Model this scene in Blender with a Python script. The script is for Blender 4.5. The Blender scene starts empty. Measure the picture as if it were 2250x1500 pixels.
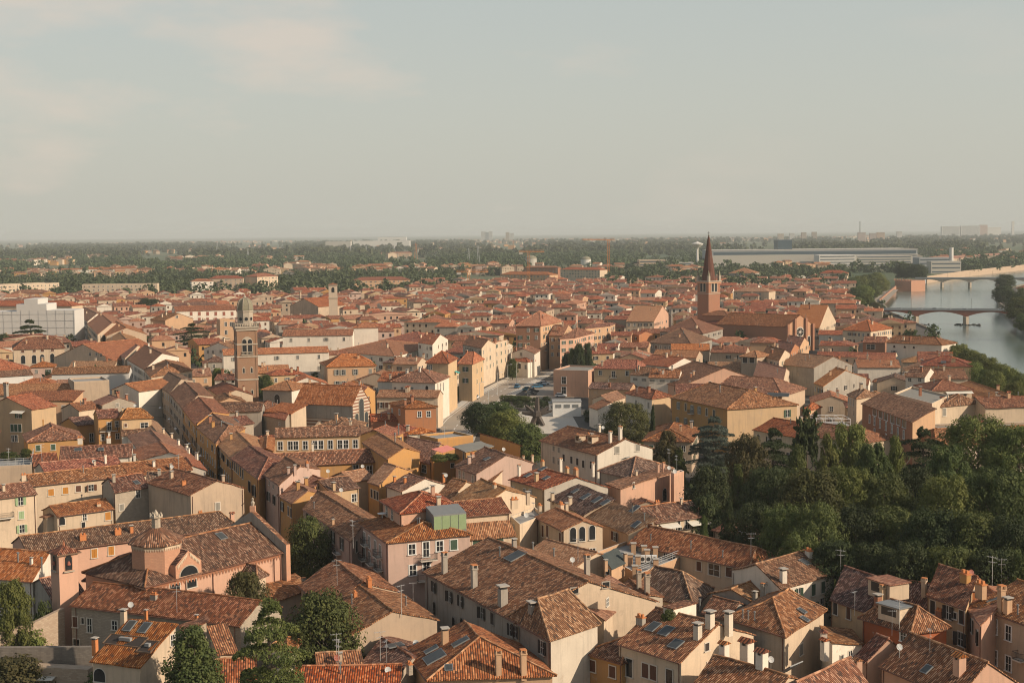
import bpy, bmesh, math, random
import numpy as np
from mathutils import Vector, Matrix
from mathutils.geometry import delaunay_2d_cdt

SC = bpy.context.scene
COL = SC.collection
RNG = random.Random(7)

# ---------------------------------------------------------------- camera
CAM_Z, FPX, PITCH, ROLL = 58.0, 3125.0, math.atan(238.5 / 3125.0), 0.0094
_f = Vector((0, math.cos(PITCH), -math.sin(PITCH)))
_r0 = Vector((1, 0, 0)); _u0 = Vector((0, math.sin(PITCH), math.cos(PITCH)))
_r = _r0 * math.cos(ROLL) - _u0 * math.sin(ROLL)
_u = _r0 * math.sin(ROLL) + _u0 * math.cos(ROLL)
CAM = Vector((0, 0, CAM_Z))
cam_data = bpy.data.cameras.new('camera')
cam_data.sensor_fit = 'HORIZONTAL'; cam_data.sensor_width = 36.0; cam_data.lens = FPX / 2250 * 36
cam_data.clip_start = 1.0; cam_data.clip_end = 90000.0
cam = bpy.data.objects.new('camera', cam_data); COL.objects.link(cam)
cam.matrix_world = Matrix((( _r.x, _u.x, -_f.x, 0), (_r.y, _u.y, -_f.y, 0), (_r.z, _u.z, -_f.z, CAM_Z), (0, 0, 0, 1)))
SC.camera = cam

# ---------------------------------------------------------------- light, sky, exposure
SUN_EL, SUN_AZ = math.radians(27), math.radians(112)      # azimuth clockwise from +Y (the way the camera looks)
to_sun = Vector((math.sin(SUN_AZ) * math.cos(SUN_EL), math.cos(SUN_AZ) * math.cos(SUN_EL), math.sin(SUN_EL)))
sl = bpy.data.lights.new('sun', 'SUN'); sl.energy = 4.7; sl.angle = math.radians(0.6); sl.color = (1.0, 0.83, 0.64)
so = bpy.data.objects.new('sun', sl); COL.objects.link(so)
so.rotation_euler = (-to_sun).to_track_quat('-Z', 'Y').to_euler()
W = bpy.data.worlds.new('World'); SC.world = W; W.use_nodes = True
nt = W.node_tree; nt.nodes.clear()
def wn(t, **k):
    n = nt.nodes.new(t)
    for a, b in k.items(): setattr(n, a, b)
    return n
sky = wn('ShaderNodeTexSky', sky_type='NISHITA', sun_disc=False, sun_elevation=SUN_EL, sun_rotation=SUN_AZ, altitude=100, air_density=1.2, dust_density=4.0, ozone_density=1.0)
tc = wn('ShaderNodeTexCoord'); mp = wn('ShaderNodeMapping'); mp.inputs['Scale'].default_value = (1.0, 1.0, 3.2)
nz = wn('ShaderNodeTexNoise'); nz.inputs['Scale'].default_value = 5.5; nz.inputs['Detail'].default_value = 6; nz.inputs['Roughness'].default_value = 0.55
cr = wn('ShaderNodeValToRGB'); cr.color_ramp.elements[0].position = 0.52; cr.color_ramp.elements[1].position = 0.70
sep = wn('ShaderNodeSeparateXYZ')
gr = wn('ShaderNodeValToRGB')      # hazy late-afternoon air: warm near the horizon, greyer higher up
e = gr.color_ramp.elements
e[0].position = 0.0; e[0].color = (6.3, 6.15, 5.35, 1); e[1].position = 0.17; e[1].color = (5.3, 5.6, 5.25, 1)
el = gr.color_ramp.elements.new(0.55); el.color = (2.6, 3.1, 3.7, 1)
mix1 = wn('ShaderNodeMixRGB'); mix1.inputs[0].default_value = 0.74
mix2 = wn('ShaderNodeMixRGB'); mix2.inputs[2].default_value = (6.7, 5.7, 4.8, 1)
mul = wn('ShaderNodeMath', operation='MULTIPLY'); mul.inputs[1].default_value = 0.6
bg = wn('ShaderNodeBackground'); bg.inputs[1].default_value = 0.1
out = wn('ShaderNodeOutputWorld')
L = nt.links.new
L(tc.outputs['Generated'], sep.inputs[0]); L(sep.outputs['Z'], gr.inputs[0])
L(tc.outputs['Generated'], mp.inputs[0]); L(mp.outputs[0], nz.inputs['Vector']); L(nz.outputs[0], cr.inputs[0])
L(sky.outputs[0], mix1.inputs[1]); L(gr.outputs[0], mix1.inputs[2])
mr = wn('ShaderNodeMapRange'); mr.inputs[1].default_value = -.05; mr.inputs[2].default_value = .16; mr.inputs[3].default_value = 1.0; mr.inputs[4].default_value = .25
L(sep.outputs['X'], mr.inputs[0]); m2_ = wn('ShaderNodeMath', operation='MULTIPLY'); L(cr.outputs[0], m2_.inputs[0]); L(mr.outputs[0], m2_.inputs[1])
L(m2_.outputs[0], mul.inputs[0]); L(mul.outputs[0], mix2.inputs[0]); L(mix1.outputs[0], mix2.inputs[1])
L(mix2.outputs[0], bg.inputs[0]); L(bg.outputs[0], out.inputs[0])
SC.view_settings.view_transform = 'Standard'; SC.view_settings.look = 'None'
SC.view_settings.exposure = 0.14; SC.view_settings.gamma = 1.0
SC.render.engine = 'CYCLES'
cy = SC.cycles
cy.filter_width = 1.05; cy.use_denoising = True; cy.use_adaptive_sampling = True; cy.adaptive_threshold = 0.02
cy.max_bounces = 5; cy.diffuse_bounces = 2; cy.glossy_bounces = 2; cy.transmission_bounces = 2; cy.volume_bounces = 0
cy.transparent_max_bounces = 6; cy.caustics_reflective = False; cy.caustics_refractive = False

# ---------------------------------------------------------------- measuring: a pixel of the photo -> a point of the town
def ray(px, py):
    return _f * FPX + _r * (px - 1125) - _u * (py - 750)
def at(px, py, z=0.0):
    d = ray(px, py)
    return CAM + d * ((z - CAM_Z) / d.z)
def at_y(px, py, y):
    d = ray(px, py)
    return CAM + d * (y / d.y)
def proj(p):
    v = Vector(p) - CAM; q = v.dot(_f)
    return 1125 + FPX * v.dot(_r) / q, 750 - FPX * v.dot(_u) / q
def hor(px): return 511.5 - ROLL * (px - 1125)

# ---------------------------------------------------------------- materials
MATS = {}
def newmat(name):
    m = bpy.data.materials.new(name); m.use_nodes = True
    t = m.node_tree; b = t.nodes['Principled BSDF']
    b.inputs['Roughness'].default_value = 0.9
    b.inputs['Specular IOR Level'].default_value = 0.25
    MATS[name] = m
    return m, t, b
def nd(t, typ, ins=None, **k):
    n = t.nodes.new(typ)
    for a, b in k.items(): setattr(n, a, b)
    for a, b in (ins or {}).items():
        if hasattr(b, 'is_output') or isinstance(b, bpy.types.NodeSocket): t.links.new(b, n.inputs[a])
        else: n.inputs[a].default_value = b
    return n
def rgba(c, k=1.0): return (c[0] * k, c[1] * k, c[2] * k, 1)
def ramp(t, fac, stops):
    n = nd(t, 'ShaderNodeValToRGB', {0: fac}); el = n.color_ramp.elements
    while len(el) < len(stops): el.new(0.5)
    for x, (p, c) in zip(el, stops): x.position = p; x.color = c if len(c) == 4 else rgba(c)
    return n.outputs[0]
def mixc(t, fac, a, b, mode='MIX'):
    return nd(t, 'ShaderNodeMixRGB', {0: fac, 1: a, 2: b}, blend_type=mode).outputs[0]
def math_(t, op, a, b=0.0, c=None):
    ins = {0: a, 1: b}
    if c is not None: ins[2] = c
    return nd(t, 'ShaderNodeMath', ins, operation=op).outputs[0]

def plain(name, col, rough=0.8, metal=0.0, spec=0.3, noise=0.12):
    m, t, b = newmat(name)
    b.inputs['Roughness'].default_value = rough; b.inputs['Metallic'].default_value = metal; b.inputs['Specular IOR Level'].default_value = spec
    g = nd(t, 'ShaderNodeNewGeometry')
    n = nd(t, 'ShaderNodeTexNoise', {'Vector': g.outputs['Position'], 'Scale': 1.3, 'Detail': 4.0})
    t.links.new(mixc(t, n.outputs[0], rgba(col, 1 - noise), rgba(col, 1 + noise)), b.inputs['Base Color'])
    return m

def wall_mat(name, col, stain=0.45, dirt=(0.20, 0.17, 0.14), bricks=0.0, bcol=(0.30, 0.22, 0.16), stripes=None):
    m, t, b = newmat(name)
    g = nd(t, 'ShaderNodeNewGeometry'); oi = nd(t, 'ShaderNodeObjectInfo')
    pos = nd(t, 'ShaderNodeVectorMath', {0: g.outputs['Position'], 1: (1, 1, 1)}, operation='MULTIPLY').outputs[0]
    big = nd(t, 'ShaderNodeTexNoise', {'Vector': pos, 'Scale': 0.22, 'Detail': 5.0, 'Roughness': 0.62}).outputs[0]
    pv = nd(t, 'ShaderNodeVectorMath', {0: g.outputs['Position'], 1: (1.6, 1.6, 0.16)}, operation='MULTIPLY').outputs[0]
    streak = nd(t, 'ShaderNodeTexNoise', {'Vector': pv, 'Scale': 1.0, 'Detail': 4.0, 'Roughness': 0.6}).outputs[0]
    fine = nd(t, 'ShaderNodeTexNoise', {'Vector': pos, 'Scale': 3.5, 'Detail': 4.0, 'Roughness': 0.7}).outputs[0]
    k = nd(t, 'ShaderNodeMapRange', {0: oi.outputs['Random'], 3: 0.88, 4: 1.1}).outputs[0]
    c = nd(t, 'ShaderNodeVectorMath', {0: col, 3: k}, operation='SCALE').outputs[0]
    f1 = ramp(t, big, [(0.42, (0, 0, 0)), (0.72, (1, 1, 1))])
    f2 = ramp(t, streak, [(0.5, (0, 0, 0)), (0.78, (1, 1, 1))])
    c = mixc(t, math_(t, 'MULTIPLY', f1, stain * 0.75), c, rgba(dirt))
    c = mixc(t, math_(t, 'MULTIPLY', f2, stain), c, rgba(dirt, 0.8))
    c = mixc(t, math_(t, 'MULTIPLY', fine, 0.35), c, rgba(col, 1.12))
    patch = nd(t, 'ShaderNodeTexNoise', {'Vector': nd(t, 'ShaderNodeVectorMath', {0: g.outputs['Position'], 1: (31.0, 7.0, 3.0)}, operation='ADD').outputs[0], 'Scale': .42, 'Detail': 7.0, 'Roughness': .72}).outputs[0]
    c = mixc(t, math_(t, 'MULTIPLY', ramp(t, patch, [(0.62, (0, 0, 0)), (0.645, (1, 1, 1))]), min(.8, stain * 1.1)), c, rgba((.40, .31, .23)))
    c = mixc(t, math_(t, 'MULTIPLY', ramp(t, patch, [(0.30, (1, 1, 1)), (0.345, (0, 0, 0))]), stain * .9), c, rgba(dirt, .9))
    if bricks:
        uv = nd(t, 'ShaderNodeUVMap').outputs[0]
        br = nd(t, 'ShaderNodeTexBrick', {'Vector': uv, 'Color1': rgba(col, 1.15), 'Color2': rgba(bcol), 'Mortar': rgba(col, 0.75), 'Scale': 1.0, 'Brick Width': 0.5, 'Row Height': 0.22, 'Mortar Size': 0.03})
        c = mixc(t, bricks, c, br.outputs[0])
    if stripes:
        s = nd(t, 'ShaderNodeSeparateXYZ', {0: g.outputs['Position']}).outputs['Z']
        w = math_(t, 'GREATER_THAN', math_(t, 'FRACT', math_(t, 'MULTIPLY', s, 1 / stripes[0])), 0.5)
        c = mixc(t, w, c, rgba(stripes[1]))
    t.links.new(c, b.inputs['Base Color'])
    bp = nd(t, 'ShaderNodeBump', {'Height': fine, 'Strength': 0.25, 'Distance': 0.05})
    t.links.new(bp.outputs[0], b.inputs['Normal'])
    return m

def tile_mat(name, base, pale, dark, moss=0.5, tw=0.28, tl=0.45, contrast=1.0):
    """coppi: round tiles laid in courses; UV is in metres, u along the eave and v up the slope"""
    m, t, b = newmat(name)
    uv = nd(t, 'ShaderNodeUVMap').outputs[0]; oi = nd(t, 'ShaderNodeObjectInfo'); g = nd(t, 'ShaderNodeNewGeometry')
    rnd = oi.outputs['Random']
    s = nd(t, 'ShaderNodeSeparateXYZ', {0: uv})
    wob = nd(t, 'ShaderNodeTexNoise', {'Vector': uv, 'Scale': 0.25, 'Detail': 1.0}).outputs[0]
    u = math_(t, 'ADD', math_(t, 'DIVIDE', s.outputs[0], tw), math_(t, 'MULTIPLY', wob, 0.5))
    v = math_(t, 'DIVIDE', s.outputs[1], tl)
    fu = math_(t, 'FLOOR', u); 
    v2 = math_(t, 'ADD', v, math_(t, 'MULTIPLY', fu, 0.37))
    cell = nd(t, 'ShaderNodeCombineXYZ', {0: fu, 1: math_(t, 'FLOOR', v2), 2: math_(t, 'MULTIPLY', rnd, 50.0)}).outputs[0]
    wn_ = nd(t, 'ShaderNodeTexWhiteNoise', {'Vector': cell}, noise_dimensions='3D').outputs[0]
    big = nd(t, 'ShaderNodeTexNoise', {'Vector': g.outputs['Position'], 'Scale': 0.33, 'Detail': 6.0, 'Roughness': 0.68}).outputs[0]
    sv = nd(t, 'ShaderNodeVectorMath', {0: uv, 1: (1.3, 0.22, 1)}, operation='MULTIPLY').outputs[0]
    run = nd(t, 'ShaderNodeTexNoise', {'Vector': sv, 'Scale': 1.0, 'Detail': 5.0, 'Roughness': 0.7}).outputs[0]
    med = nd(t, 'ShaderNodeTexNoise', {'Vector': g.outputs['Position'], 'Scale': 1.7, 'Detail': 4.0, 'Roughness': 0.7}).outputs[0]
    c = ramp(t, wn_, [(0.0, rgba(dark)), (0.22, rgba(base, 0.72)), (0.55, rgba(base)), (0.82, rgba(pale)), (1.0, rgba(pale, 1.3))])
    c = mixc(t, 0.32 - 0.2 * contrast, c, rgba(base))
    c = mixc(t, math_(t, 'MULTIPLY', ramp(t, big, [(0.48, (0, 0, 0)), (0.70, (1, 1, 1))]), moss * 0.75), c, rgba(dark))
    c = mixc(t, math_(t, 'MULTIPLY', ramp(t, run, [(0.52, (0, 0, 0)), (0.7, (1, 1, 1))]), moss * 0.45), c, rgba(dark, 0.8))
    c = mixc(t, math_(t, 'MULTIPLY', ramp(t, med, [(0.58, (0, 0, 0)), (0.78, (1, 1, 1))]), 0.2), c, rgba(pale))
    st = math_(t, 'ABSOLUTE', math_(t, 'SINE', math_(t, 'MULTIPLY', u, math.pi)))
    row = math_(t, 'FRACT', v2)
    gap = math_(t, 'LESS_THAN', st, 0.55)
    c = mixc(t, math_(t, 'MULTIPLY', gap, 0.8 * contrast), c, rgba(dark, 0.5))  # dark valleys between tile rows: grazing-sun shade put into the colour, plus dirt
    hsv = nd(t, 'ShaderNodeHueSaturation', {'Hue': nd(t, 'ShaderNodeMapRange', {0: rnd, 3: 0.489, 4: 0.511}).outputs[0],
             'Saturation': nd(t, 'ShaderNodeMapRange', {0: math_(t, 'FRACT', math_(t, 'MULTIPLY', rnd, 7.3)), 3: 0.91, 4: 1.11}).outputs[0],
             'Value': nd(t, 'ShaderNodeMapRange', {0: math_(t, 'FRACT', math_(t, 'MULTIPLY', rnd, 3.7)), 3: 0.78, 4: 1.14}).outputs[0], 'Color': c})
    t.links.new(hsv.outputs[0], b.inputs['Base Color'])
    hgt = math_(t, 'ADD', st, math_(t, 'ADD', math_(t, 'MULTIPLY', row, -0.35), math_(t, 'MULTIPLY', wn_, 0.5)))
    bp = nd(t, 'ShaderNodeBump', {'Height': hgt, 'Strength': 0.6, 'Distance': 0.08})
    t.links.new(bp.outputs[0], b.inputs['Normal'])
    return m

tile_mat('tile_red', (0.335, 0.098, 0.040), (0.463, 0.193, 0.093), (0.085, 0.045, 0.032), 0.30)
tile_mat('tile_orange', (0.394, 0.140, 0.060), (0.497, 0.236, 0.122), (0.12, 0.062, 0.042), 0.25, contrast=0.7)
tile_mat('tile_brown', (0.263, 0.098, 0.046), (0.428, 0.220, 0.127), (0.062, 0.042, 0.033), 0.55)
tile_mat('tile_old', (0.185, 0.086, 0.054), (0.34, 0.21, 0.145), (0.045, 0.034, 0.029), 0.75)
tile_mat('tile_tan', (0.352, 0.157, 0.082), (0.445, 0.246, 0.144), (0.14, 0.085, 0.06), 0.3, contrast=0.5)
tile_mat('tile_rust', (0.268, 0.081, 0.040), (0.386, 0.175, 0.093), (0.07, 0.042, 0.033), 0.45)
WALLS = dict(cream=(0.563, 0.437, 0.310), white=(0.675, 0.600, 0.498), pink=(0.521, 0.310, 0.213), peach=(0.521, 0.324, 0.191), ochre=(0.465, 0.248, 0.087),
             orange=(0.446, 0.189, 0.087), grey=(0.335, 0.297, 0.248), stone=(0.391, 0.324, 0.248), brick=(0.335, 0.149, 0.083), red=(0.391, 0.113, 0.044),
             yellow=(0.521, 0.360, 0.209), rose=(0.465, 0.324, 0.261), beige=(0.446, 0.333, 0.235), brown=(0.279, 0.140, 0.083), offwhite=(0.604, 0.524, 0.419))
for k, c in WALLS.items():
    wall_mat('wall_' + k, c, {'white': .3, 'grey': .85, 'stone': .6, 'beige': .55}.get(k, .42),
             bricks={'stone': .55, 'brick': .5, 'brown': .25}.get(k, 0), bcol={'stone': (.30, .25, .2), 'brick': (.26, .12, .08), 'brown': (.22, .12, .08)}.get(k, (.3, .2, .15)))
wall_mat('wall_striped', (.50, .42, .33), .25, stripes=(0.9, (.24, .12, .08)))
wall_mat('sheeting', (.54, .515, .475), .2, dirt=(.42, .42, .41))
plain('stone_trim', (.56, .50, .42)); plain('white_paint', (.68, .66, .62), .6); plain('sash', (.62, .6, .55), .6)
plain('glass', (.022, .024, .026), .25, 0, .4, .3); plain('sky_glass', (.05, .054, .054), .45, 0, .35, .2)
plain('shutter_green', (.05, .085, .055)); plain('shutter_pale', (.27, .36, .20)); plain('shutter_brown', (.11, .05, .03))
plain('shutter_amber', (.42, .18, .035)); plain('shutter_grey', (.24, .22, .185)); plain('shutter_red', (.26, .09, .06)); plain('shutter_dark', (.045, .035, .03))
plain('iron', (.06, .058, .055), .6, .3); plain('zinc', (.22, .225, .22), .5, .3); plain('antenna_metal', (.55, .55, .53), .45, .5)
plain('dish_white', (.44, .44, .42), .6); plain('rust_dish', (.28, .09, .06), .6); plain('copper_pipe', (.16, .075, .05), .6)
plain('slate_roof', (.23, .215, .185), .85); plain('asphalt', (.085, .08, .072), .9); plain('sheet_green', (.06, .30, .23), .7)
plain('awning_white', (.62, .58, .50)); plain('awning_pink', (.60, .22, .18)); plain('awning_teal', (.05, .33, .30))
plain('veranda_green', (.24, .31, .17), .35); plain('crane_orange', (.55, .20, .05), .6); plain('factory_grey', (.30, .31, .31)); plain('factory_pale', (.42, .39, .34))
plain('band_dark', (.06, .09, .11), .4); plain('far_white', (.6, .57, .52)); plain('rock', (.05, .048, .042)); plain('bronze', (.07, .055, .045), .6)
plain('paving', (.50, .45, .38), .9, 0, .2, .25); plain('chimney_cap', (.40, .36, .31)); plain('terracotta', (.50, .19, .07)); plain('lead_dome', (.205, .185, .125), .7)
plain('bark', (.10, .075, .055)); plain('tyre', (.02, .02, .02)); plain('wood', (.17, .11, .07)); plain('deck', (.26, .255, .245)); plain('slate_dark', (.055, .065, .062), .85)
for n_, c_ in (('car_white', (.7, .7, .69)), ('car_blue', (.04, .14, .24)), ('car_dark', (.04, .05, .055)), ('car_silver', (.35, .36, .37)), ('car_teal', (.03, .20, .26)), ('car_red', (.32, .03, .02))):
    plain(n_, c_, .3, 0, .5, .03)

def leaf_mat(name, c1, c2, c3):
    m, t, b = newmat(name)
    oi = nd(t, 'ShaderNodeObjectInfo'); tcn = nd(t, 'ShaderNodeTexCoord'); g = nd(t, 'ShaderNodeNewGeometry')
    n1 = nd(t, 'ShaderNodeTexNoise', {'Vector': tcn.outputs['Object'], 'Scale': 0.7, 'Detail': 3.0}).outputs[0]
    n2 = nd(t, 'ShaderNodeTexNoise', {'Vector': tcn.outputs['Object'], 'Scale': 9.0, 'Detail': 1.0}).outputs[0]
    c = ramp(t, n1, [(0.3, rgba(c1)), (0.55, rgba(c2)), (0.75, rgba(c3))])
    c = mixc(t, ramp(t, n2, [(0.4, (0, 0, 0)), (0.7, (.6, .6, .6))]), c, rgba(c3, 1.15))
    h = nd(t, 'ShaderNodeHueSaturation', {'Hue': nd(t, 'ShaderNodeMapRange', {0: oi.outputs['Random'], 3: 0.475, 4: 0.515}).outputs[0], 'Saturation': 0.95,
           'Value': nd(t, 'ShaderNodeMapRange', {0: math_(t, 'FRACT', math_(t, 'MULTIPLY', oi.outputs['Random'], 5.1)), 3: 0.75, 4: 1.2}).outputs[0], 'Color': c}).outputs[0]
    t.links.new(h, b.inputs['Base Color']); b.inputs['Roughness'].default_value = 0.75
    tr = nd(t, 'ShaderNodeBsdfTranslucent', {0: h}); ms = nd(t, 'ShaderNodeMixShader', {0: 0.22, 1: b.outputs[0], 2: tr.outputs[0]})
    t.links.new(ms.outputs[0], t.nodes['Material Output'].inputs['Surface'])
leaf_mat('leaf', (.046, .068, .018), (.076, .105, .027), (.135, .158, .040))
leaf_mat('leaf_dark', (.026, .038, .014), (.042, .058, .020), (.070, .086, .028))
leaf_mat('leaf_bright', (.070, .092, .020), (.12, .145, .031), (.185, .195, .046))
leaf_mat('leaf_autumn', (.062, .064, .022), (.095, .092, .028), (.14, .12, .04))
leaf_mat('leaf_blue', (.060, .080, .062), (.09, .115, .088), (.14, .165, .125))
leaf_mat('leaf_cedar', (.045, .062, .014), (.088, .105, .024), (.15, .155, .04))
leaf_mat('leaf_far', (.045, .068, .030), (.070, .098, .040), (.125, .14, .055))

# ---------------------------------------------------------------- mesh building
class MB:
    def __init__(s): s.v = []; s.f = []; s.m = []; s.uv = []; s.mats = []
    def mi(s, mat):
        if mat not in s.mats: s.mats.append(mat)
        return s.mats.index(mat)
    def face(s, pts, mat, uv=None):
        i = len(s.v); s.v += [tuple(p) for p in pts]; s.f.append(tuple(range(i, i + len(pts)))); s.m.append(s.mi(mat))
        if uv is None:
            p0 = Vector(pts[0]); e = Vector(pts[1]) - p0
            e = e.normalized() if e.length > 1e-6 else Vector((1, 0, 0))
            n = e.cross(Vector(pts[2]) - p0); n = n.normalized() if n.length > 1e-6 else Vector((0, 0, 1)); w = n.cross(e)
            uv = [((Vector(p) - p0).dot(e), (Vector(p) - p0).dot(w)) for p in pts]
        s.uv += uv
    def prism(s, base, top, mat, cap=True, bottom=False):
        n = len(base)
        for i in range(n): s.face([base[i], base[(i + 1) % n], top[(i + 1) % n], top[i]], mat)
        if cap: s.face(list(top), mat)
        if bottom: s.face(list(reversed(base)), mat)
    def box(s, c, sx, sy, sz, mat, rot=0.0, bottom=True):
        """c is the centre of the bottom face"""
        ca, sa = math.cos(rot), math.sin(rot)
        q = [(x * sx / 2, y * sy / 2) for x, y in ((-1, -1), (1, -1), (1, 1), (-1, 1))]
        b = [(c[0] + x * ca - y * sa, c[1] + x * sa + y * ca, c[2]) for x, y in q]
        s.prism(b, [(x, y, z + sz) for x, y, z in b], mat, True, bottom)
    def lathe(s, c, prof, n, mat, rot=0.0, cap=True):
        rings = [[(c[0] + r * math.cos(rot + 2 * math.pi * k / n), c[1] + r * math.sin(rot + 2 * math.pi * k / n), c[2] + z) for k in range(n)] for r, z in prof]
        for a, b in zip(rings, rings[1:]):
            for i in range(n): s.face([a[i], a[(i + 1) % n], b[(i + 1) % n], b[i]], mat)
        if cap: s.face(rings[-1], mat)
    def tube(s, a, b, r, mat, n=5, r2=None):
        a, b = Vector(a), Vector(b); d = (b - a).normalized()
        x = d.orthogonal().normalized(); y = d.cross(x); r2 = r if r2 is None else r2
        A = [a + (x * math.cos(2 * math.pi * k / n) + y * math.sin(2 * math.pi * k / n)) * r for k in range(n)]
        B = [b + (x * math.cos(2 * math.pi * k / n) + y * math.sin(2 * math.pi * k / n)) * r2 for k in range(n)]
        s.prism(A, B, mat, True, True)
    def mesh(s, name):
        me = bpy.data.meshes.new(name); me.from_pydata(s.v, [], s.f)
        for m in s.mats: me.materials.append(MATS[m])
        me.polygons.foreach_set('material_index', s.m)
        uvl = me.uv_layers.new(name='UVMap'); uvl.data.foreach_set('uv', [x for p in s.uv for x in p])
        me.update(); return me
    def build(s, name, parent=None, loc=None):
        return link(name, s.mesh(name), parent, loc)
def link(name, data, parent=None, loc=None, rot=None, scale=None):
    o = bpy.data.objects.new(name, data); COL.objects.link(o)
    if parent is not None: o.parent = parent
    if loc is not None: o.location = loc
    if rot is not None: o.rotation_euler = rot
    if scale is not None: o.scale = scale
    return o
USED_LABELS = {}
def tag(o, label=None, cat=None, group=None, kind=None):
    if label:
        o['label'] = label; USED_LABELS[label] = USED_LABELS.get(label, 0) + 1
    if cat: o['category'] = cat
    if group: o['group'] = group
    if kind: o['kind'] = kind
    return o
def thing(name, label, cat, loc, group=None):
    o = link(name, None, None, loc); o.empty_display_size = 0.5
    return tag(o, label, cat, group)

# ---------------------------------------------------------------- windows (shared meshes)
_wc = {}
def win_mesh(kind, w, h, sh, trim, part):
    """local frame: x along the wall, y out of it, z up; origin at the window's centre on the wall"""
    key = (kind, w, h, sh, trim, part)
    if key in _wc: return _wc[key]
    m = MB(); W2, H2 = w / 2, h / 2
    def slab(x0, x1, z0, z1, y0, y1, mat):
        b = [(x0, y0, z0), (x1, y0, z0), (x1, y1, z0), (x0, y1, z0)]
        b = [b[1], b[0], b[3], b[2]]
        m.prism(b, [(x, y, z1) for x, y, z in b], mat, True, True)
    def arch(x0, x1, z0, z1, y, mat, n=8):
        r = (x1 - x0) / 2; pts = [(x1, y, z0), (x0, y, z0)]
        pts += [((x0 + x1) / 2 - r * math.cos(math.pi * k / n), y, z1 - r + r * math.sin(math.pi * k / n)) for k in range(n + 1)]
        m.face(pts, mat)
    if part in ('frame', 'all'):
        t = 0.13
        if kind == 'a':
            arch(-W2 - t, W2 + t, -H2, H2 + t, 0.05, trim); slab(-W2 - t, W2 + t, -H2 - .14, -H2, 0, .16, trim)
        else:
            slab(-W2 - t, -W2, -H2, H2, 0, .07, trim); slab(W2, W2 + t, -H2, H2, 0, .07, trim)
            slab(-W2 - t, W2 + t, H2, H2 + t, 0, .08, trim); slab(-W2 - t - .05, W2 + t + .05, -H2 - .12, -H2, 0, .18, trim)
            if kind in ('p', 'o', 'f'):
                sm = 'sash'
                slab(-.04, .04, -H2, H2, .02, .055, sm); slab(-W2, -W2 + .06, -H2, H2, .02, .055, sm); slab(W2 - .06, W2, -H2, H2, .02, .055, sm)
                slab(-W2, W2, -.03, .03, .021, .05, sm)
    if part in ('pane', 'all'):
        if kind == 'a': arch(-W2, W2, -H2, H2, 0.07, 'glass')
        elif kind != 'c': m.face([(W2, .025, -H2), (-W2, .025, -H2), (-W2, .025, H2), (W2, .025, H2)], 'glass')
    if part in ('shutter_l', 'shutter_r'):      # origin on the hinge, ajar by the object's turn
        x0, x1 = (-W2, 0) if part == 'shutter_l' else (0, W2)
        slab(x0, x1, -H2, H2, 0, .045, sh)
        for k in range(5): slab(x0 + .06, x1 - .06, -H2 + .1 + k * (h - .2) / 5, -H2 + .02 + (k + .75) * (h - .2) / 5 + .06, .045, .06, sh)
    if (part == 'all' and kind == 'o'):
        slab(-W2 - .02 - W2, -W2 - .02, -H2, H2, .075, .12, sh)
    if (part == 'all' and kind == 'o'):
        slab(W2 + .02, W2 + .02 + W2, -H2, H2, .075, .12, sh)
    if part == 'closed' or (part == 'all' and kind == 'c'):
        slab(-W2, -.012, -H2, H2, .03, .075, sh); slab(.012, W2, -H2, H2, .03, .075, sh)
    _wc[key] = m.mesh({'frame': 'window', 'all': 'window', 'pane': 'pane'}.get(part, 'shutter'))
    return _wc[key]
def place_window(parent, p, ang, kind, w, h, sh, trim, near):
    rot = (0, 0, ang)
    if not near:
        return link('window', win_mesh(kind, w, h, sh, trim, 'all'), parent, p, rot)
    f = link('window', win_mesh(kind, w, h, sh, trim, 'frame'), parent, p, rot)
    if kind != 'c': link('pane', win_mesh(kind, w, h, sh, trim, 'pane'), f)
    if kind == 'o':
        
        for pt_, sg in (('shutter_l', -1), ('shutter_r', 1)):
            link('shutter', win_mesh(kind, w, h, sh, trim, pt_), f, (sg * (w / 2 + .02), .08, 0), (0, 0, sg * RNG.choice([.05, .05, .12, .3, .7])))
    if kind == 'c': link('shutter', win_mesh(kind, w, h, sh, trim, 'closed'), f)
    return f
SHUT = {'g': 'shutter_green', 'l': 'shutter_pale', 'b': 'shutter_brown', 'm': 'shutter_amber', 'y': 'shutter_grey', 'r': 'shutter_red', 'k': 'shutter_dark'}

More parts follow.
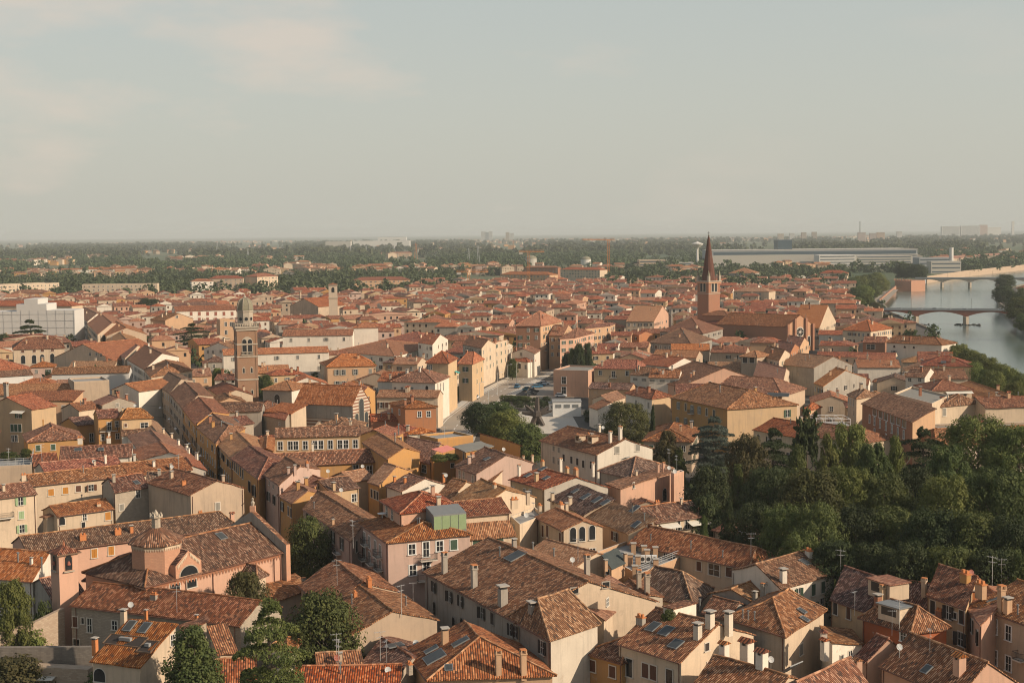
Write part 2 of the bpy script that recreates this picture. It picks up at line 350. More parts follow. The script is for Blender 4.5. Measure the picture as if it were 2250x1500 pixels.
# ---------------------------------------------------------------- small parts of houses
_pc = {}
def shared(key, fn, name):
    if key not in _pc:
        m = MB(); fn(m); _pc[key] = m.mesh(name)
    return _pc[key]
def chimney_mesh(style, mat):
    def fn(m):
        if style == 0:      # plain stack with a slab on little feet
            m.box((0, 0, -.9), .62, .62, 2.2, mat); m.box((0, 0, 1.3), .5, .5, .22, 'iron'); m.box((0, 0, 1.52), .86, .86, .1, 'chimney_cap')
        elif style == 1:    # little tiled saddle roof
            m.box((0, 0, -.9), .7, .7, 2.0, mat); m.box((0, 0, 1.1), .5, .5, .25, 'iron')
            for s in (-1, 1): m.box((s * .26, 0, 1.1), .18, .7, .25, mat)
            m.prism([(-.5, -.5, 1.35), (.5, -.5, 1.35), (.5, .5, 1.35), (-.5, .5, 1.35)], [(-.5, -.03, 1.62), (.5, -.03, 1.62), (.5, .03, 1.62), (-.5, .03, 1.62)], 'tile_red')
        elif style == 2:    # tall, crenellated head
            m.box((0, 0, -.9), .7, .7, 3.4, mat); m.box((0, 0, 2.5), .9, .9, .16, mat)
            for x in (-.32, 0, .32):
                for y in (-.32, .32): m.box((x, y, 2.66), .2, .16, .4, mat)
            m.box((0, 0, 3.06), .8, .8, .1, 'terracotta')
        elif style == 3:    # slim flue pipe
            m.tube((0, 0, -.5), (0, 0, 1.1), .09, 'zinc', 6); m.tube((0, 0, 1.1), (0, 0, 1.28), .17, 'zinc', 6)
        elif style == 4:    # squat wide terracotta stack
            m.box((0, 0, -.7), 1.1, .6, 1.5, mat); m.box((0, 0, .8), 1.25, .75, .12, 'terracotta'); m.box((-.3, 0, .92), .3, .3, .35, 'terracotta'); m.box((.3, 0, .92), .3, .3, .35, 'terracotta')
    return shared(('chim', style, mat), fn, 'chimney')
def antenna_mesh(style):
    def fn(m):
        hgt = 3.6 if style == 0 else 2.6
        m.tube((0, 0, -.6), (0, 0, hgt), .035, 'antenna_metal', 4)
        for z, l in ((hgt - .15, 1.3), (hgt - .8, .9)) if style == 0 else ((hgt - .1, 1.0),):
            m.tube((-l / 2, 0, z), (l / 2, .2, z), .025, 'antenna_metal', 4)
            for k in range(5):
                x = -l / 2 + l * k / 4; w = .34 - .04 * k
                m.tube((x, .05 * k - w, z), (x, .05 * k + w, z), .018, 'antenna_metal', 3)
    return shared(('ant', style), fn, 'antenna')
def dish_mesh(mat):
    def fn(m):
        m.tube((0, 0, -.5), (0, 0, .75), .035, 'antenna_metal', 4)
        c = Vector((0, -.12, .85)); ax = Vector((.3, -.85, .42)).normalized(); x = ax.orthogonal().normalized(); y = ax.cross(x); n = 10
        rings = [[c + ax * (r * r * .5 - .1) + (x * math.cos(6.2832 * k / n) + y * math.sin(6.2832 * k / n)) * r for k in range(n)] for r in (.08, .25, .42)]
        for a, b in zip(rings, rings[1:]):
            for i in range(n): m.face([a[i], a[(i + 1) % n], b[(i + 1) % n], b[i]], mat)
        m.face(rings[0], mat); m.tube(c, c + ax * .45, .02, 'antenna_metal', 3)
    return shared(('dish', mat), fn, 'satellite_dish')
def skylight_mesh(w, l):
    def fn(m):
        m.box((0, 0, .02), w + .2, l + .2, .14, 'zinc'); m.face([(-w / 2, -l / 2, .166), (w / 2, -l / 2, .166), (w / 2, l / 2, .166), (-w / 2, l / 2, .166)], 'sky_glass')
    return shared(('sky', w, l), fn, 'skylight')
def balcony_mesh(w):
    def fn(m):
        d = .95
        m.prism([(w / 2, 0, -.15), (-w / 2, 0, -.15), (-w / 2, d, -.15), (w / 2, d, -.15)], [(w / 2, 0, 0), (-w / 2, 0, 0), (-w / 2, d, 0), (w / 2, d, 0)], 'stone_trim', True, True)
        for a, b in (((-w / 2, .05), (-w / 2, d - .04)), ((-w / 2, d - .04), (w / 2, d - .04)), ((w / 2, d - .04), (w / 2, .05))):
            for z in (.12, .95): m.tube((a[0], a[1], z), (b[0], b[1], z), .03, 'iron', 4)
            L_ = math.hypot(b[0] - a[0], b[1] - a[1]); k = max(2, int(L_ / .16))
            for i in range(k + 1):
                x = a[0] + (b[0] - a[0]) * i / k; y = a[1] + (b[1] - a[1]) * i / k
                m.tube((x, y, 0), (x, y, .95), .016, 'iron', 3)
    return shared(('balc', w), fn, 'balcony')

# ---------------------------------------------------------------- houses
HOUSES = []; OCC = []
LM = []
def P_(p, z):
    q = at(p[0], p[1], p[2] if len(p) > 2 else z)
    return Vector((q.x, q.y, 0))
def sag(o, O):
    """old roofs dip and wave: subdivide and settle the surface a little"""
    bm = bmesh.new(); bm.from_mesh(o.data)
    bmesh.ops.subdivide_edges(bm, edges=[e for e in bm.edges if e.calc_length() > 2.2], cuts=3, use_grid_fill=True)
    for v in bm.verts:
        x, y = v.co.x + O.x, v.co.y + O.y
        v.co.z += .085 * math.sin(x * .83 + y * .31) * math.sin(y * .71 - x * .22 + 1.3) + .045 * math.sin(x * 2.1 + y * 1.7) + .02 * math.sin(x * 5 - y * 4)
    bm.to_mesh(o.data); bm.free(); return o
def house(label, A, B, C, h, roof='gable', ax=0, rise=None, wall='cream', tile='brown', w1=None, win='auto', ch=None, sky=(), extra=(),
          ins=None, name='house', cat='house', group='houses of the old town', world=False, floor=0.0, ov=0.42, dens=1.0, trim='stone_trim', wsh=None, storey=3.15, side_win=True, seed=None, shed=0, light=False):
    rg = random.Random(seed if seed is not None else hash(label) % 100000 if False else sum(ord(c) * (i + 3) for i, c in enumerate(label)))
    if world: a, b = Vector((A[0], A[1], 0)), Vector((B[0], B[1], 0))
    else: a, b = P_(A, h), P_(B, h)
    ab = b - a
    if isinstance(C, (int, float)): d_ = Vector((-ab.y, ab.x, 0)).normalized() * C
    else: d_ = (Vector((C[0], C[1], 0)) if world else P_(C, h)) - b
    ad = d_
    l0, l1 = ab.length, ad.length
    cen = a + ab * .5 + ad * .5
    O = Vector((cen.x, cen.y, floor))
    area = abs(ab.x * ad.y - ab.y * ad.x); half = (area / l0 if ax == 0 else area / l1) / 2
    if rise is None: rise = {'flat': 0}.get(roof, 0.36 * half * (2 if roof == 'shed' else 1))
    Lr = l0 if ax == 0 else l1
    if ins is None: ins = (half * .95 / Lr, half * .95 / Lr) if roof == 'hip' else (0, 0)
    ins = tuple(min(i, .499) for i in ins)
    def rz(s, t):
        if roof == 'flat': return h
        if roof == 'shed':
            return h + rise * {0: t, 1: 1 - s, 2: 1 - t, 3: s}[shed]
        r, q = (s, t) if ax == 0 else (t, s)
        k = min(q, 1 - q) * 2
        if ins[0] > 0: k = min(k, r / ins[0])
        if ins[1] > 0: k = min(k, (1 - r) / ins[1])
        return h + rise * max(-.2, min(1, k))
    def pt(s, t, z): p = a + ab * s + ad * t - O; return Vector((p.x, p.y, z - floor))
    def st_of(p):
        q = p - a; det = ab.x * ad.y - ab.y * ad.x
        return (q.x * ad.y - q.y * ad.x) / det, (ab.x * q.y - ab.y * q.x) / det
    root = thing(name, label, cat, O, group)
    tm = tile if tile in MATS else 'tile_' + tile
    wm = 'wall_' + wall if 'wall_' + wall in MATS else wall
    wm1 = wm if w1 is None else ('wall_' + w1 if 'wall_' + w1 in MATS else w1)
    # roof
    m = MB(); th = .16
    if roof == 'flat':
        q = [pt(0, 0, h), pt(1, 0, h), pt(1, 1, h), pt(0, 1, h)]
        par = .5
        m.face([p - Vector((0, 0, .02)) for p in q], tm)
        us, ut = .3 / l0, .3 / l1
        inn = [pt(us, ut, h), pt(1 - us, ut, h), pt(1 - us, 1 - ut, h), pt(us, 1 - ut, h)]
        up = Vector((0, 0, par))
        for i in range(4):
            j = (i + 1) % 4
            m.face([q[i], q[j], q[j] + up, q[i] + up], wm); m.face([inn[j], inn[i], inn[i] + up, inn[j] + up], wm); m.face([q[i] + up, q[j] + up, inn[j] + up, inn[i] + up], 'stone_trim')
    else:
        polys = []
        if roof == 'shed': polys = [[(0, 0), (1, 0), (1, 1), (0, 1)]]
        else:
            f = (lambda r, q: (r, q)) if ax == 0 else (lambda r, q: (q, r))
            i0, i1 = ins
            polys = [[(0, 0), (1, 0), (1 - i1, .5), (i0, .5)], [(1, 1), (0, 1), (i0, .5), (1 - i1, .5)]]
            if i0 > 0: polys.append([(0, 1), (0, 0), (i0, .5)])
            if i1 > 0: polys.append([(1, 0), (1, 1), (1 - i1, .5)])
            polys = [[f(*p) for p in (pp if ax == 0 else reversed(pp))] for pp in polys]
        for pp in polys:
            P3 = [pt(s, t, rz(s, t)) for s, t in pp]
            lo = min(range(len(P3)), key=lambda i: P3[i].z + P3[(i + 1) % len(P3)].z)
            e_ = (P3[(lo + 1) % len(P3)] - P3[lo]).normalized(); n_ = None
            for i in range(1, len(P3) - 1):
                n_ = (P3[i] - P3[0]).cross(P3[i + 1] - P3[0])
                if n_.length > 1e-4: break
            n_ = n_.normalized(); w_ = n_.cross(e_); o3 = P3[lo]; u0 = rg.random() * 9
            m.face(P3, tm, [((p - o3).dot(e_) + u0, (p - o3).dot(w_)) for p in P3])
            m.face([p - Vector((0, 0, th)) for p in reversed(P3)], 'wood')
        if roof == 'shed': edge = [(0, 0), (1, 0), (1, 1), (0, 1)]
        else:
            edge = [(0, 0), (1, 0), (1, 1), (0, 1)]
            if ax == 0:
                if ins[1] == 0: edge.insert(2, (1, .5))
                if ins[0] == 0: edge.append((0, .5))
            else:
                if ins[0] == 0: edge.insert(1, (.5, 0))
                if ins[1] == 0: edge.insert(len(edge) - 1, (.5, 1))
        E3 = [pt(s, t, rz(s, t)) for s, t in edge]
        for i in range(len(E3)):
            p, q = E3[i], E3[(i + 1) % len(E3)]; dn = Vector((0, 0, th))
            m.face([p - dn, q - dn, q, p], tm)
        # ridge and hip tiles: a proud row of round tiles
        if roof in ('gable', 'hip') and not light:
            f = (lambda r, q: (r, q)) if ax == 0 else (lambda r, q: (q, r))
            R0, R1 = f(ins[0], .5), f(1 - ins[1], .5)
            lines = [(R0, R1)]
            if ins[0] > 0: lines += [(f(0, 0), R0), (f(0, 1), R0)]
            if ins[1] > 0: lines += [(f(1, 0), R1), (f(1, 1), R1)]
            for s0, s1 in lines:
                p, q = pt(*s0, rz(*s0)), pt(*s1, rz(*s1))
                if (p - q).length > .4: m.tube(p + Vector((0, 0, .02)), q + Vector((0, 0, .02)), .14, 'tile_tan' if cen.y < 330 else tm, 5)
    robj = sag(m.build('roof', root), O) if cen.y < 420 and roof != 'flat' and not light else m.build('roof', root)
    # walls
    us, ut = ov / l0, ov / l1
    if roof == 'flat': us = ut = 0.0
    elif roof == 'gable' and ax == 0: us *= .35
    elif roof == 'gable' and ax == 1: ut *= .35
    cs = [(us, ut), (1 - us, ut), (1 - us, 1 - ut), (us, 1 - ut)]
    m = MB()
    EDG = []
    for i in range(4):
        (s0, t0), (s1, t1) = cs[i], cs[(i + 1) % 4]
        ks = [0, 1]
        if roof == 'gable' and ((ax == 0 and i in (1, 3)) or (ax == 1 and i in (0, 2))): ks = [0, .5, 1]
        bot0, bot1 = pt(s0, t0, floor), pt(s1, t1, floor)
        tops = []
        for k in ks:
            s, t = s0 + (s1 - s0) * k, t0 + (t1 - t0) * k
            tops.append(pt(s, t, rz(s, t) - (th + .05 if roof != 'flat' else 0)))
        pts = [bot0, bot1] + list(reversed(tops))
        ed = (bot1 - bot0); le = ed.length; ed.normalize()
        m.face(pts, wm1 if i in (1,) else wm, [((p - bot0).dot(ed), p.z) for p in pts])
        EDG.append((bot0, bot1, ed, le))
    m.build('wall', root)
    H = dict(root=root, O=O, roofobj=robj, a=a, ab=ab, ad=ad, h=h, rise=rise, rz=rz, st=st_of, edges=EDG, rg=rg, pt=pt, ax=ax, roof=roof, label=label, wm=wm, near=(cen.y < 330))
    HOUSES.append(H)
    OCC.append([a, b, b + ad, a + ad])
    near = H['near'] and not light
    def vis(i):
        b0, b1, ed, le = EDG[i]
        n = Vector((ed.y, -ed.x, 0)); mid = (b0 + b1) / 2 + O
        return n.dot(CAM - mid) > 0.03 * (CAM - mid).length
    H['vis'] = vis
    # gutters and down-pipes on the near houses
    if near and roof in ('gable', 'hip') and vis(0) and le > 2:
        m = MB()
        p, q = pt(0, 0, rz(0, 0) - .12), pt(1, 0, rz(1, 0) - .12)
        if not (roof == 'gable' and ax == 1):
            nn = Vector((EDG[0][2].y, -EDG[0][2].x, 0)) * .04
            m.tube(p + nn, q + nn, .075, 'copper_pipe', 5)
        for k in (0.03, 0.97):
            b0 = EDG[0][0] + EDG[0][2] * EDG[0][3] * k + Vector((EDG[0][2].y, -EDG[0][2].x, 0)) * .09
            m.tube(b0, b0 + Vector((0, 0, h - floor - .3)), .05, 'copper_pipe', 5)
        m.build('drainpipe', root)
    # windows
    sh = wsh or rg.choice(['g', 'b', 'b', 'y', 'k', 'g'])
    def wplace(i, u, z, kind, w, hh, s):
        b0, b1, ed, le = EDG[i]
        u = min(max(u, w / 2 + .2), le - w / 2 - .2)
        if le < w + .5 or z - hh / 2 < .1: return
        place_window(root, b0 + ed * u + Vector((0, 0, z - floor)), math.atan2(ed.y, ed.x) + math.pi, kind, w, hh, SHUT[s], trim, near)
    if win == 'auto':
        for i in ((0, 1, 3) if side_win else (0,)):
            if not vis(i): continue
            b0, b1, ed, le = EDG[i]
            g_end = roof == 'gable' and ((ax == 0 and i in (1, 3)) or (ax == 1 and i == 0))
            n = int(le / 3.3 * dens)
            if g_end: n = int(n * .6)
            for r in range(int((h - floor - .6) / storey)):
                z = h - 1.75 - storey * r
                if z < 1.2 or r > 2: break
                for k in range(n):
                    if rg.random() < (.3 if g_end else .1): continue
                    q = rg.random()
                    wplace(i, le * (k + .5) / n + rg.uniform(-.12, .12), z, 'o' if q < .42 else 'c' if q < .62 else 'p', .95, 1.5 if r else 1.35, sh)
    elif win:
        for spec in win:
            i, kind, s, w, hh = spec[:5]
            for (px, py) in spec[5:]:
                b0, b1, ed, le = EDG[i]
                n = Vector((ed.y, -ed.x, 0)); p0 = b0 + O; d = ray(px, py)
                t_ = (p0 - CAM).dot(n) / d.dot(n); X = CAM + d * t_
                wplace(i, (X - p0).dot(ed), X.z, kind, w, hh, s)
    # chimneys: on the pixels given, or a few at random
    cmat = wm if wm not in ('sheeting',) else 'wall_cream'
    def on_roof(px, py):
        z = h + rise * .5
        for _ in range(12):
            p = at(px, py, z); s, t = st_of(Vector((p.x, p.y, 0))); z = z * .4 + rz(min(1, max(0, s)), min(1, max(0, t))) * .6
        return Vector((p.x, p.y, z)) - O, s, t
    H['on_roof'] = on_roof
    face_rot = math.atan2(ab.y, ab.x)
    if ch is None and roof != 'flat':
        for _ in range(rg.choice([1, 2, 3, 3]) if not light else rg.choice([1, 2, 2, 3])):
            s, t = rg.uniform(.15, .85), rg.uniform(.12, .6)
            z = rz(s, t); p = pt(s, t, z)
            link('chimney', chimney_mesh(rg.choice([0, 0, 1, 3, 3]), rg.choice([cmat, 'wall_brick', 'wall_cream', 'wall_peach'])), robj, p, (0, 0, face_rot), (rg.uniform(.85, 1.15),) * 3)
    for c in ch or ():
        px, py, style, sc = c[:4]
        p, s, t = on_roof(px, py)
        link('chimney', chimney_mesh(style, c[4] if len(c) > 4 else cmat), robj, p, (0, 0, face_rot), (sc, sc, sc))
    for c in sky:
        px, py, w, l = c
        p, s, t = on_roof(px, py); e1, e2 = .02, .02
        s = min(.96, max(.04, s)); t = min(.96, max(.04, t))
        du = pt(s + e1, t, rz(s + e1, t)) - pt(s - e1, t, rz(s - e1, t)); dv = pt(s, t + e2, rz(s, t + e2)) - pt(s, t - e2, rz(s, t - e2))
        n = du.cross(dv).normalized()
        x = Vector((0, 0, 1)).cross(n); x = x.normalized() if x.length > 1e-3 else du.normalized(); y = n.cross(x)
        o = link('skylight', skylight_mesh(w, l), robj)
        o.matrix_local = Matrix(((x.x, y.x, n.x, p.x), (x.y, y.y, n.y, p.y), (x.z, y.z, n.z, p.z), (0, 0, 0, 1)))
    if near and ch is None and not light:
        for _ in range(rg.choice([0, 1, 1])):
            s, t = rg.uniform(.2, .8), rg.uniform(.3, .7); link('antenna', antenna_mesh(rg.choice([0, 1])), root, pt(s, t, rz(s, t)), (0, 0, rg.uniform(0, 3)))
        if rg.random() < .15:
            s, t = rg.uniform(.2, .8), rg.uniform(.1, .5); link('satellite_dish', dish_mesh('dish_white'), root, pt(s, t, rz(s, t)))
    for x in extra:
        k = x[0]
        if k in ('ant', 'dish', 'rdish'):
            p, s, t = on_roof(x[1], x[2])
            if k == 'ant': link('antenna', antenna_mesh(x[3] if len(x) > 3 else 0), root, p, (0, 0, rg.uniform(0, 3)))
            else: link('satellite_dish', dish_mesh('dish_white' if k == 'dish' else 'rust_dish'), root, p, None, (.95, .95, .95))
        elif k in ('balc', 'awn'):
            i, px, py, w = x[1:5]; b0, b1, ed, le = EDG[i]; n = Vector((ed.y, -ed.x, 0)); p0 = b0 + O; d = ray(px, py)
            X = CAM + d * ((p0 - CAM).dot(n) / d.dot(n)); X = p0 + ed * min(max((X - p0).dot(ed), w / 2), max(w / 2, le - w / 2)) + Vector((0, 0, X.z - p0.z))
            if k == 'balc': link('balcony', balcony_mesh(w), root, X - O, (0, 0, math.atan2(ed.y, ed.x) + math.pi))
            else:
                mb = MB(); wdt = x[4]; mt = x[5]; q = [X - O - ed * wdt / 2, X - O + ed * wdt / 2]
                o2 = n * 1.5 - Vector((0, 0, .55))
                top = [q[0] + n * .03, q[1] + n * .03, q[1] + o2, q[0] + o2]; dn = Vector((0, 0, .06))
                mb.prism([p - dn for p in reversed(top)][::-1], top, mt, True, True)
                mb.build('awning', root)
    return H
# ---------------------------------------------------------------- trees
def np_mesh(name, quads, mat):
    """quads: (n,4,3) array"""
    n = len(quads); me = bpy.data.meshes.new(name)
    me.vertices.add(n * 4); me.loops.add(n * 4); me.polygons.add(n)
    me.vertices.foreach_set('co', quads.reshape(-1).astype(np.float32))
    me.loops.foreach_set('vertex_index', np.arange(n * 4, dtype=np.int32))
    me.polygons.foreach_set('loop_start', np.arange(0, n * 4, 4, dtype=np.int32))
    me.polygons.foreach_set('loop_total', np.full(n, 4, dtype=np.int32))
    me.materials.append(MATS[mat]); me.update(calc_edges=True); return me
def unit(a): return a / (np.linalg.norm(a, axis=1, keepdims=True) + 1e-9)
def leaf_quads(rs, pos, nrm, size, aspect=1.5, spread=.8):
    n = len(pos)
    nn = unit(nrm + rs.normal(0, spread, (n, 3)))
    t = unit(np.cross(nn, rs.normal(0, 1, (n, 3)))); b = np.cross(nn, t)
    s = (size * rs.uniform(.6, 1.35, n))[:, None]; t = t * s * aspect * .5; b = b * s * .5
    return np.stack([pos - t * 1.0, pos - b, pos + t, pos + b], 1)
def clump_crown(seed, n_clump, n_leaf, size, shape, clump_r=(.16, .3), spread=.55):
    """unit crown: height 0..1, half-width .5; shape(z)-> half-width factor; leafy clumps set apart from each other near the outline"""
    rs = np.random.RandomState(seed); Q = []; cs = []; tries = 0
    while len(cs) < n_clump and tries < 6000:
        tries += 1
        z = rs.uniform(.03, .95); r = shape(z) * .5; a = rs.uniform(0, 6.2832); q = math.sqrt(rs.uniform(.3, 1)) * r * .92
        c = np.array([q * math.cos(a), q * math.sin(a), z]); cr = rs.uniform(*clump_r) * (.5 + .6 * shape(z))
        if any(np.linalg.norm(c - o[0]) < (cr + o[1]) * .42 for o in cs): continue
        cs.append((c, cr))
    for c, cr in cs:
        n = max(8, int(n_leaf * rs.uniform(.7, 1.3))); d = unit(rs.normal(0, 1, (n, 3)) + np.array([0, 0, .25])); rad = cr * rs.uniform(.35, 1.0, n) ** .4
        k = 1 + .35 * np.sin(d[:, 0] * 5 + seed) * np.sin(d[:, 1] * 6 + c[2] * 20)
        p = c + d * (rad * k)[:, None] * np.array([1, 1, .66]) + rs.normal(0, .008, (n, 3))
        out = d + unit(c[None] - np.array([[0, 0, .4]])) * .35 + np.array([0, 0, .3])
        Q.append(leaf_quads(rs, p, out, size, 1.5, spread))
    return np.concatenate(Q)
def round_shape(z): return max(.15, math.sqrt(max(0, 1 - ((z - .45) / .56) ** 2)))
def tall_shape(z): return max(.2, (math.sqrt(max(0, 1 - ((z - .42) / .6) ** 2))) * (1 - .12 * z))
def cone_shape(z): return max(.06, (1 - z) ** .75) if z > .12 else .6
def cypress_shape(z): return max(.08, math.sin(math.pi * min(1, max(0, z * .93 + .06))) ** .55 * (1 - z * .45))
def cedar_crown(seed, tiers=7, size=.013, n=900, flat=1.0, prof=None):
    """flat tiers of fanned boughs with hanging tips and clear gaps between them"""
    rs = np.random.RandomState(seed); Q = []
    for k in range(tiers):
        z = .14 + .82 * k / (tiers - 1); R = .5 * (prof(z) if prof else min(1, (1.05 - z) * 3.0, .7 + z))
        nb = rs.randint(4, 6); a0 = rs.uniform(0, 6.28)
        for j in range(nb):
            a = a0 + 6.2832 * j / nb + rs.uniform(-.35, .35); Lb = max(.07, R * rs.uniform(.6, 1.1)); zz = z + rs.uniform(-.035, .035)
            m = int(n * (.25 + Lb / .5)); t = rs.uniform(.08, 1, m) ** .75
            nf = 5; f = rs.randint(-nf, nf + 1, m) / nf          # side sprays along the bough
            side = f * (.05 + .30 * Lb) * np.sin(np.pi * np.clip(t, 0, 1) ** .8 * .93 + .1) + rs.normal(0, .008, m)
            drop = -.055 * t ** 2.2 * flat - np.abs(side) * .13 * flat - np.abs(rs.normal(0, .011, m)) + .010 * np.sin(t * 34 + f * 9)
            x = t * Lb
            p = np.stack([x * math.cos(a) - side * math.sin(a), x * math.sin(a) + side * math.cos(a), zz + drop + .03], 1)
            Q.append(leaf_quads(rs, p, np.tile(np.array([[.2 * math.cos(a), .2 * math.sin(a), 1.0]]), (m, 1)), size, 2.2, .45))
    return np.concatenate(Q)
def palm_crown(seed):
    rs = np.random.RandomState(seed); Q = []
    for k in range(44):
        a = rs.uniform(0, 6.28); e = rs.uniform(-.5, 1.2); L_ = rs.uniform(.32, .5)
        t = rs.uniform(.1, 1, 60); x = t * L_ * math.cos(e * .8); z = .72 + t * L_ * math.sin(e) - .25 * t ** 2 * L_
        s = rs.normal(0, .03, 60)
        p = np.stack([x * math.cos(a) - s * math.sin(a), x * math.sin(a) + s * math.cos(a), z], 1)
        Q.append(leaf_quads(rs, p, np.tile([[0, 0, 1.0]], (60, 1)), .05, 2.2, .6))
    return np.concatenate(Q)
CR = {}
def crown_mesh(kind, mat, var):
    key = (kind, mat, var)
    if key in CR: return CR[key]
    s = 11 + var * 7
    if kind == 'round': q = clump_crown(s, 44, 480, .026, round_shape, (.15, .27))
    elif kind == 'tall': q = clump_crown(s + 1, 50, 460, .024, tall_shape, (.12, .23))
    elif kind == 'big': q = clump_crown(s + 2, 90, 420, .017, round_shape, (.09, .2))
    elif kind == 'cone': q = clump_crown(s + 3, 60, 330, .022, cone_shape, (.10, .2))
    elif kind == 'cypress': q = clump_crown(s + 4, 40, 150, .05, cypress_shape, (.14, .2))
    elif kind == 'bush': q = clump_crown(s + 5, 24, 330, .042, round_shape, (.18, .32))
    elif kind == 'cedar': q = cedar_crown(s + 6)
    elif kind == 'pine': q = cedar_crown(s + 8, 11, .014, 520, 1.7, lambda z: max(.08, 1.05 - z))
    elif kind == 'palm': q = palm_crown(s)
    elif kind == 'small': q = clump_crown(s + 7, 20, 90, .07, round_shape, (.2, .32))
    CR[key] = np_mesh('crown', q, mat)
    return CR[key]
def trunk_mesh(kind):
    """unit height 1, branching"""
    def fn(m):
        rg = random.Random(3 + len(kind))
        r = {'cypress': .02, 'palm': .022, 'bush': .02, 'small': .02}.get(kind, .028)
        topz = .9 if kind in ('cedar', 'pine', 'cone') else .6
        m.tube((0, 0, -.12), (0.01, 0, topz * .5), r, 'bark', 7, r * .75); m.tube((0.01, 0, topz * .5), (0, .01, topz), r * .75, 'bark', 6, r * .3)
        for k in range(9 if kind not in ('palm', 'cypress') else 0):
            a = k * 2.4; z = .22 + .06 * k; l = .3 * (1 - z * .6)
            m.tube((0, 0, z), (l * math.cos(a), l * math.sin(a), z + (.03 if kind in ('cedar', 'pine') else .2)), r * .45, 'bark', 4, r * .12)
    return shared(('trunk', kind), fn, 'trunk')
TREE_N = [0]
TREES = []
def tree(label, kind, px, ytop, wpx, ztop, mat='leaf', name='tree', cat='tree', group=None, bare=.14, world=None, width=None, floor=0.0):
    """px, ytop: the tip of the tree in the photo, ztop its height there; wpx the crown's width in the photo"""
    if world is None:
        p = at(px, ytop, ztop); D = (p - CAM).dot(_f); w = wpx * D / FPX
    else: p = Vector(world); w = width
    TREE_N[0] += 1; var = TREE_N[0] % 3
    H = ztop - floor
    root = thing(name, label, cat, (p.x, p.y, floor), group)
    zb = H * bare if kind not in ('bush', 'cypress') else 0.0
    if kind == 'palm': zb = 0
    rz = (TREE_N[0] * 2.39) % 6.28
    link('crown', crown_mesh(kind, mat, var if kind != 'palm' else 0), root, (0, 0, zb), (0, 0, rz), (w, w, (H - zb) * 1.02))
    link('trunk', trunk_mesh(kind), root, (0, 0, 0), (0, 0, rz), (max(H, w) * .9, max(H, w) * .9, H * .98))
    TREES.append((p.x, p.y, w * .5))
    return root
def forest(name, label, pts, mat, seed, leaves=42, size=.17):
    """a far wood that reads as one mass: pts rows of x, y, width, height"""
    rs = np.random.RandomState(seed); base = []
    for k in range(5):
        q = clump_crown(seed + k, 9, max(4, leaves // 9), size, round_shape, (.22, .36)); base.append(q)
    Q = []
    for i, (x, y, w, h) in enumerate(pts):
        q = base[i % 5]; a = rs.uniform(0, 6.28); ca, sa = math.cos(a), math.sin(a)
        X = q[..., 0] * w; Y = q[..., 1] * w
        Q.append(np.stack([X * ca - Y * sa + x, X * sa + Y * ca + y, q[..., 2] * h], -1))
    o = link(name, np_mesh(name, np.concatenate(Q), mat))
    return tag(o, label, 'woodland', None, 'stuff')
# ---------------------------------------------------------------- ground, river, roads
RIVER_Z = -5.0
river_px = [(2560, 1100), (2375, 964), (2170, 850), (2085, 787), (2050, 746), (1958, 704), (1932, 674), (1968, 641), (2003, 640), (2036, 622), (2120, 608), (2260, 592), (2420, 575),
            (2420, 606), (2260, 634), (2190, 652), (2197, 682), (2226, 705), (2300, 752), (2420, 812)]
RIV = [at(x, y, RIVER_Z) for x, y in river_px]
def in_poly(x, y, poly):
    c = False; n = len(poly)
    for i in range(n):
        x0, y0 = poly[i][0], poly[i][1]; x1, y1 = poly[(i + 1) % n][0], poly[(i + 1) % n][1]
        if (y0 > y) != (y1 > y) and x < (x1 - x0) * (y - y0) / (y1 - y0) + x0: c = not c
    return c
outer = [(-7000, -150), (7000, -150), (18000, 40000), (-18000, 40000)]
cx2, cy2 = [], []
vs = [Vector(p) for p in outer] + [Vector((p.x, p.y)) for p in RIV]
ed = [(i, (i + 1) % 4) for i in range(4)] + [(4 + i, 4 + (i + 1) % len(RIV)) for i in range(len(RIV))]
ov_, oe_, of_, *_rest = delaunay_2d_cdt(vs, ed, [], 1, 1e-4)
m = MB()
for f in of_:
    c = sum((ov_[i] for i in f), Vector((0, 0))) / len(f)
    if not in_poly(c.x, c.y, RIV): m.face([(ov_[i].x, ov_[i].y, 0) for i in f], 'ground')
def ground_mat():
    mm, t, b = newmat('ground')
    g = nd(t, 'ShaderNodeNewGeometry'); s = nd(t, 'ShaderNodeSeparateXYZ', {0: g.outputs['Position']})
    n = nd(t, 'ShaderNodeTexNoise', {'Vector': g.outputs['Position'], 'Scale': .08, 'Detail': 6.0}).outputs[0]
    n2 = nd(t, 'ShaderNodeTexNoise', {'Vector': g.outputs['Position'], 'Scale': .004, 'Detail': 5.0}).outputs[0]
    town = mixc(t, n, (.11, .095, .08, 1), (.07, .062, .054, 1))
    field = ramp(t, n2, [(.35, (.045, .07, .03)), (.5, (.08, .10, .045)), (.62, (.16, .14, .08)), (.75, (.06, .085, .04))])
    far = nd(t, 'ShaderNodeMapRange', {0: s.outputs['Y'], 1: 1350.0, 2: 1500.0}).outputs[0]
    t.links.new(mixc(t, far, town, field), b.inputs['Base Color'])
ground_mat()
tag(m.build('ground'), 'flat town ground and far plain', None, None, 'structure')
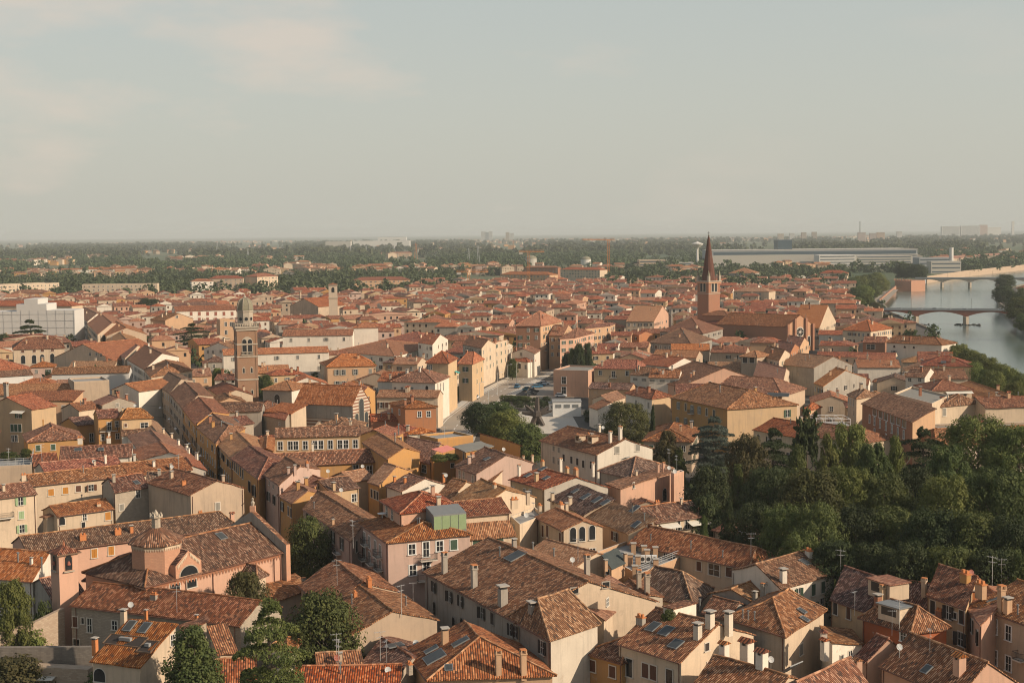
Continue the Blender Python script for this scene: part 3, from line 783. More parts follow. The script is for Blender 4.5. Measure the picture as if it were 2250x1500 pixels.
def water_mat():
    mm, t, b = newmat('water')
    b.inputs['Base Color'].default_value = (.050, .068, .060, 1); b.inputs['Roughness'].default_value = .16; b.inputs['Specular IOR Level'].default_value = .5
    g = nd(t, 'ShaderNodeNewGeometry')
    p = nd(t, 'ShaderNodeVectorMath', {0: g.outputs['Position'], 1: (1, .6, 1)}, operation='MULTIPLY').outputs[0]
    n = nd(t, 'ShaderNodeTexNoise', {'Vector': p, 'Scale': .55, 'Detail': 4.0, 'Roughness': .6}).outputs[0]
    n2 = nd(t, 'ShaderNodeTexNoise', {'Vector': p, 'Scale': .06, 'Detail': 3.0}).outputs[0]
    bp = nd(t, 'ShaderNodeBump', {'Height': math_(t, 'ADD', n, n2), 'Strength': .22, 'Distance': .35})
    t.links.new(bp.outputs[0], b.inputs['Normal'])
    b2 = mixc(t, ramp(t, n2, [(.45, (0, 0, 0)), (.7, (1, 1, 1))]), (.085, .12, .10, 1), (.135, .17, .14, 1))
    t.links.new(b2, b.inputs['Base Color'])
water_mat()
m = MB()
wv, we, wf, *_r2 = delaunay_2d_cdt([Vector((p.x, p.y)) for p in RIV], [(i, (i + 1) % len(RIV)) for i in range(len(RIV))], [], 1, 1e-4)
for f in wf: m.face([(wv[i].x, wv[i].y, RIVER_Z) for i in f], 'water')
tag(m.build('river'), 'grey green river curving through the town', None, None, 'structure')
# river walls
def strip_wall(name, pts, z0, z1, t, mat, label, cat, cap=None, kind=None):
    cap = cap or mat
    m = MB()
    n = len(pts)
    nor = []
    for i in range(n):
        d = (Vector(pts[min(i + 1, n - 1)][:2]) - Vector(pts[max(i - 1, 0)][:2])).normalized(); nor.append(Vector((-d.y, d.x)))
    zz = lambda z, i: z[i] if isinstance(z, (list, tuple)) else z
    L_ = 0
    for i in range(n - 1):
        a, b = Vector(pts[i][:2]), Vector(pts[i + 1][:2]); na, nb = nor[i] * t / 2, nor[i + 1] * t / 2; l2 = L_ + (b - a).length
        for sg in (1, -1):
            q = [(*(a + na * sg), zz(z0, i)), (*(b + nb * sg), zz(z0, i + 1)), (*(b + nb * sg), zz(z1, i + 1)), (*(a + na * sg), zz(z1, i))]
            uv = [(L_, q[0][2]), (l2, q[1][2]), (l2, q[2][2]), (L_, q[3][2])]
            if sg == 1: q.reverse(); uv.reverse()
            m.face(q, mat, uv)
        m.face([(*(a - na), zz(z1, i)), (*(b - nb), zz(z1, i + 1)), (*(b + nb), zz(z1, i + 1)), (*(a + na), zz(z1, i))], cap)
        L_ = l2
    for i, s in ((0, 1), (n - 1, -1)):
        a = Vector(pts[i][:2]); na = nor[i] * t / 2
        q = [(*(a + na), zz(z0, i)), (*(a - na), zz(z0, i)), (*(a - na), zz(z1, i)), (*(a + na), zz(z1, i))]
        m.face(q if s == 1 else q[::-1], mat)
    o = m.build(name)
    return tag(o, label, cat, None, kind)
R3 = [(p.x, p.y) for p in RIV]
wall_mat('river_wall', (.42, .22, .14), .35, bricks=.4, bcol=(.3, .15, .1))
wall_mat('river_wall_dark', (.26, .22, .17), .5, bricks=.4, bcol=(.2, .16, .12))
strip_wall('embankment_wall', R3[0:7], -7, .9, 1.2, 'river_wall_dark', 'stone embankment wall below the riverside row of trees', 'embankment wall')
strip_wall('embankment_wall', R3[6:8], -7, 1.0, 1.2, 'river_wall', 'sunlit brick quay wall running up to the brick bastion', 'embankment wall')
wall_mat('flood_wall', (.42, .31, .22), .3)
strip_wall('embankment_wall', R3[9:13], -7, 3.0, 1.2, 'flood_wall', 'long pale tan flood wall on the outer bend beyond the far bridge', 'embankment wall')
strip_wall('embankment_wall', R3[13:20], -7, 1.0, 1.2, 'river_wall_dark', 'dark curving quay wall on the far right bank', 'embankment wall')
# bastion
b0 = [at(x, y, RIVER_Z) for x, y in ((1966, 640), (2002, 641))]
d_ = (b0[1] - b0[0]); nn_ = Vector((-d_.y, d_.x, 0)).normalized()
m = MB(); base = [b0[0], b0[1], b0[1] + nn_ * 26, b0[0] + nn_ * 26]
base = [(p.x, p.y, -7) for p in base]
m.prism(base, [(x, y, 6) for x, y, z in base], 'river_wall', True)
for k in range(7):
    p = Vector(base[0]).lerp(Vector(base[1]), k / 6); m.box((p.x, p.y + .7, 6), 1.5, 1.2, 1.6, 'river_wall')
tag(m.build('bastion'), 'square brick river bastion with stumpy merlons', 'bastion')

def road(name, px, width, mat='asphalt', z=.012, label=None, kind='structure', world=False):
    pts = [Vector((p[0], p[1], 0)) if world else at(p[0], p[1], 0) for p in px]; m = MB(); n = len(pts)
    L_, R_ = [], []
    for i in range(n):
        d = (pts[min(i + 1, n - 1)] - pts[max(i - 1, 0)]); d.normalize(); s = Vector((-d.y, d.x, 0)) * width / 2
        L_.append(pts[i] + s); R_.append(pts[i] - s)
    for i in range(n - 1): m.face([(R_[i].x, R_[i].y, z), (R_[i + 1].x, R_[i + 1].y, z), (L_[i + 1].x, L_[i + 1].y, z), (L_[i].x, L_[i].y, z)], mat)
    o = tag(m.build(name), label, None, None, kind)
    return pts
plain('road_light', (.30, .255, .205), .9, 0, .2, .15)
plain('marking', (.6, .58, .54))
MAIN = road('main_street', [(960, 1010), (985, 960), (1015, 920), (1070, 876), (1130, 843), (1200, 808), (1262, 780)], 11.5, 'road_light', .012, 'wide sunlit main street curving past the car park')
m = MB()
def dashes(pts, off, mat, w=.18, dash=None):
    for i in range(len(pts) - 1):
        d = (pts[i + 1] - pts[i]); l = d.length; d.normalize(); s = Vector((-d.y, d.x, 0)); k = 0.0
        while k < l:
            e_ = min(l, k + (dash or l)); a = pts[i] + d * k + s * off; b = pts[i] + d * e_ + s * off
            m.face([(*(a - s * w)[:2], .02), (*(b - s * w)[:2], .02), (*(b + s * w)[:2], .02), (*(a + s * w)[:2], .02)], mat); k = e_ + (dash * 1.2 if dash else 1)
dashes(MAIN, 0, 'marking', .14, 3.5); dashes(MAIN, 4.6, 'marking', .12); dashes(MAIN, -4.6, 'marking', .12)
tag(m.build('road_markings'), 'white lane lines on the main street', None, None, 'structure')
m = MB()
for sg in (1, -1):
    for i in range(len(MAIN) - 1):
        d = (MAIN[i + 1] - MAIN[i]).normalized(); s = Vector((-d.y, d.x, 0)) * sg
        q = [MAIN[i] + s * 5.4, MAIN[i + 1] + s * 5.4, MAIN[i + 1] + s * 7.8, MAIN[i] + s * 7.8]
        if sg < 0: q = q[::-1]
        q = q[::-1] if ((q[1] - q[0]).cross(q[2] - q[0])).z < 0 else q
        m.prism([(p.x, p.y, 0) for p in q], [(p.x, p.y, .13) for p in q], 'paving')
tag(m.build('pavement'), 'pale pavements along the main street', None, None, 'structure')
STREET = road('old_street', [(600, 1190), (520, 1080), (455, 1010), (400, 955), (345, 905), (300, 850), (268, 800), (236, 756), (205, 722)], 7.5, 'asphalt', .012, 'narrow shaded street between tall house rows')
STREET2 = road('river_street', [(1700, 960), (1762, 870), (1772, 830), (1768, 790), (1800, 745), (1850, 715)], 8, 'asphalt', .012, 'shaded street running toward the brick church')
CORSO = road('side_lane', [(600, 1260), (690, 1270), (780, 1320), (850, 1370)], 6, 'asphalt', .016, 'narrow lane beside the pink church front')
def poly_sheet(name, px, mat, z, label, kind='structure'):
    m = MB(); q = [at(x, y, 0) for x, y in px]
    m.face([(p.x, p.y, z) for p in q], mat); return tag(m.build(name), label, None, None, kind)
poly_sheet('plaza', [(1115, 955), (1290, 950), (1262, 902), (1120, 905)], 'paving', .010, 'pale stone plaza round the dark sculpture')
poly_sheet('parking_lot', [(1150, 894), (1272, 898), (1250, 838), (1178, 846)], 'road_light', .018, 'open car park beside the pink annexe')
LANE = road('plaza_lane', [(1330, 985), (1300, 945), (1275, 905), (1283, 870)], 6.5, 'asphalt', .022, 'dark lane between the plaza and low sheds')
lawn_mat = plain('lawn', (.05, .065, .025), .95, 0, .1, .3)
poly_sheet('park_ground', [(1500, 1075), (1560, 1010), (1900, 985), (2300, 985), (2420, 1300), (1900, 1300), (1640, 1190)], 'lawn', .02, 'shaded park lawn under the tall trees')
road('quay_road', [(1905, 690), (1940, 655), (1960, 636)], 12, 'road_light', .014, 'grey quay road beside the brick river wall')

# ---------------------------------------------------------------- bridges
def bridge(label, pl, pr, z, width, nspan, mat, arch_drop, pier_mat, skip=()):
    a, b = at(*pl, z), at(*pr, z); d = b - a; l = d.length; d.normalize(); nrm = Vector((-d.y, d.x, 0)) 
    o = thing('bridge', label, 'bridge', ((a + b) / 2).xy.to_3d())
    O = (a + b) / 2; O.z = 0
    P = lambda u, w, zz: a - O + d * u + nrm * w + Vector((0, 0, zz - a.z))
    m = MB(); seg = 14
    for s in range(nspan):
        u0, u1 = l * s / nspan, l * (s + 1) / nspan
        for k in range(seg):
            ua, ub = u0 + (u1 - u0) * k / seg, u0 + (u1 - u0) * (k + 1) / seg
            fa, fb = ((2 * k / seg) - 1) ** 2, ((2 * (k + 1) / seg) - 1) ** 2
            za, zb = z - .9 - arch_drop * fa, z - .9 - arch_drop * fb
            m.face([P(ua, 0, za), P(ub, 0, zb), P(ub, 0, z), P(ua, 0, z)], mat); m.face([P(ub, width, zb), P(ua, width, za), P(ua, width, z), P(ub, width, z)], mat)
            m.face([P(ub, 0, zb), P(ua, 0, za), P(ua, width, za), P(ub, width, zb)], mat)
    m.build('span', o)
    m = MB(); m.face([P(0, 0, z + .01), P(l, 0, z + .01), P(l, width, z + .01), P(0, width, z + .01)], 'asphalt'); m.build('deck', o)
    m = MB()
    for w in (0, width):
        m.prism([P(0, w - .2, z), P(l, w - .2, z), P(l, w + .2, z), P(0, w + .2, z)], [P(0, w - .2, z + 1.0), P(l, w - .2, z + 1.0), P(l, w + .2, z + 1.0), P(0, w + .2, z + 1.0)], 'factory_grey')
    m.build('parapet', o)
    for s in range(1, nspan):
        m = MB(); u = l * s / nspan
        q = [P(u - 1.7, -1.5, -8), P(u, -3.2, -8), P(u + 1.7, -1.5, -8), P(u + 1.7, width + 1, -8), P(u - 1.7, width + 1, -8)]
        m.prism(q, [Vector((p.x, p.y, z - .9 - arch_drop + .2)) for p in q], pier_mat); m.build('pier', o)
    for s in range(5):
        m = MB(); u = l * (s + .5) / 5; p = P(u, .2, z + 1)
        m.tube(p, p + Vector((0, 0, 7)), .09, 'iron', 5); m.tube(p + Vector((0, 0, 7)), p + Vector((0, 0, 7.1)) + nrm * 1.2, .08, 'iron', 4); m.build('lamp_post', o)
    return a, d, nrm, l, z
wall_mat('bridge_red', (.24, .095, .065), .3, dirt=(.12, .08, .07))
BR1 = bridge('dark red three-arched road bridge over the river nearest the town', (1905, 681), (2235, 683), 4.5, 11, 3, 'bridge_red', 3.2, 'wall_stone')
BR2 = bridge('grey arched bridge farther up the river by the bastion', (2010, 612), (2255, 612), 4.5, 12, 4, 'wall_grey', 3.4, 'wall_stone')
# rocks heaped round the near bridge's piers
for s in (1, 2):
    a, d, nrm, l, z = BR1; p = a + d * (l * s / 3); rg = random.Random(s); m = MB()
    for k in range(26):
        q = p + d * rg.uniform(-7, 9) + nrm * rg.uniform(-6, 4); r = rg.uniform(.6, 1.6)
        pr = [(r, -.8), (r * rg.uniform(.7, 1.05), rg.uniform(.1, .5)), (r * .45, rg.uniform(.6, 1.1))]
        m.lathe((q.x, q.y, RIVER_Z - .1), pr, 6, 'rock', rg.uniform(0, 3))
    tag(m.build('rock_heap'), 'dark rocks heaped round the ' + ('left' if s == 1 else 'right') + ' pier of the red bridge', 'rocks', None, 'stuff')

# ---------------------------------------------------------------- cars
def car_mesh(body):
    def fn(m):
        sec = [(-2.1, .35, .9), (-2.05, .75, .95), (-1.1, .9, .8), (1.25, .9, .8), (2.05, .8, .85), (2.1, .35, .85)]
        W_ = .86
        b = [(-2.1, .28), (2.1, .28), (2.12, .72), (1.15, .88), (-1.5, .92), (-2.1, .8)]
        L3 = [(x, -W_, z) for x, z in b]; R3_ = [(x, W_, z) for x, z in b]
        m.face(L3, body); m.face(R3_[::-1], body)
        for i in range(len(b)):
            j = (i + 1) % len(b); m.face([L3[j], L3[i], R3_[i], R3_[j]], body)
        m.prism([(-1.9, -.74, .9), (1.0, -.74, .87), (1.0, .74, .87), (-1.9, .74, .9)], [(-1.35, -.6, 1.38), (.25, -.6, 1.42), (.25, .6, 1.42), (-1.35, .6, 1.38)], 'glass', False)
        m.prism([(-1.42, -.62, 1.36), (.3, -.62, 1.40), (.3, .62, 1.40), (-1.42, .62, 1.36)], [(-1.3, -.58, 1.45), (.2, -.58, 1.48), (.2, .58, 1.48), (-1.3, .58, 1.45)], body)
    return shared(('car', body), fn, 'body')
def wheel_mesh():
    def fn(m): m.tube((0, -.1, 0), (0, .1, 0), .32, 'tyre', 12); m.tube((0, -.11, 0), (0, .11, 0), .17, 'car_silver', 8)
    return shared(('wheel',), fn, 'wheel')
def car(label, p, ang, body, group='parked cars', z=0.0):
    o = thing('car', label, 'car', (p[0], p[1], z), group); o.rotation_euler = (0, 0, ang)
    link('body', car_mesh(body), o, (0, 0, .05))
    for x in (-1.3, 1.3):
        for y in (-.8, .8): link('wheel', wheel_mesh(), o, (x, y, .32))
# ---------------------------------------------------------------- houses measured from the photo
H = house
# --- bottom left
H('brick-edged cabin with a sunken roof terrace cut into striped red tiles', (196, 1453), (308, 1466), (392, 1368, 10.6), 7, 'shed', rise=3.6, wall='cream', tile='red', shed=0, ov=.25,
  win=[(0, 'a', 'k', 1.6, 1.6, (218, 1482)), (1, 'p', 'k', .8, 1.3, (387, 1402))], ch=[(209, 1425, 0, .9, 'terracotta'), (272, 1365, 0, 1.0)], sky=[(285, 1375, 1.0, 1.7), (318, 1379, 1.0, 1.7)])
H('long rubble-stone house with a broad mottled roof below the pink bell turret', (150, 1330), (526, 1374), 10.5, 8, 'gable', rise=2.1, wall='stone', tile='brown',
  win=[(0, 'c', 'b', .8, 1.4, (155, 1364)), (0, 'p', 'b', .8, 1.9, (197, 1373)), (0, 'n', 'b', .4, .8, (182, 1363)), (0, 'n', 'b', 1.0, .9, (158, 1409)), (0, 'p', 'b', .9, 1.2, (252, 1373))],
  ch=[(338, 1316, 4, .8, 'wall_grey'), (321, 1354, 0, .6, 'terracotta'), (432, 1365, 0, .6, 'terracotta')], extra=[('dish', 288, 1340), ('ant', 389, 1345, 0)])
H('cream flat-sided annexe right of the sunken roof terrace', (392, 1372), (398, 1385), (462, 1376), 8.5, 'shed', rise=.8, wall='cream', tile='brown', win=[(1, 'p', 'k', .7, 1.2, (430, 1396))], ch=[])
H('small red-tiled shed roof between the bushy tree and the cedar', (470, 1502), (566, 1496), 9, 5, 'gable', wall='cream', tile='red', win=None, ch=[])
H('little red lean-to roof above the bushy front tree', (478, 1438), (524, 1432), 6, 7, 'shed', wall='cream', tile='red', win=None, ch=[])
H('white cottage glimpsed behind the spreading cedar', (590, 1420), (634, 1440), (668, 1406), 8, 'hip', wall='white', tile='brown', win=None, ch=[])
H('narrow red roof under the aerials at the bottom edge', (640, 1512), (880, 1508), 8, 6, 'gable', wall='cream', tile='red', win=None, ch=[(748, 1478, 3, 1)], extra=[('ant', 745, 1470, 0)])
H('small red gabled roof right of the cedar trunk', (698, 1470), (800, 1462), 6, 6.5, 'gable', wall='cream', tile='red', win=None, ch=[(748, 1452, 0, .7)], extra=[('ant', 740, 1455), ('rdish', 741, 1458)])
H('low dark roof with one skylight and two satellite dishes', (775, 1478), (842, 1530), (966, 1440), 5.5, 'gable', rise=2.2, wall='stone', tile='old', win=None, ch=[(900, 1470, 4, .8), (968, 1440, 0, .8)], sky=[(868, 1418, 1.3, 1.9)],
  extra=[('dish', 913, 1408), ('dish', 914, 1425), ('ant', 836, 1450, 0), ('ant', 850, 1470, 0), ('dish', 853, 1485)])
H('brown house with two staggered gables beside the dark green tree', (690, 1340), (758, 1402), (967, 1360), 8, 'gable', rise=2.3, wall='beige', tile='brown', win=None,
  ch=[(780, 1310, 4, .7, 'terracotta'), (892, 1330, 3, 1), (773, 1325, 3, 1)], extra=[('ant', 882, 1345, 0), ('ant', 908, 1320, 1)])
H('brown roof with a lit far slope behind the two staggered gables', (655, 1285), (712, 1340), (880, 1298), 8, 'gable', rise=2.6, wall='beige', tile='brown', win=None, ch=[(811, 1283, 4, .9, 'terracotta')], extra=[('ant', 741, 1285, 0)])
H('low flat brown court roof under the pink church wall', (560, 1300), (600, 1322), (690, 1290), 5.5, 'shed', rise=.9, shed=1, wall='cream', tile='brown', win=None, ch=[(668, 1300, 2, .7, 'wall_grey')])
H('small porch house with a tiled cap against the church wall', (510, 1262), (566, 1272), (592, 1262), 8.5, 'hip', rise=1.6, wall='cream', tile='old', win=None, ch=[])
# --- the long row at the left, bottom to top
H('tall cream house with pale green shutters at the left edge', (-60, 1101), (83, 1084), 9, 11, 'gable', wall='cream', tile='brown',
  win=[(0, 'o', 'l', .95, 1.4, (45, 1101), (48, 1161)), (0, 'c', 'l', .95, 1.4, (47, 1131))], ch=[(8, 1078, 0, .8)], extra=[('balc', 0, 12, 1136, 2.6)])
H('cream row house with amber and brown shutters under a long striped roof', (70, 1067), (282, 1045), 9, 10, 'gable', wall='cream', tile='brown',
  win=[(0, 'c', 'm', 1.1, 1.3, (112, 1081), (144, 1077)), (0, 'c', 'b', 1.0, 1.2, (172, 1073)), (0, 'o', 'b', 1.1, 1.2, (200, 1071))], ch=[(52, 1050, 4, .8), (183, 1037, 3, 1)], extra=[('dish', 98, 1040)])
H('bright red low roof over a cream wall with amber shutters', (126, 1134), (252, 1117), 8, 7, 'gable', wall='cream', tile='red',
  win=[(0, 'a', 'm', 1.1, 1.5, (136, 1144)), (0, 'c', 'm', 1.1, 1.5, (237, 1133)), (0, 'p', 'b', .8, 1.1, (186, 1136)), (0, 'n', 'k', .7, 1.6, (183, 1156))], ch=[(217, 1113, 4, .7, 'wall_cream'), (180, 1100, 3, 1)])
H('small lean-to with a plain orange roof beside the bright red low roof', (86, 1134), (100, 1137), (127, 1134), 6.6, 'shed', rise=.5, wall='cream', tile='orange', win=None, ch=[])
H('square rubble-stone house with a dark gable and one grey window', (222, 1062), (252, 1081), (329, 1070), 10, 'gable', ax=1, wall='stone', tile='old',
  win=[(1, 'p', 'y', .9, 1.5, (303, 1084)), (1, 'c', 'y', .9, 1.2, (267, 1114))], ch=[(250, 1058, 0, .9)], sky=[(300, 1060, .9, 1.2)])
H('wide grey plaster gable house with a single closed window', (415, 1088), (541, 1071), 18, 11, 'gable', ax=1, wall='beige', tile='brown', wsh='y',
  win=[(0, 'c', 'y', .9, 1.4, (478, 1112))], ch=[(490, 1058, 0, .8), (404, 1065, 4, .7, 'terracotta'), (377, 1050, 0, .9)])
H('vivid red roof in the row left of the grey plaster gable', (284, 1046), (424, 1031), 11, 9.5, 'gable', wall='cream', tile='red', win=None, ch=[(338, 1025, 0, .8, 'wall_white'), (375, 1030, 0, .7)], extra=[('dish', 378, 1033), ('ant', 393, 1035)])
H('dark end house of the row beside the shaded yard', (320, 1056), (372, 1054), 7, 10, 'gable', wall='grey', tile='old', win=[(0, 'a', 'k', .8, 1.6, (352, 1098))], ch=[(350, 1046, 0, .9)])
H('narrow roof strip behind the amber-shuttered row house', (98, 1038), (270, 1021), 8, 10.5, 'gable', wall='cream', tile='red', win=None, ch=[(208, 1022, 0, .6), (232, 1019, 2, .6, 'wall_white')], extra=[('dish', 207, 1022)])
H('white-walled house with three skylights in a long brown roof', (129, 1009), (290, 1002), 11, 9.5, 'gable', wall='white', tile='brown', win=[(0, 'c', 'y', 1.0, .7, (150, 1022))],
  sky=[(172, 988, 1.4, 1.2), (222, 986, 1.1, 1.2), (259, 984, 1.0, 1.2)], ch=[(176, 969, 4, 1, 'wall_white'), (239, 968, 4, .9, 'wall_white'), (296, 1010, 0, .8, 'wall_white')])
H('pale house with a louvred window left of the three-skylight roof', (72, 1023), (130, 1019), 10, 9, 'gable', wall='cream', tile='brown', win=[(0, 'c', 'y', 1.2, 1.3, (81, 1034))], ch=[], extra=[('ant', 92, 1005, 0)])
TERR = H('beige building carrying a crowded roof terrace with railings', (-40, 1031), (70, 1025), 13, 9, 'flat', wall='beige', tile='deck', win=None)
H('ochre house with green shutters and a broad hipped roof', (57, 971), (187, 963), 15, 9, 'hip', ax=1, wall='ochre', tile='brown', win=[(0, 'c', 'g', 1.0, 1.4, (84, 984), (117, 982))], ins=(.45, 0), ch=[(95, 935, 2, .5)])
H('yellow ochre house with a corner balcony and white french windows', (215, 919), (265, 916), 9, 12, 'gable', wall='ochre', tile='brown', win=[(0, 'p', 'y', 1.0, 2.0, (240, 936)), (0, 'p', 'y', .9, 1.4, (257, 931), (258, 958)), (0, 'p', 'g', .9, 1.6, (226, 960))],
  extra=[('balc', 0, 238, 946, 4.5)], ch=[])
H('yellow ochre hip-roofed wing with one wide white window', (264, 921), (337, 917), 11, 12, 'hip', wall='yellow', tile='orange', win=[(0, 'p', 'y', 1.9, 1.3, (317, 934)), (0, 'c', 'b', .6, .8, (276, 934))], ch=[(270, 905, 0, .8)], ins=(.3, .3), extra=[('dish', 297, 897)])
H('low white house below the yellow ochre wing', (266, 957), (318, 955), 6, 9, 'gable', wall='white', tile='brown', win=None, ch=[(240, 960, 0, .8, 'wall_white')])
H('ochre link house with a white french window', (170, 935), (214, 930), 9, 9.5, 'gable', wall='ochre', tile='old', win=[(0, 'p', 'y', 1.2, 2.2, (201, 961))], ch=[])
for k, (a, b, c, lab, tl) in enumerate((((318, 957), (385, 972), (346, 926), 'tan street-side roof nearest the yellow ochre wing', 'tan'), ((300, 985), (418, 997), (388, 966), 'broad pinkish roof running down to the shaded street', 'tan'),
                                        ((306, 1011), (440, 1016), (416, 992), 'tan roof with a line of chimneys along the shaded street', 'tan'), ((392, 1034), (456, 1033), (440, 1013), 'orange roof end at the street corner', 'orange'))):
    H(lab, a, b, c, 9, 'gable', ax=1, wall='white' if k else 'cream', tile=tl, win=None, ch=[(b[0] - 8, b[1] - 8, 0, .9), (b[0] - 26, b[1] - 20, 0, .8)] if k != 3 else [], ov=.3)
H('pale yellow tall house with green shutters and a white awning', (-40, 895), (71, 900), 10, 13, 'gable', ax=1, wall='yellow', tile='orange', win=[(0, 'c', 'g', 1.0, 1.9, (27, 940), (35, 940), (44, 940)), (0, 'o', 'g', 1.1, 1.5, (41, 912)), (0, 'p', 'k', .9, 1.6, (28, 963), (36, 963))],
  extra=[('awn', 0, 42, 902, 4.0, 'awning_white')], ch=[(14, 874, 2, 1.4, 'wall_grey')])
H('peach blank-walled building with a thin red roof strip', (22, 881), (163, 879), 12, 12, 'shed', rise=1.6, wall='peach', tile='red', win=[(0, 'c', 'b', 1.1, 1.2, (90, 895)), (0, 'c', 'y', 1.0, 1.2, (140, 895))], ch=[])
H('dusty pink long roof at the left edge behind the peach building', (-40, 868), (152, 866), 14, 11.5, 'gable', wall='beige', tile='tan', win=None, ch=[])
H('tall blank beige block with a shallow corner buttress', (163, 842), (240, 838), 12, 15, 'flat', wall='beige', tile='deck', win=None)
H('white gable with a black window beside the tall blank block', (243, 856), (306, 860), 16, 12, 'gable', ax=1, wall='white', tile='orange', win=[(0, 'p', 'k', 1.8, 1.2, (256, 861))], ch=[])
H('small rusty roof in front of the tall blank block', (174, 902), (224, 896), 9, 10, 'gable', wall='cream', tile='red', win=None)
H('low gabled house left of the white gable with the black window', (222, 890), (300, 884), 9, 11, 'gable', ax=1, wall='stone', tile='tan', win=[(0, 'c', 'y', .8, 1, (258, 889))])
# --- left middle
H('cream palazzo with tall arched windows and a wide hipped roof', (27, 768), (144, 764), 22, 14, 'hip', wall='cream', tile='brown', w1='cream',
  win=[(0, 'a', 'g', 1.6, 3.4, (51, 790), (75, 789), (93, 788), (115, 786)), (0, 'c', 'b', 1.2, .9, (50, 772), (75, 771), (93, 770), (115, 769)), (0, 'o', 'g', 1.3, 1.6, (77, 808), (95, 807), (117, 806))], ins=(.28, .2))
H('pinkish gabled wing with a row of small square attic windows', (116, 786), (250, 793), 30, 10.5, 'gable', ax=1, wall='cream', tile='orange', win=[(0, 'p', 'k', 1.0, 1.1, (198, 778), (212, 778), (222, 780))], ch=[(163, 810, 2, .9)])
H('low cream gables in front of the pinkish gabled wing', (150, 807), (250, 806), 10, 9, 'gable', wall='cream', tile='tan')
H('house wrapped in white scaffold sheeting below the palazzo', (112, 822), (284, 818), 10, 11, 'gable', wall='sheeting', tile='brown', win=None, ch=[], trim='white_paint')
H('pale sheeted building front at the left edge', (-40, 830), (74, 823), 9, 10, 'gable', wall='sheeting', tile='brown', win=None, ch=[])
H('orange hipped roof in front of the white sheeting', (30, 847), (118, 846), 10, 10, 'hip', wall='cream', tile='orange', win=None)
H('brown low roof beside the orange hipped roof and the sheeting', (117, 849), (198, 848), 9, 10, 'gable', wall='cream', tile='tan', win=None)
# street row, right-hand side, from far to near
row = [((166, 690), (192, 706), (233, 693), 14, 'white', 'brown', 'white gable house first in the street row from the sheeted palace'),
       ((190, 709), (214, 735), (276, 713), 13, 'cream', 'orange', 'cream house second in the street row behind a lit roof'),
       ((213, 722), (232, 738), (324, 734), 12, 'beige', 'orange', 'big blank beige gable in the street row'),
       ((232, 748), (247, 768), (310, 752), 11, 'cream', 'tan', 'low roof wedged below the big blank beige gable'),
       ((247, 769), (274, 787), (330, 763), 12, 'cream', 'brown', 'street row house with a whitish gable end and brown roof'),
       ((279, 790), (316, 812), (394, 784), 12, 'white', 'brown', 'street row house with a long white party wall'),
       ((315, 811), (331, 829), (424, 813), 12.5, 'cream', 'brown', 'hip-ended cream corner house in the street row')]
for a, b, c, h_, wl, tl, lab in row:
    H(lab, a, b, c, h_, 'hip' if 'hip-ended' in lab else 'gable', wall=wl, tile=tl, dens=1.2, wsh='y')
H('dark-roofed segment of the long curved street facade', (343, 846), (372, 864), (424, 835), 12, 'gable', wall='beige', tile='old', wsh='k', ch=[])
H('brown-roofed second segment of the long curved street facade', (372, 864), (400, 897), (470, 870), 12, 'gable', wall='beige', tile='brown', wsh='k', ch=[(410, 840, 0, .7)])
H('brown-roofed third segment of the long curved street facade', (400, 897), (428, 933), (505, 908), 12, 'gable', wall='ochre', tile='brown', wsh='k', ch=[])
H('ochre street house with a small hipped dormer roof', (428, 935), (474, 975), (540, 940), 11.5, 'hip', wall='ochre', tile='brown', wsh='k', ins=(.1, .1), sky=[(500, 930, 1.5, 2.5)])
H('long white convent block behind the domed bell tower', (490, 780), (724, 773), 10, 13, 'gable', wall='white', tile='orange', wsh='y', storey=4.4, ch=[], dens=.45)
H('white block with small shutters behind the convent', (620, 738), (775, 736), 12, 15, 'gable', wall='white', tile='red', wsh='y', dens=.5, storey=5, ch=[(760, 725, 0, 1)])
H('tall white corner pavilion with an orange pyramid roof', (775, 720), (833, 719), 12, 17, 'hip', wall='white', tile='orange', dens=.3)
H('white hall with brick-red shutters in three rows', (386, 684), (519, 680), 14, 14, 'gable', wall='white', tile='red', wsh='r', win=[(0, 'c', 'r', 1.6, 2.2) + tuple((420 + 18 * k, 689) for k in range(6)) + tuple((420 + 18 * k, 702) for k in range(6))], ch=[])
H('peach gable house in front of the red-shuttered hall', (362, 704), (426, 700), 14, 12, 'gable', ax=1, wall='peach', tile='brown', win=[(0, 'n', 'k', .6, 1.4, (387, 696), (390, 696))])
H('peach flat-topped tower house left of the bell tower dome', (483, 704), (516, 703), 10, 16, 'flat', wall='peach', tile='deck', win=[(0, 'p', 'k', 1.3, 2, (496, 712), (508, 712), (497, 730))])
H('white gabled house with four small windows left of the bell tower', (446, 766), (514, 768), 14, 10, 'gable', ax=1, wall='white', tile='brown', win=[(0, 'c', 'y', 1.0, 1.2, (457, 773), (468, 773), (485, 772))])
H('grey square house with a dark hipped roof left of the bell tower', (455, 795), (493, 794), 10, 9, 'hip', wall='grey', tile='old', win=[(0, 'p', 'k', 1.2, 1.2, (470, 804))])
H('white blank house at the foot of the bell tower', (470, 834), (520, 834), 9, 7, 'gable', wall='white', tile='brown', win=[(0, 'a', 'k', 1, .8, (490, 838), (512, 838))])
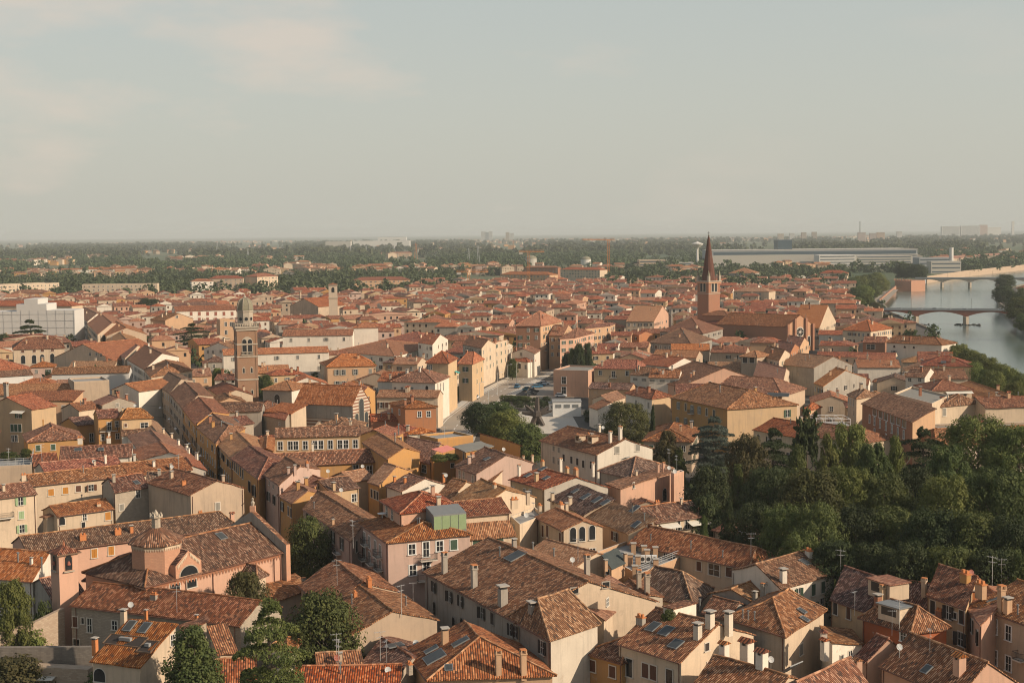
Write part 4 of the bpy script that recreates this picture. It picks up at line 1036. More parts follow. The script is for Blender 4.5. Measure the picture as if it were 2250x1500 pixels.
# --- centre: school court and around
H('street wing of the courtyard school with a dusky pink roof', (474, 972), (506, 1007), (602, 990), 11, 'gable', wall='ochre', tile='tan', wsh='k', ch=[(508, 965, 0, .9)], storey=3.6)
H('near street wing of the courtyard school with a hipped end', (506, 1007), (567, 1052), (652, 1026), 11.5, 'hip', wall='ochre', tile='brown', wsh='k', ins=(0, .3), ch=[], storey=3.6,
  win=[(0, 'c', 'k', 1.0, 1.9, (512, 1019), (516, 1023), (520, 1027), (524, 1031), (529, 1036), (534, 1041)), (0, 'o', 'k', 1.1, 2.1, (549, 1068), (560, 1078))])
H('pink-roofed left wing of the school courtyard', (568, 990), (603, 992), (604, 962), 11.8, 'gable', ax=1, wall='ochre', tile='orange', win=None, ch=[])
H('far school wing with pedimented white windows', (603, 961), (793, 956), 9, 11.5, 'gable', wall='yellow', tile='brown', trim='white_paint', ch=[],
  win=[(0, 'p', 'y', 1.1, 1.9) + tuple((x, 979 - (x - 616) * .025) for x in (616, 638, 650, 671, 692, 705, 726, 747, 760, 781))])
H('near school wing with a long plain tiled roof', (575, 1026), (826, 1014), 11, 9, 'gable', wall='ochre', tile='brown', ch=[(687, 985, 0, .8, 'wall_white')], win=[(0, 'p', 'y', 1.2, 1.8, (782, 1030), (812, 1032))], sky=[(845, 985, 3.0, 3.2)])
H('right wing of the school with a big sunlit orange slope', (795, 972), (850, 1008), (925, 992), 11.5, 'gable', wall='ochre', tile='orange', win=None, ch=[(876, 948, 3, 1.5), (868, 970, 3, 1.5)])
H('rose street house under a tall sloping party wall', (580, 1042), (612, 1066), (706, 1030), 12, 'gable', wall='rose', tile='brown', wsh='k', ch=[(675, 1025, 4, .9), (634, 1040, 0, .8), (648, 1035, 0, .8)],
  win=[(0, 'o', 'k', 1.0, 1.7, (592, 1090), (604, 1098)), (0, 'c', 'k', .6, .8, (592, 1061), (601, 1068))])
H('yellow street house with a warm flat gable and two chimneys', (608, 1086), (640, 1106), (714, 1084), 10, 'gable', wall='ochre', tile='tan', wsh='k', win=[(0, 'o', 'k', 1.0, 1.6, (621, 1112)), (0, 'c', 'k', .8, 1.6, (634, 1122), (640, 1126)), (1, 'p', 'k', .8, .8, (685, 1096))],
  ch=[(655, 1075, 0, 1), (673, 1066, 0, 1)])
H('yellow annexe with an air conditioner behind the warm flat gable', (668, 1062), (690, 1070), (728, 1056), 10.5, 'gable', wall='ochre', tile='tan', win=[(1, 'p', 'y', 1.0, .8, (700, 1071), (712, 1070))], ch=[])
H('rose house with a broad brown roof along the lane', (664, 1117), (771, 1189), (838, 1142), 11, 'gable', wall='rose', tile='brown', wsh='k', win=[(0, 'o', 'k', 1.0, 1.9, (680, 1140), (733, 1180), (752, 1194)), (0, 'c', 'k', .9, 1.9, (720, 1210), (737, 1220)), (1, 'c', 'k', .8, 1.8, (783, 1200))],
  ch=[(690, 1118, 3, 1), (732, 1152, 0, .6, 'wall_peach')], extra=[('balc', 0, 746, 1214, 2.2)], ins=(0, 0))
H('dark-roofed yellow house behind the broad brown lane roof', (724, 1079), (792, 1070), 9, 10, 'gable', wall='yellow', tile='old', win=[(0, 'p', 'y', 1.1, 1.4, (778, 1093))], ch=[(733, 1075, 0, .9)], extra=[('dish', 721, 1043), ('dish', 750, 1085)])
H('small cream attic house under a tan roof by the school', (776, 1058), (828, 1050), 8, 9.5, 'gable', wall='cream', tile='tan', win=None, ch=[], extra=[('dish', 797, 1032)])
H('ochre gable house with a long tan slope by the dark yard', (806, 1058), (833, 1067), (908, 1034), 10, 'gable', wall='ochre', tile='tan', win=[(0, 'c', 'k', .8, 1.6, (817, 1083), (824, 1086), (830, 1089))], ch=[])
H('white-gabled house with slim red chimneys', (844, 1067), (880, 1079), (990, 1066), 10, 'gable', wall='white', tile='brown', win=None, ch=[(867, 1058, 0, .7, 'terracotta'), (890, 1060, 0, .7, 'terracotta'), (975, 1052, 0, .7, 'terracotta')], extra=[('dish', 980, 1052)])
H('low dark roof tucked inside the white gable', (886, 1090), (978, 1084), 9, 8.5, 'gable', ax=1, wall='grey', tile='old', win=None, sky=[(935, 1075, .9, 1.2)], ch=[(978, 1078, 0, .7, 'terracotta')])
PENT = H('big four-storey corner block with balconies and white windows', (788, 1149), (848, 1192), (1040, 1173), 13, 'hip', wall='rose', w1='rose', tile='red', rise=2.0, ch=[(918, 1168, 3, 1.1), (922, 1168, 3, 1.1)], trim='white_paint',
  win=[(1, 'p', 'y', 1.1, 1.5, (905, 1206), (966, 1199), (907, 1252)), (1, 'c', 'g', 1.1, 1.5, (997, 1196)), (1, 'p', 'y', 1.0, 2.2, (936, 1206)), (1, 'p', 'y', 1.1, 1.3, (937, 1244)),
       (0, 'c', 'y', 1.0, 1.8, (801, 1181), (812, 1190), (825, 1200), (836, 1210), (801, 1215), (812, 1224), (825, 1233), (836, 1243))],
  extra=[('balc', 1, 939, 1228, 2.6), ('balc', 1, 934, 1273, 2.6), ('balc', 0, 803, 1228, 2.2), ('balc', 0, 820, 1238, 2.2), ('balc', 0, 838, 1250, 2.2), ('balc', 0, 808, 1196, 2.0), ('balc', 0, 836, 1222, 2.2), ('ant', 776, 1195, 0)], ins=(.18, .18))
H('red-hipped penthouse storey on the big corner block', (834, 1099), (878, 1128), (1018, 1114), 16.2, 'hip', wall='pink', tile='red', win=[(0, 'p', 'y', 1.0, 1.5, (850, 1122), (862, 1130))], ch=[(964, 1110, 0, .9, 'wall_cream'), (951, 1085, 0, .9)], floor=12.9)
H('rust-roofed house behind the green glazed veranda', (1018, 1134), (1124, 1125), 9, 13.5, 'gable', wall='cream', tile='rust', win=None, ch=[(1130, 1108, 4, 1.0)])
H('steep orange lean-to roof right of the green veranda', (1028, 1185), (1136, 1177), (1119, 1139, 13.4), 11, 'shed', rise=2.2, wall='cream', tile='orange', win=[(0, 'c', 'g', 1.6, .9, (1050, 1191), (1095, 1187))], ch=[])
H('lower orange lean-to with brick chimneys in front', (1042, 1213), (1136, 1198), 5, 8.6, 'shed', rise=1.6, wall='cream', tile='red', win=None, ch=[(1040, 1205, 4, 1.5, 'wall_brick'), (1062, 1208, 4, 1.2, 'wall_brick')])
H('wide sunlit tan roof behind the penthouse', (988, 1096), (1042, 1121), (1180, 1092), 12.5, 'gable', wall='cream', tile='tan', win=None, ch=[(1087, 1072, 4, .8), (1160, 1098, 0, .9)])
H('brown roof strip between the red chimneys and the tan roof', (958, 1088), (990, 1097), (1060, 1068), 11.5, 'gable', wall='cream', tile='brown', win=None, ch=[])
H('cream house with a staircase terrace by the tan roofs', (1122, 1140), (1142, 1158), (1196, 1136), 10.5, 'flat', wall='cream', tile='deck', win=[(0, 'p', 'k', .8, 1.4, (1130, 1160))])
H('cream house with three tall arched windows', (1174, 1135), (1234, 1165), (1330, 1157), 11, 'gable', wall='cream', tile='tan', win=[(1, 'a', 'k', 1.0, 2.3, (1259, 1174), (1279, 1172), (1301, 1169)), (0, 'c', 'b', .8, 1.9, (1193, 1166), (1203, 1166)), (0, 'c', 'b', .8, 1.5, (1231, 1180)), (1, 'p', 'k', 1.0, 1.6, (1302, 1215))],
  ch=[(1233, 1118, 4, 1.0), (1186, 1118, 4, .8), (1245, 1120, 0, .8)])
H('peach house with a wide tan slope and brown shutters', (1282, 1135), (1378, 1172), (1446, 1137, 12.2), 9.5, 'shed', rise=2.7, wall='peach', w1='cream', tile='tan', win=[(0, 'o', 'b', 1.2, 1.4, (1352, 1178)), (1, 'c', 'b', .8, 1.3, (1428, 1158))], ch=[(1390, 1127, 3, 1), (1416, 1143, 3, 1)], sky=[(1395, 1118, 1.2, 1.6), (1398, 1152, 1.2, 1.4)])
H('dark mossy roof with three skylights beside the arched-window house', (1202, 1096), (1280, 1131), (1354, 1096, 12.6), 10, 'shed', rise=2.7, wall='cream', tile='old', win=None, sky=[(1287, 1091, 1.3, 1.7), (1312, 1098, 1.3, 1.7), (1330, 1104, 1.3, 1.5), (1264, 1079, 1.0, 1.2)], ch=[(1214, 1098, 0, .9), (1253, 1108, 0, .9)])
H('cream party-wall house with a flaming red roof and skylights', (1116, 1052), (1192, 1074), (1342, 1070), 11, 'gable', wall='yellow', w1='white', tile='red', win=[(0, 'c', 'y', .9, 1.5, (1128, 1078), (1153, 1082)), (0, 'p', 'k', .9, 1.5, (1166, 1084))], sky=[(1192, 1030, 1.2, 1.4), (1160, 1044, 1.1, 1.3), (1200, 1050, 1.1, 1.2)],
  ch=[(1141, 1045, 2, .7, 'wall_white'), (1179, 1056, 0, 1.0), (1232, 1030, 2, .7, 'wall_white'), (1246, 1035, 4, .8), (1265, 1040, 4, 1.0, 'wall_peach'), (1303, 1040, 2, .7, 'wall_white'), (1192, 1020, 4, .8)])
H('rose house with a chimney under a tan slope by the yellow terrace', (997, 1023), (1044, 1042), (1180, 1018), 11, 'gable', wall='rose', tile='brown', win=[(0, 'p', 'k', .9, 1.8, (1010, 1043), (1019, 1046)), (0, 'p', 'k', .9, 1.7, (1039, 1053))], ch=[(1031, 1018, 0, 1.0), (1038, 1004, 4, .9)], sky=[(1070, 1008, 1.2, 1.2)], extra=[('dish', 1107, 995)])
H('lower brown roof fitted inside the rose house gable', (1050, 1044), (1082, 1056), (1136, 1036), 9.5, 'gable', wall='cream', tile='brown', win=None, ch=[(1120, 1022, 2, .7, 'wall_white'), (1150, 1020, 2, .6), (1170, 1018, 2, .6)])
H('ochre house with a dark tiled slope and a cornice camera', (872, 1003), (945, 1019), (990, 985), 9, 'gable', wall='ochre', tile='brown', win=[(0, 'c', 'k', .9, 1.9, (917, 1027)), (0, 'p', 'k', 1.6, 1.6, (932, 1029))], ch=[])
YT = H('golden yellow block with a planted roof terrace', (945, 1007), (952, 1010), (1012, 1004), 10, 'flat', wall='ochre', tile='deck', win=[(1, 'n', 'k', .8, .9, (994, 1022))])
H('golden yellow upper house with a zinc roof', (994, 980), (1022, 992), (1086, 984), 12.5, 'shed', rise=.4, wall='ochre', tile='slate_roof', win=[(0, 'n', 'k', .6, 2.0, (1019, 1001))], ch=[])
H('curved golden yellow wall house behind the pink awning', (962, 968), (1040, 960), 8, 12, 'flat', wall='ochre', tile='deck', win=None)
H('golden yellow end wall sloping beside the park trees', (1050, 956), (1086, 962), (1148, 978), 12, 'shed', rise=.6, shed=1, wall='ochre', tile='orange', win=None, ch=[])
H('big white house with a flaming red roof and a tall gable', (1184, 967), (1310, 999), (1438, 985), 12, 'gable', wall='offwhite', w1='white', tile='rust',
  win=[(0, 'c', 'y', .9, 1.1, (1217, 985), (1228, 988)), (0, 'c', 'k', .9, 1.5, (1239, 1005), (1256, 1010), (1269, 1014), (1282, 1019), (1299, 1021)), (0, 'c', 'y', .9, 1.4, (1217, 1010), (1228, 1013)), (1, 'c', 'y', 1.1, 1.4, (1356, 988), (1401, 983))],
  ch=[(1270, 963, 4, .9), (1294, 960, 4, .8), (1300, 968, 0, 1.0), (1341, 972, 2, .8, 'wall_white'), (1363, 965, 2, .9, 'wall_white'), (1317, 945, 0, .9)], extra=[('dish', 1325, 946)])
H('dark hipped roof with a pale ridge below the big white house', (1312, 1033), (1386, 1052), (1482, 1028), 11, 'hip', wall='grey', tile='old', win=None, sky=[(1375, 1007, 1.4, 1.2)], ch=[(1398, 1046, 0, .7, 'wall_cream')], extra=[('ant', 1470, 1025)])
H('pink ruined palace wall with blind arches', (1328, 1062), (1363, 1073), (1480, 1044), 11, 'shed', rise=.7, wall='pink', w1='pink', tile='brown', win=[(1, 'a', 'k', 1.3, 2.4, (1460, 1086)), (1, 'n', 'k', .5, 1.0, (1392, 1066))], ch=[(1446, 1038, 2, .6), (1458, 1036, 2, .6)], extra=[('dish', 1470, 1036)])
H('pink corner turret with stub chimneys by the dark park', (1474, 1043), (1481, 1046), (1503, 1040), 11.8, 'flat', wall='pink', tile='deck', win=None)
H('brown-roofed house with two white awnings and a garden balcony', (1440, 1148), (1558, 1132), 10, 10, 'gable', wall='cream', tile='old', win=[(0, 'p', 'b', 1.0, 1.5, (1489, 1155), (1510, 1151)), (0, 'c', 'k', 1.2, 1.9, (1461, 1164), (1538, 1158)), (0, 'p', 'b', .9, 1.0, (1475, 1160))],
  extra=[('awn', 0, 1468, 1149, 3.6, 'awning_white'), ('awn', 0, 1545, 1140, 4.2, 'awning_white'), ('balc', 0, 1530, 1170, 5)], ch=[(1444, 1110, 4, .8, 'wall_brick'), (1497, 1106, 0, .6)])
H('small tan hip roof between the pink palace and the awnings', (1385, 1100), (1400, 1108), (1448, 1108), 10, 'gable', wall='cream', tile='tan', win=None, ch=[])
H('long low house with a striped red roof facing the roof terrace', (1378, 1193), (1644, 1250), 9, 8.5, 'gable', rise=2.3, wall='cream', tile='red',
  win=[(0, 'c', 'b', .9, 1.4, (1536, 1243)), (0, 'p', 'k', 2.2, 1.7, (1569, 1251)), (0, 'c', 'b', 1.1, 1.4, (1602, 1256)), (0, 'p', 'k', .9, 1.6, (1463, 1226), (1479, 1230)), (0, 'p', 'k', 1.0, 1.6, (1397, 1210))], ch=[(1430, 1188, 3, .9), (1518, 1205, 3, 1), (1588, 1225, 3, .9)], ins=(0, .08),
  extra=[('ant', 1650, 1222, 0)])
H('flat grey roof terrace with stub chimney posts', (1312, 1218), (1402, 1268), (1500, 1228), 7.5, 'flat', wall='peach', tile='deck', win=None)
H('small peach stair hut with a slate lean-to roof', (1322, 1240), (1344, 1250), (1378, 1212, 11), 9.6, 'shed', rise=1.4, shed=1, wall='peach', tile='slate_dark', win=[(0, 'n', 'k', 1.0, .8, (1336, 1256))], ch=[(1374, 1232, 0, .8), (1331, 1245, 0, .7)], floor=7.4)
H('tan courtyard wing beside the dark park trees', (1612, 1226), (1656, 1246), (1748, 1181), 7.5, 'gable', ax=1, wall='white', tile='tan', win='auto', ch=[(1668, 1213, 3, 1), (1672, 1206, 3, 1)], extra=[('ant', 1630, 1215, 0), ('dish', 1644, 1200), ('rdish', 1658, 1240), ('ant', 1643, 1165, 0)])
H('tan rear courtyard wing under the dark trees', (1562, 1163), (1664, 1192), 9, 8, 'gable', wall='cream', tile='tan', win=None, ch=[])
H('brown pyramid roof with a gutted ridge', (1388, 1300), (1526, 1336), (1570, 1292), 7, 'hip', wall='cream', tile='old', rise=3.0, ins=(.2, .35), win=None, ch=[(1538, 1335, 3, 1)])
H('grey-walled tan gable below the green-shuttered white house', (1553, 1304), (1660, 1325), 13, 8, 'gable', ax=1, wall='grey', tile='tan', win=None, ch=[(1659, 1318, 0, .8), (1676, 1315, 2, .7), (1690, 1312, 2, .7)])
H('long brown ridge roof in front of the grey tan gable', (1540, 1345), (1600, 1362), (1650, 1330), 7, 'gable', wall='grey', tile='brown', win=None, ch=[])
H('white house with dark green shutters at the park edge', (1604, 1251), (1718, 1295), (1838, 1257), 10, 'gable', ax=1, wall='white', tile='brown', win=[(1, 'c', 'g', .9, 1.6, (1737, 1308), (1787, 1295), (1808, 1289)), (1, 'o', 'g', .8, 1.6, (1754, 1304)), (1, 'p', 'g', .9, 1.6, (1806, 1326)), (1, 'o', 'g', .8, 1.4, (1788, 1333))],
  ch=[(1721, 1278, 0, 1.2, 'wall_white'), (1777, 1222, 4, 1.0, 'wall_white')], sky=[(1768, 1235, 1.0, 1.4)], extra=[('ant', 1847, 1262, 0)])
H('long grey-walled house with a mottled hip roof and two tiny skylights', (1590, 1356), (1727, 1398), (1818, 1341), 9, 'hip', ax=1, wall='grey', w1='cream', tile='brown', rise=2.3, ins=(.42, .2), win=[(1, 'c', 'y', 1.0, 1.4, (1760, 1426))], sky=[(1762, 1342, .8, 1.0), (1768, 1360, .8, 1.0)],
  ch=[(1632, 1358, 3, .9), (1644, 1360, 3, .9), (1658, 1362, 3, .9)])
H('big cream front house with a red roof and dark tall windows', (1353, 1413), (1494, 1455), (1662, 1394), 8.5, 'gable', rise=3.0, wall='cream', tile='red', storey=3.2,
  win=[(0, 'c', 'b', 1.0, 1.7, (1418, 1472), (1436, 1477)), (0, 'n', 'k', 1.0, 2.2, (1383, 1466), (1471, 1490)), (1, 'c', 'k', .8, .9, (1553, 1420)), (1, 'p', 'k', .8, 1.0, (1558, 1462))],
  sky=[(1435, 1377, 1.2, 1.7), (1464, 1386, 1.3, 1.7), (1485, 1415, 1.3, 1.5)], ch=[(1408, 1370, 4, 1.0, 'wall_grey'), (1533, 1402, 0, 1.2, 'wall_offwhite'), (1560, 1378, 0, 1.3, 'wall_offwhite'), (1601, 1378, 0, 1.2, 'wall_offwhite')])
H('ochre low house with a dark mossy hipped roof', (1275, 1431), (1367, 1458), 9, 6.5, 'hip', wall='ochre', tile='old', win=[(0, 'c', 'b', 1.0, 1.4, (1302, 1462), (1346, 1475))], ch=[])
H('broad red-brown roof with white chimneys at the bottom edge', (1490, 1545), (1660, 1600), (1800, 1500), 7.5, 'gable', rise=3.2, wall='cream', tile='brown', win=None,
  ch=[(1591, 1445, 1, 1.2, 'wall_white'), (1641, 1450, 1, 1.7, 'wall_white'), (1674, 1470, 1, 1.4, 'wall_white')], extra=[('dish', 1694, 1462)])
H('dark roof with a large glass skylight at the bottom edge', (1690, 1535), (1810, 1590), (1930, 1530), 7.5, 'gable', ax=1, rise=3.2, wall='cream', tile='brown', win=None, sky=[(1734, 1470, 2.6, 2.4)], ch=[(1812, 1432, 1, 1.1, 'wall_white')])
PAL = H('large brown-roofed palazzo with dark stained street wall', (927, 1255), (1132, 1366), 21, 10, 'gable', rise=3.9, wall='grey', w1='cream', tile='brown', dens=1, trim='wall_grey',
  win=[(0, 'o', 'k', .95, 1.5, (955, 1289), (989, 1310), (1013, 1320), (1060, 1346), (1124, 1384), (1143, 1392)), (0, 'c', 'k', .95, 1.5, (1082, 1358)), (0, 'a', 'k', .9, 1.9, (955, 1336), (997, 1370), (1015, 1372)), (1, 'n', 'k', 1.0, .7, (1262, 1297), (1331, 1284))],
  ch=[(977, 1258, 2, .95), (1042, 1290, 2, 1.0), (1105, 1328, 0, 1.6), (1171, 1362, 0, 1.5), (1290, 1262, 2, .9), (1098, 1222, 3, 1.1), (1130, 1205, 0, .9)], sky=[(1133, 1221, 2.2, 2.6)], extra=[('dish', 1258, 1240)])
H('hipped front end of the stained palazzo with a two-tone wall', (1112, 1355), (1209, 1408), (1321, 1369), 9.9, 'hip', ax=1, rise=3.3, wall='grey', w1='offwhite', tile='brown', win=[(0, 'o', 'k', .95, 1.6, (1192, 1422))], ins=(.2, .2), ch=[])
H('cream side house with oval windows right of the palazzo', (1262, 1345), (1330, 1362), (1402, 1302), 9.5, 'shed', rise=1.6, shed=1, wall='cream', tile='tan', win=[(1, 'p', 'b', 1.0, .9, (1334, 1322))], ch=[])
H('small brown-roofed stained house with chimneys right of the palazzo', (1348, 1302), (1392, 1340), (1460, 1310), 8.5, 'gable', wall='stone', tile='brown', win=[(0, 'p', 'k', .8, 1.5, (1367, 1375))], ch=[(1380, 1320, 0, 1.0, 'wall_white'), (1404, 1290, 2, .8), (1422, 1302, 2, .9)])
H('cream house with a tan ridge behind the palazzo skylight', (1150, 1216), (1262, 1246), 9, 9.5, 'gable', wall='cream', tile='tan', win=None, ch=[(1171, 1212, 3, 1.2), (1217, 1226, 3, 1.2)], extra=[('ant', 1270, 1235)])
H('orange-ridged hip roof at the bottom centre', (886, 1425), (937, 1494), (1224, 1483), 7, 'hip', rise=3.3, wall='peach', tile='red', ins=(0, .42), win=None, ch=[(1095, 1478, 2, .9), (1150, 1478, 2, .9), (978, 1412, 0, 1.2)],
  sky=[(1012, 1410, 1.2, 2.0), (955, 1443, 2.6, 2.4), (948, 1427, 1.0, 1.6), (986, 1467, .8, .8)])
# --- bottom right
H('dark mossy roof over an ochre wall by the park shade', (1823, 1316), (1910, 1347), (1968, 1290), 9, 'gable', rise=2.9, wall='yellow', tile='old', win=[(0, 'c', 'k', .8, 1.6, (1836, 1336)), (0, 'c', 'b', .8, 1.6, (1865, 1346))], ch=[(1929, 1336, 0, 1.2, 'wall_brick'), (1939, 1325, 2, .8), (1886, 1255, 4, .6)], extra=[('ant', 1984, 1285, 0), ('ant', 1878, 1342, 1)])
H('second mossy dark roof with a box dormer', (1945, 1338), (2034, 1352), 13, 8.5, 'gable', rise=2.6, wall='beige', tile='old', win=None, ch=[(2030, 1310, 2, .8)])
H('brick-red house with a dark hipped roof and white cornice', (1884, 1356), (2002, 1391), (2092, 1379), 9, 'hip', wall='red', tile='brown', rise=2.6, trim='white_paint', win=[(0, 'p', 'k', .9, 1.3, (1985, 1396))], ch=[(2064, 1352, 4, .8, 'wall_brick')], extra=[('ant', 1976, 1375, 0), ('ant', 1960, 1385, 1)], ins=(.25, .25))
H('yellow-cream house with dark shutters right of the brick-red house', (2034, 1307), (2122, 1338), (2172, 1283), 11, 'gable', rise=2.6, wall='yellow', tile='brown', win=[(0, 'c', 'k', .9, 1.7, (2050, 1333)), (0, 'o', 'k', .9, 1.7, (2085, 1345)), (0, 'c', 'k', .9, 1.7, (2116, 1356)), (0, 'o', 'k', 1.1, 1.7, (2116, 1405), (2116, 1448)), (0, 'n', 'k', .6, .8, (2099, 1352), (2099, 1396))],
  ch=[(2121, 1277, 4, 1.2, 'wall_ochre'), (2155, 1300, 4, 1.2, 'wall_peach')], extra=[('rdish', 2134, 1270)])
H('lilac-pink recessed house with a dusky tan roof', (2122, 1332), (2154, 1372), (2250, 1322), 10.6, 'gable', wall='pink', tile='tan', win=[(0, 'o', 'k', .8, 1.7, (2137, 1375)), (0, 'o', 'k', .8, 1.7, (2149, 1400))], sky=[(2182, 1316, 1.2, 1.6)], ch=[(2138, 1318, 0, .8, 'terracotta'), (2210, 1288, 0, .8)], extra=[('ant', 2180, 1280, 0), ('ant', 2200, 1285, 0), ('rdish', 2201, 1280)])
H('big beige house with white-framed windows at the right edge', (2135, 1329), (2340, 1404), 14, 11, 'gable', wall='beige', tile='brown', rise=2.6, trim='white_paint', win=[(0, 'p', 'k', 1.0, 1.8, (2185, 1375), (2216, 1390)), (0, 'p', 'k', 1.0, 1.8, (2185, 1443), (2216, 1457))], ch=[(2200, 1340, 2, 1.0, 'wall_peach'), (2214, 1345, 0, 1.2, 'wall_peach'), (2236, 1350, 3, 1)],
  extra=[('balc', 0, 2246, 1448, 1.5)])
H('pink house with a shaded slit court at the bottom right', (1874, 1443), (1901, 1455), (2004, 1442), 8, 'gable', rise=2.6, wall='pink', tile='brown', win=None, ch=[(1885, 1475, 1, 1.0)], extra=[('dish', 1976, 1435)])
H('long pink house with a lit ridge running off the bottom right', (1930, 1463), (2100, 1535), (2240, 1500), 8, 'gable', rise=3.2, wall='pink', tile='brown', win=None, sky=[(2036, 1470, .9, 1.1)], ch=[(2108, 1478, 1, 1.4, 'wall_pink')], extra=[('ant', 2043, 1430, 1)])
H('white little house with a brown lean-to beside the cream front house', (1800, 1405), (1826, 1442), (1900, 1414), 6.5, 'shed', rise=1.8, shed=2, wall='white', tile='brown', win=[(1, 'p', 'k', .8, 1.3, (1849, 1450), (1868, 1440))], ch=[(1810, 1412, 1, 1.0, 'wall_white')])
# --- main street and right middle
def M(lab, A, B, C, h, roof='gable', **k): return H(lab, A, B, C, h, roof, **k)
M('tall apartment house with a bare brown end wall and balconies', (1131, 716), (1189, 716), (1238, 706), 19, 'hip', wall='brown', w1='peach', tile='orange', wsh='g', extra=[('awn', 1, 1228, 712, 4, 'awning_teal'), ('balc', 1, 1196, 735, 2), ('balc', 1, 1196, 753, 2), ('balc', 1, 1196, 770, 2)], dens=1.1)
M('peach town house next along from the tall apartment house', (1205, 737), (1237, 737), (1263, 729), 14.5, 'gable', wall='peach', tile='orange', dens=1.2)
M('pink town house farther along the sunlit street side', (1228, 744), (1263, 742), (1307, 731), 14, 'hip', wall='pink', tile='brown', wsh='g', dens=1.2)
M('white gable house at the foot of the tall apartment house', (1122, 775), (1176, 777), (1189, 769), 9.5, 'gable', ax=1, wall='white', tile='brown', win=[(0, 'c', 'y', 1, 1.4, (1145, 778))])
M('small white house with an arched gate beside the main street', (1118, 792), (1160, 795), (1178, 792), 6.5, 'hip', wall='white', tile='red', win=[(0, 'a', 'k', 1.6, 2.4, (1141, 803)), (0, 'p', 'k', 1, 1.6, (1155, 806))], ch=[])
M('plain pink annexe with a flat grey roof by the car park', (1216, 815), (1292, 817), 18, 9, 'flat', wall='pink', tile='slate_roof', trim='white_paint', win=[(0, 'p', 'y', 1.6, 2.4, (1239, 835), (1239, 857))])
M('yellow house with a red hipped roof and a central balcony', (1302, 809), (1400, 811), 14, 12, 'hip', wall='yellow', tile='red', win=[(0, 'p', 'k', 1.1, 1.5, (1319, 819), (1378, 820)), (0, 'p', 'k', 1.1, 2.0, (1348, 822))], extra=[('balc', 0, 1348, 830, 2.4)], ins=(.25, .1))
M('peach shed with a dark roof in front of the yellow house', (1291, 853), (1384, 856), 9, 7, 'gable', wall='peach', tile='old', win=None)
M('white twin house with four louvred windows', (1383, 823), (1425, 825), 12, 10.5, 'gable', wall='white', tile='brown', win=[(0, 'c', 'y', 1.6, .9, (1396, 833), (1415, 834)), (0, 'c', 'y', 1.4, 1.6, (1394, 854), (1414, 855))])
M('white long twin with a brown roof and three louvred windows', (1424, 829), (1492, 830), 12, 10.5, 'gable', wall='white', tile='brown', win=[(0, 'c', 'y', 1.6, .9, (1433, 836), (1455, 837), (1478, 838))])
M('wide pinkish gable house with a square blank window', (1492, 850), (1690, 842), 26, 8.5, 'gable', ax=1, wall='pink', tile='brown', win=[(0, 'c', 'y', 1.2, 1.5, (1590, 845)), (0, 'n', 'k', .7, .7, (1560, 840))])
M('white-sided house attached left of the big ochre palazzo', (1372, 864), (1432, 877), (1477, 869), 11.5, 'hip', wall='white', w1='yellow', tile='brown', win=[(0, 'c', 'y', .9, 1.6, (1398, 885), (1425, 890)), (0, 'o', 'g', 1.0, 1.7, (1424, 930))], ins=(.2, .2))
M('big ochre palazzo with dentilled eaves and grey shutters', (1471, 873), (1597, 899), (1756, 889), 12, 'hip', wall='ochre', w1='yellow', tile='brown', ins=(.1, .22), storey=3.6,
  win=[(0, 'o', 'y', .95, 1.9, (1491, 891), (1521, 898), (1537, 901)), (0, 'n', 'k', .95, 1.9, (1507, 894), (1553, 905), (1569, 908)), (0, 'o', 'y', .95, 2.0, (1489, 925), (1507, 927), (1521, 930)), (0, 'o', 'y', .95, 1.9, (1489, 949), (1507, 952)), (1, 'o', 'g', 1.0, 1.9, (1730, 908))],
  extra=[('balc', 0, 1521, 908, 2.2), ('balc', 0, 1489, 934, 2.2)], ch=[(1582, 862, 3, 1.5), (1660, 862, 0, 1)])
M('low shed with a pinkish double roof by the dark lane', (1292, 893), (1312, 900), (1374, 894), 6, 'gable', wall='white', tile='tan', win=None, ch=[])
M('white shed with a flat pinkish slope below the yellow house', (1300, 876), (1340, 884), (1376, 872), 7, 'gable', ax=1, wall='cream', tile='tan', win=None, ch=[])
# convent quarter right of the domed tower
M('sunlit orange roof complex right of the convent', (728, 772), (868, 783), (960, 757), 8.5, 'hip', wall='white', tile='orange', rise=3.6, dens=.6)
M('long orange roof behind the sunlit complex', (836, 748), (930, 757), (990, 742), 9, 'hip', wall='white', tile='red', rise=3.4)
M('orange gable with a white dentilled pediment', (918, 752), (950, 757), (985, 745), 12.5, 'gable', wall='white', tile='orange', rise=3.2)
M('peach hipped house with grey shutters beside the convent', (717, 806), (828, 803), 20, 11, 'hip', wall='peach', tile='orange', win=[(0, 'o', 'y', 1.0, 1.9, (740, 818), (754, 818), (781, 817)), (0, 'c', 'y', 1.0, 1.6, (814, 815)), (0, 'o', 'y', 1.1, 1.9, (741, 843), (755, 843))], ins=(.35, .35))
M('vermilion hipped house with white windows near the main street', (853, 886), (888, 896), (963, 894), 11, 'hip', wall='orange', tile='red', trim='white_paint', win=[(1, 'p', 'y', 1.0, 1.5, (922, 910), (942, 909)), (0, 'c', 'y', .9, 1.4, (862, 903), (878, 905))], ins=(.3, .3))
M('cream arcaded house with three skylights near the main street', (858, 838), (958, 841), (990, 827), 12.5, 'hip', wall='white', tile='brown', sky=[(878, 829, 1.5, 1.8), (900, 829, 1.5, 1.8), (925, 825, 1.5, 1.5)], win=[(0, 'p', 'k', .8, 1.0, (868, 854), (883, 854), (906, 854)), (0, 'a', 'k', .9, 1.6, (938, 853)), (1, 'p', 'k', .9, 2.4, (962, 851), (968, 850), (974, 849))])
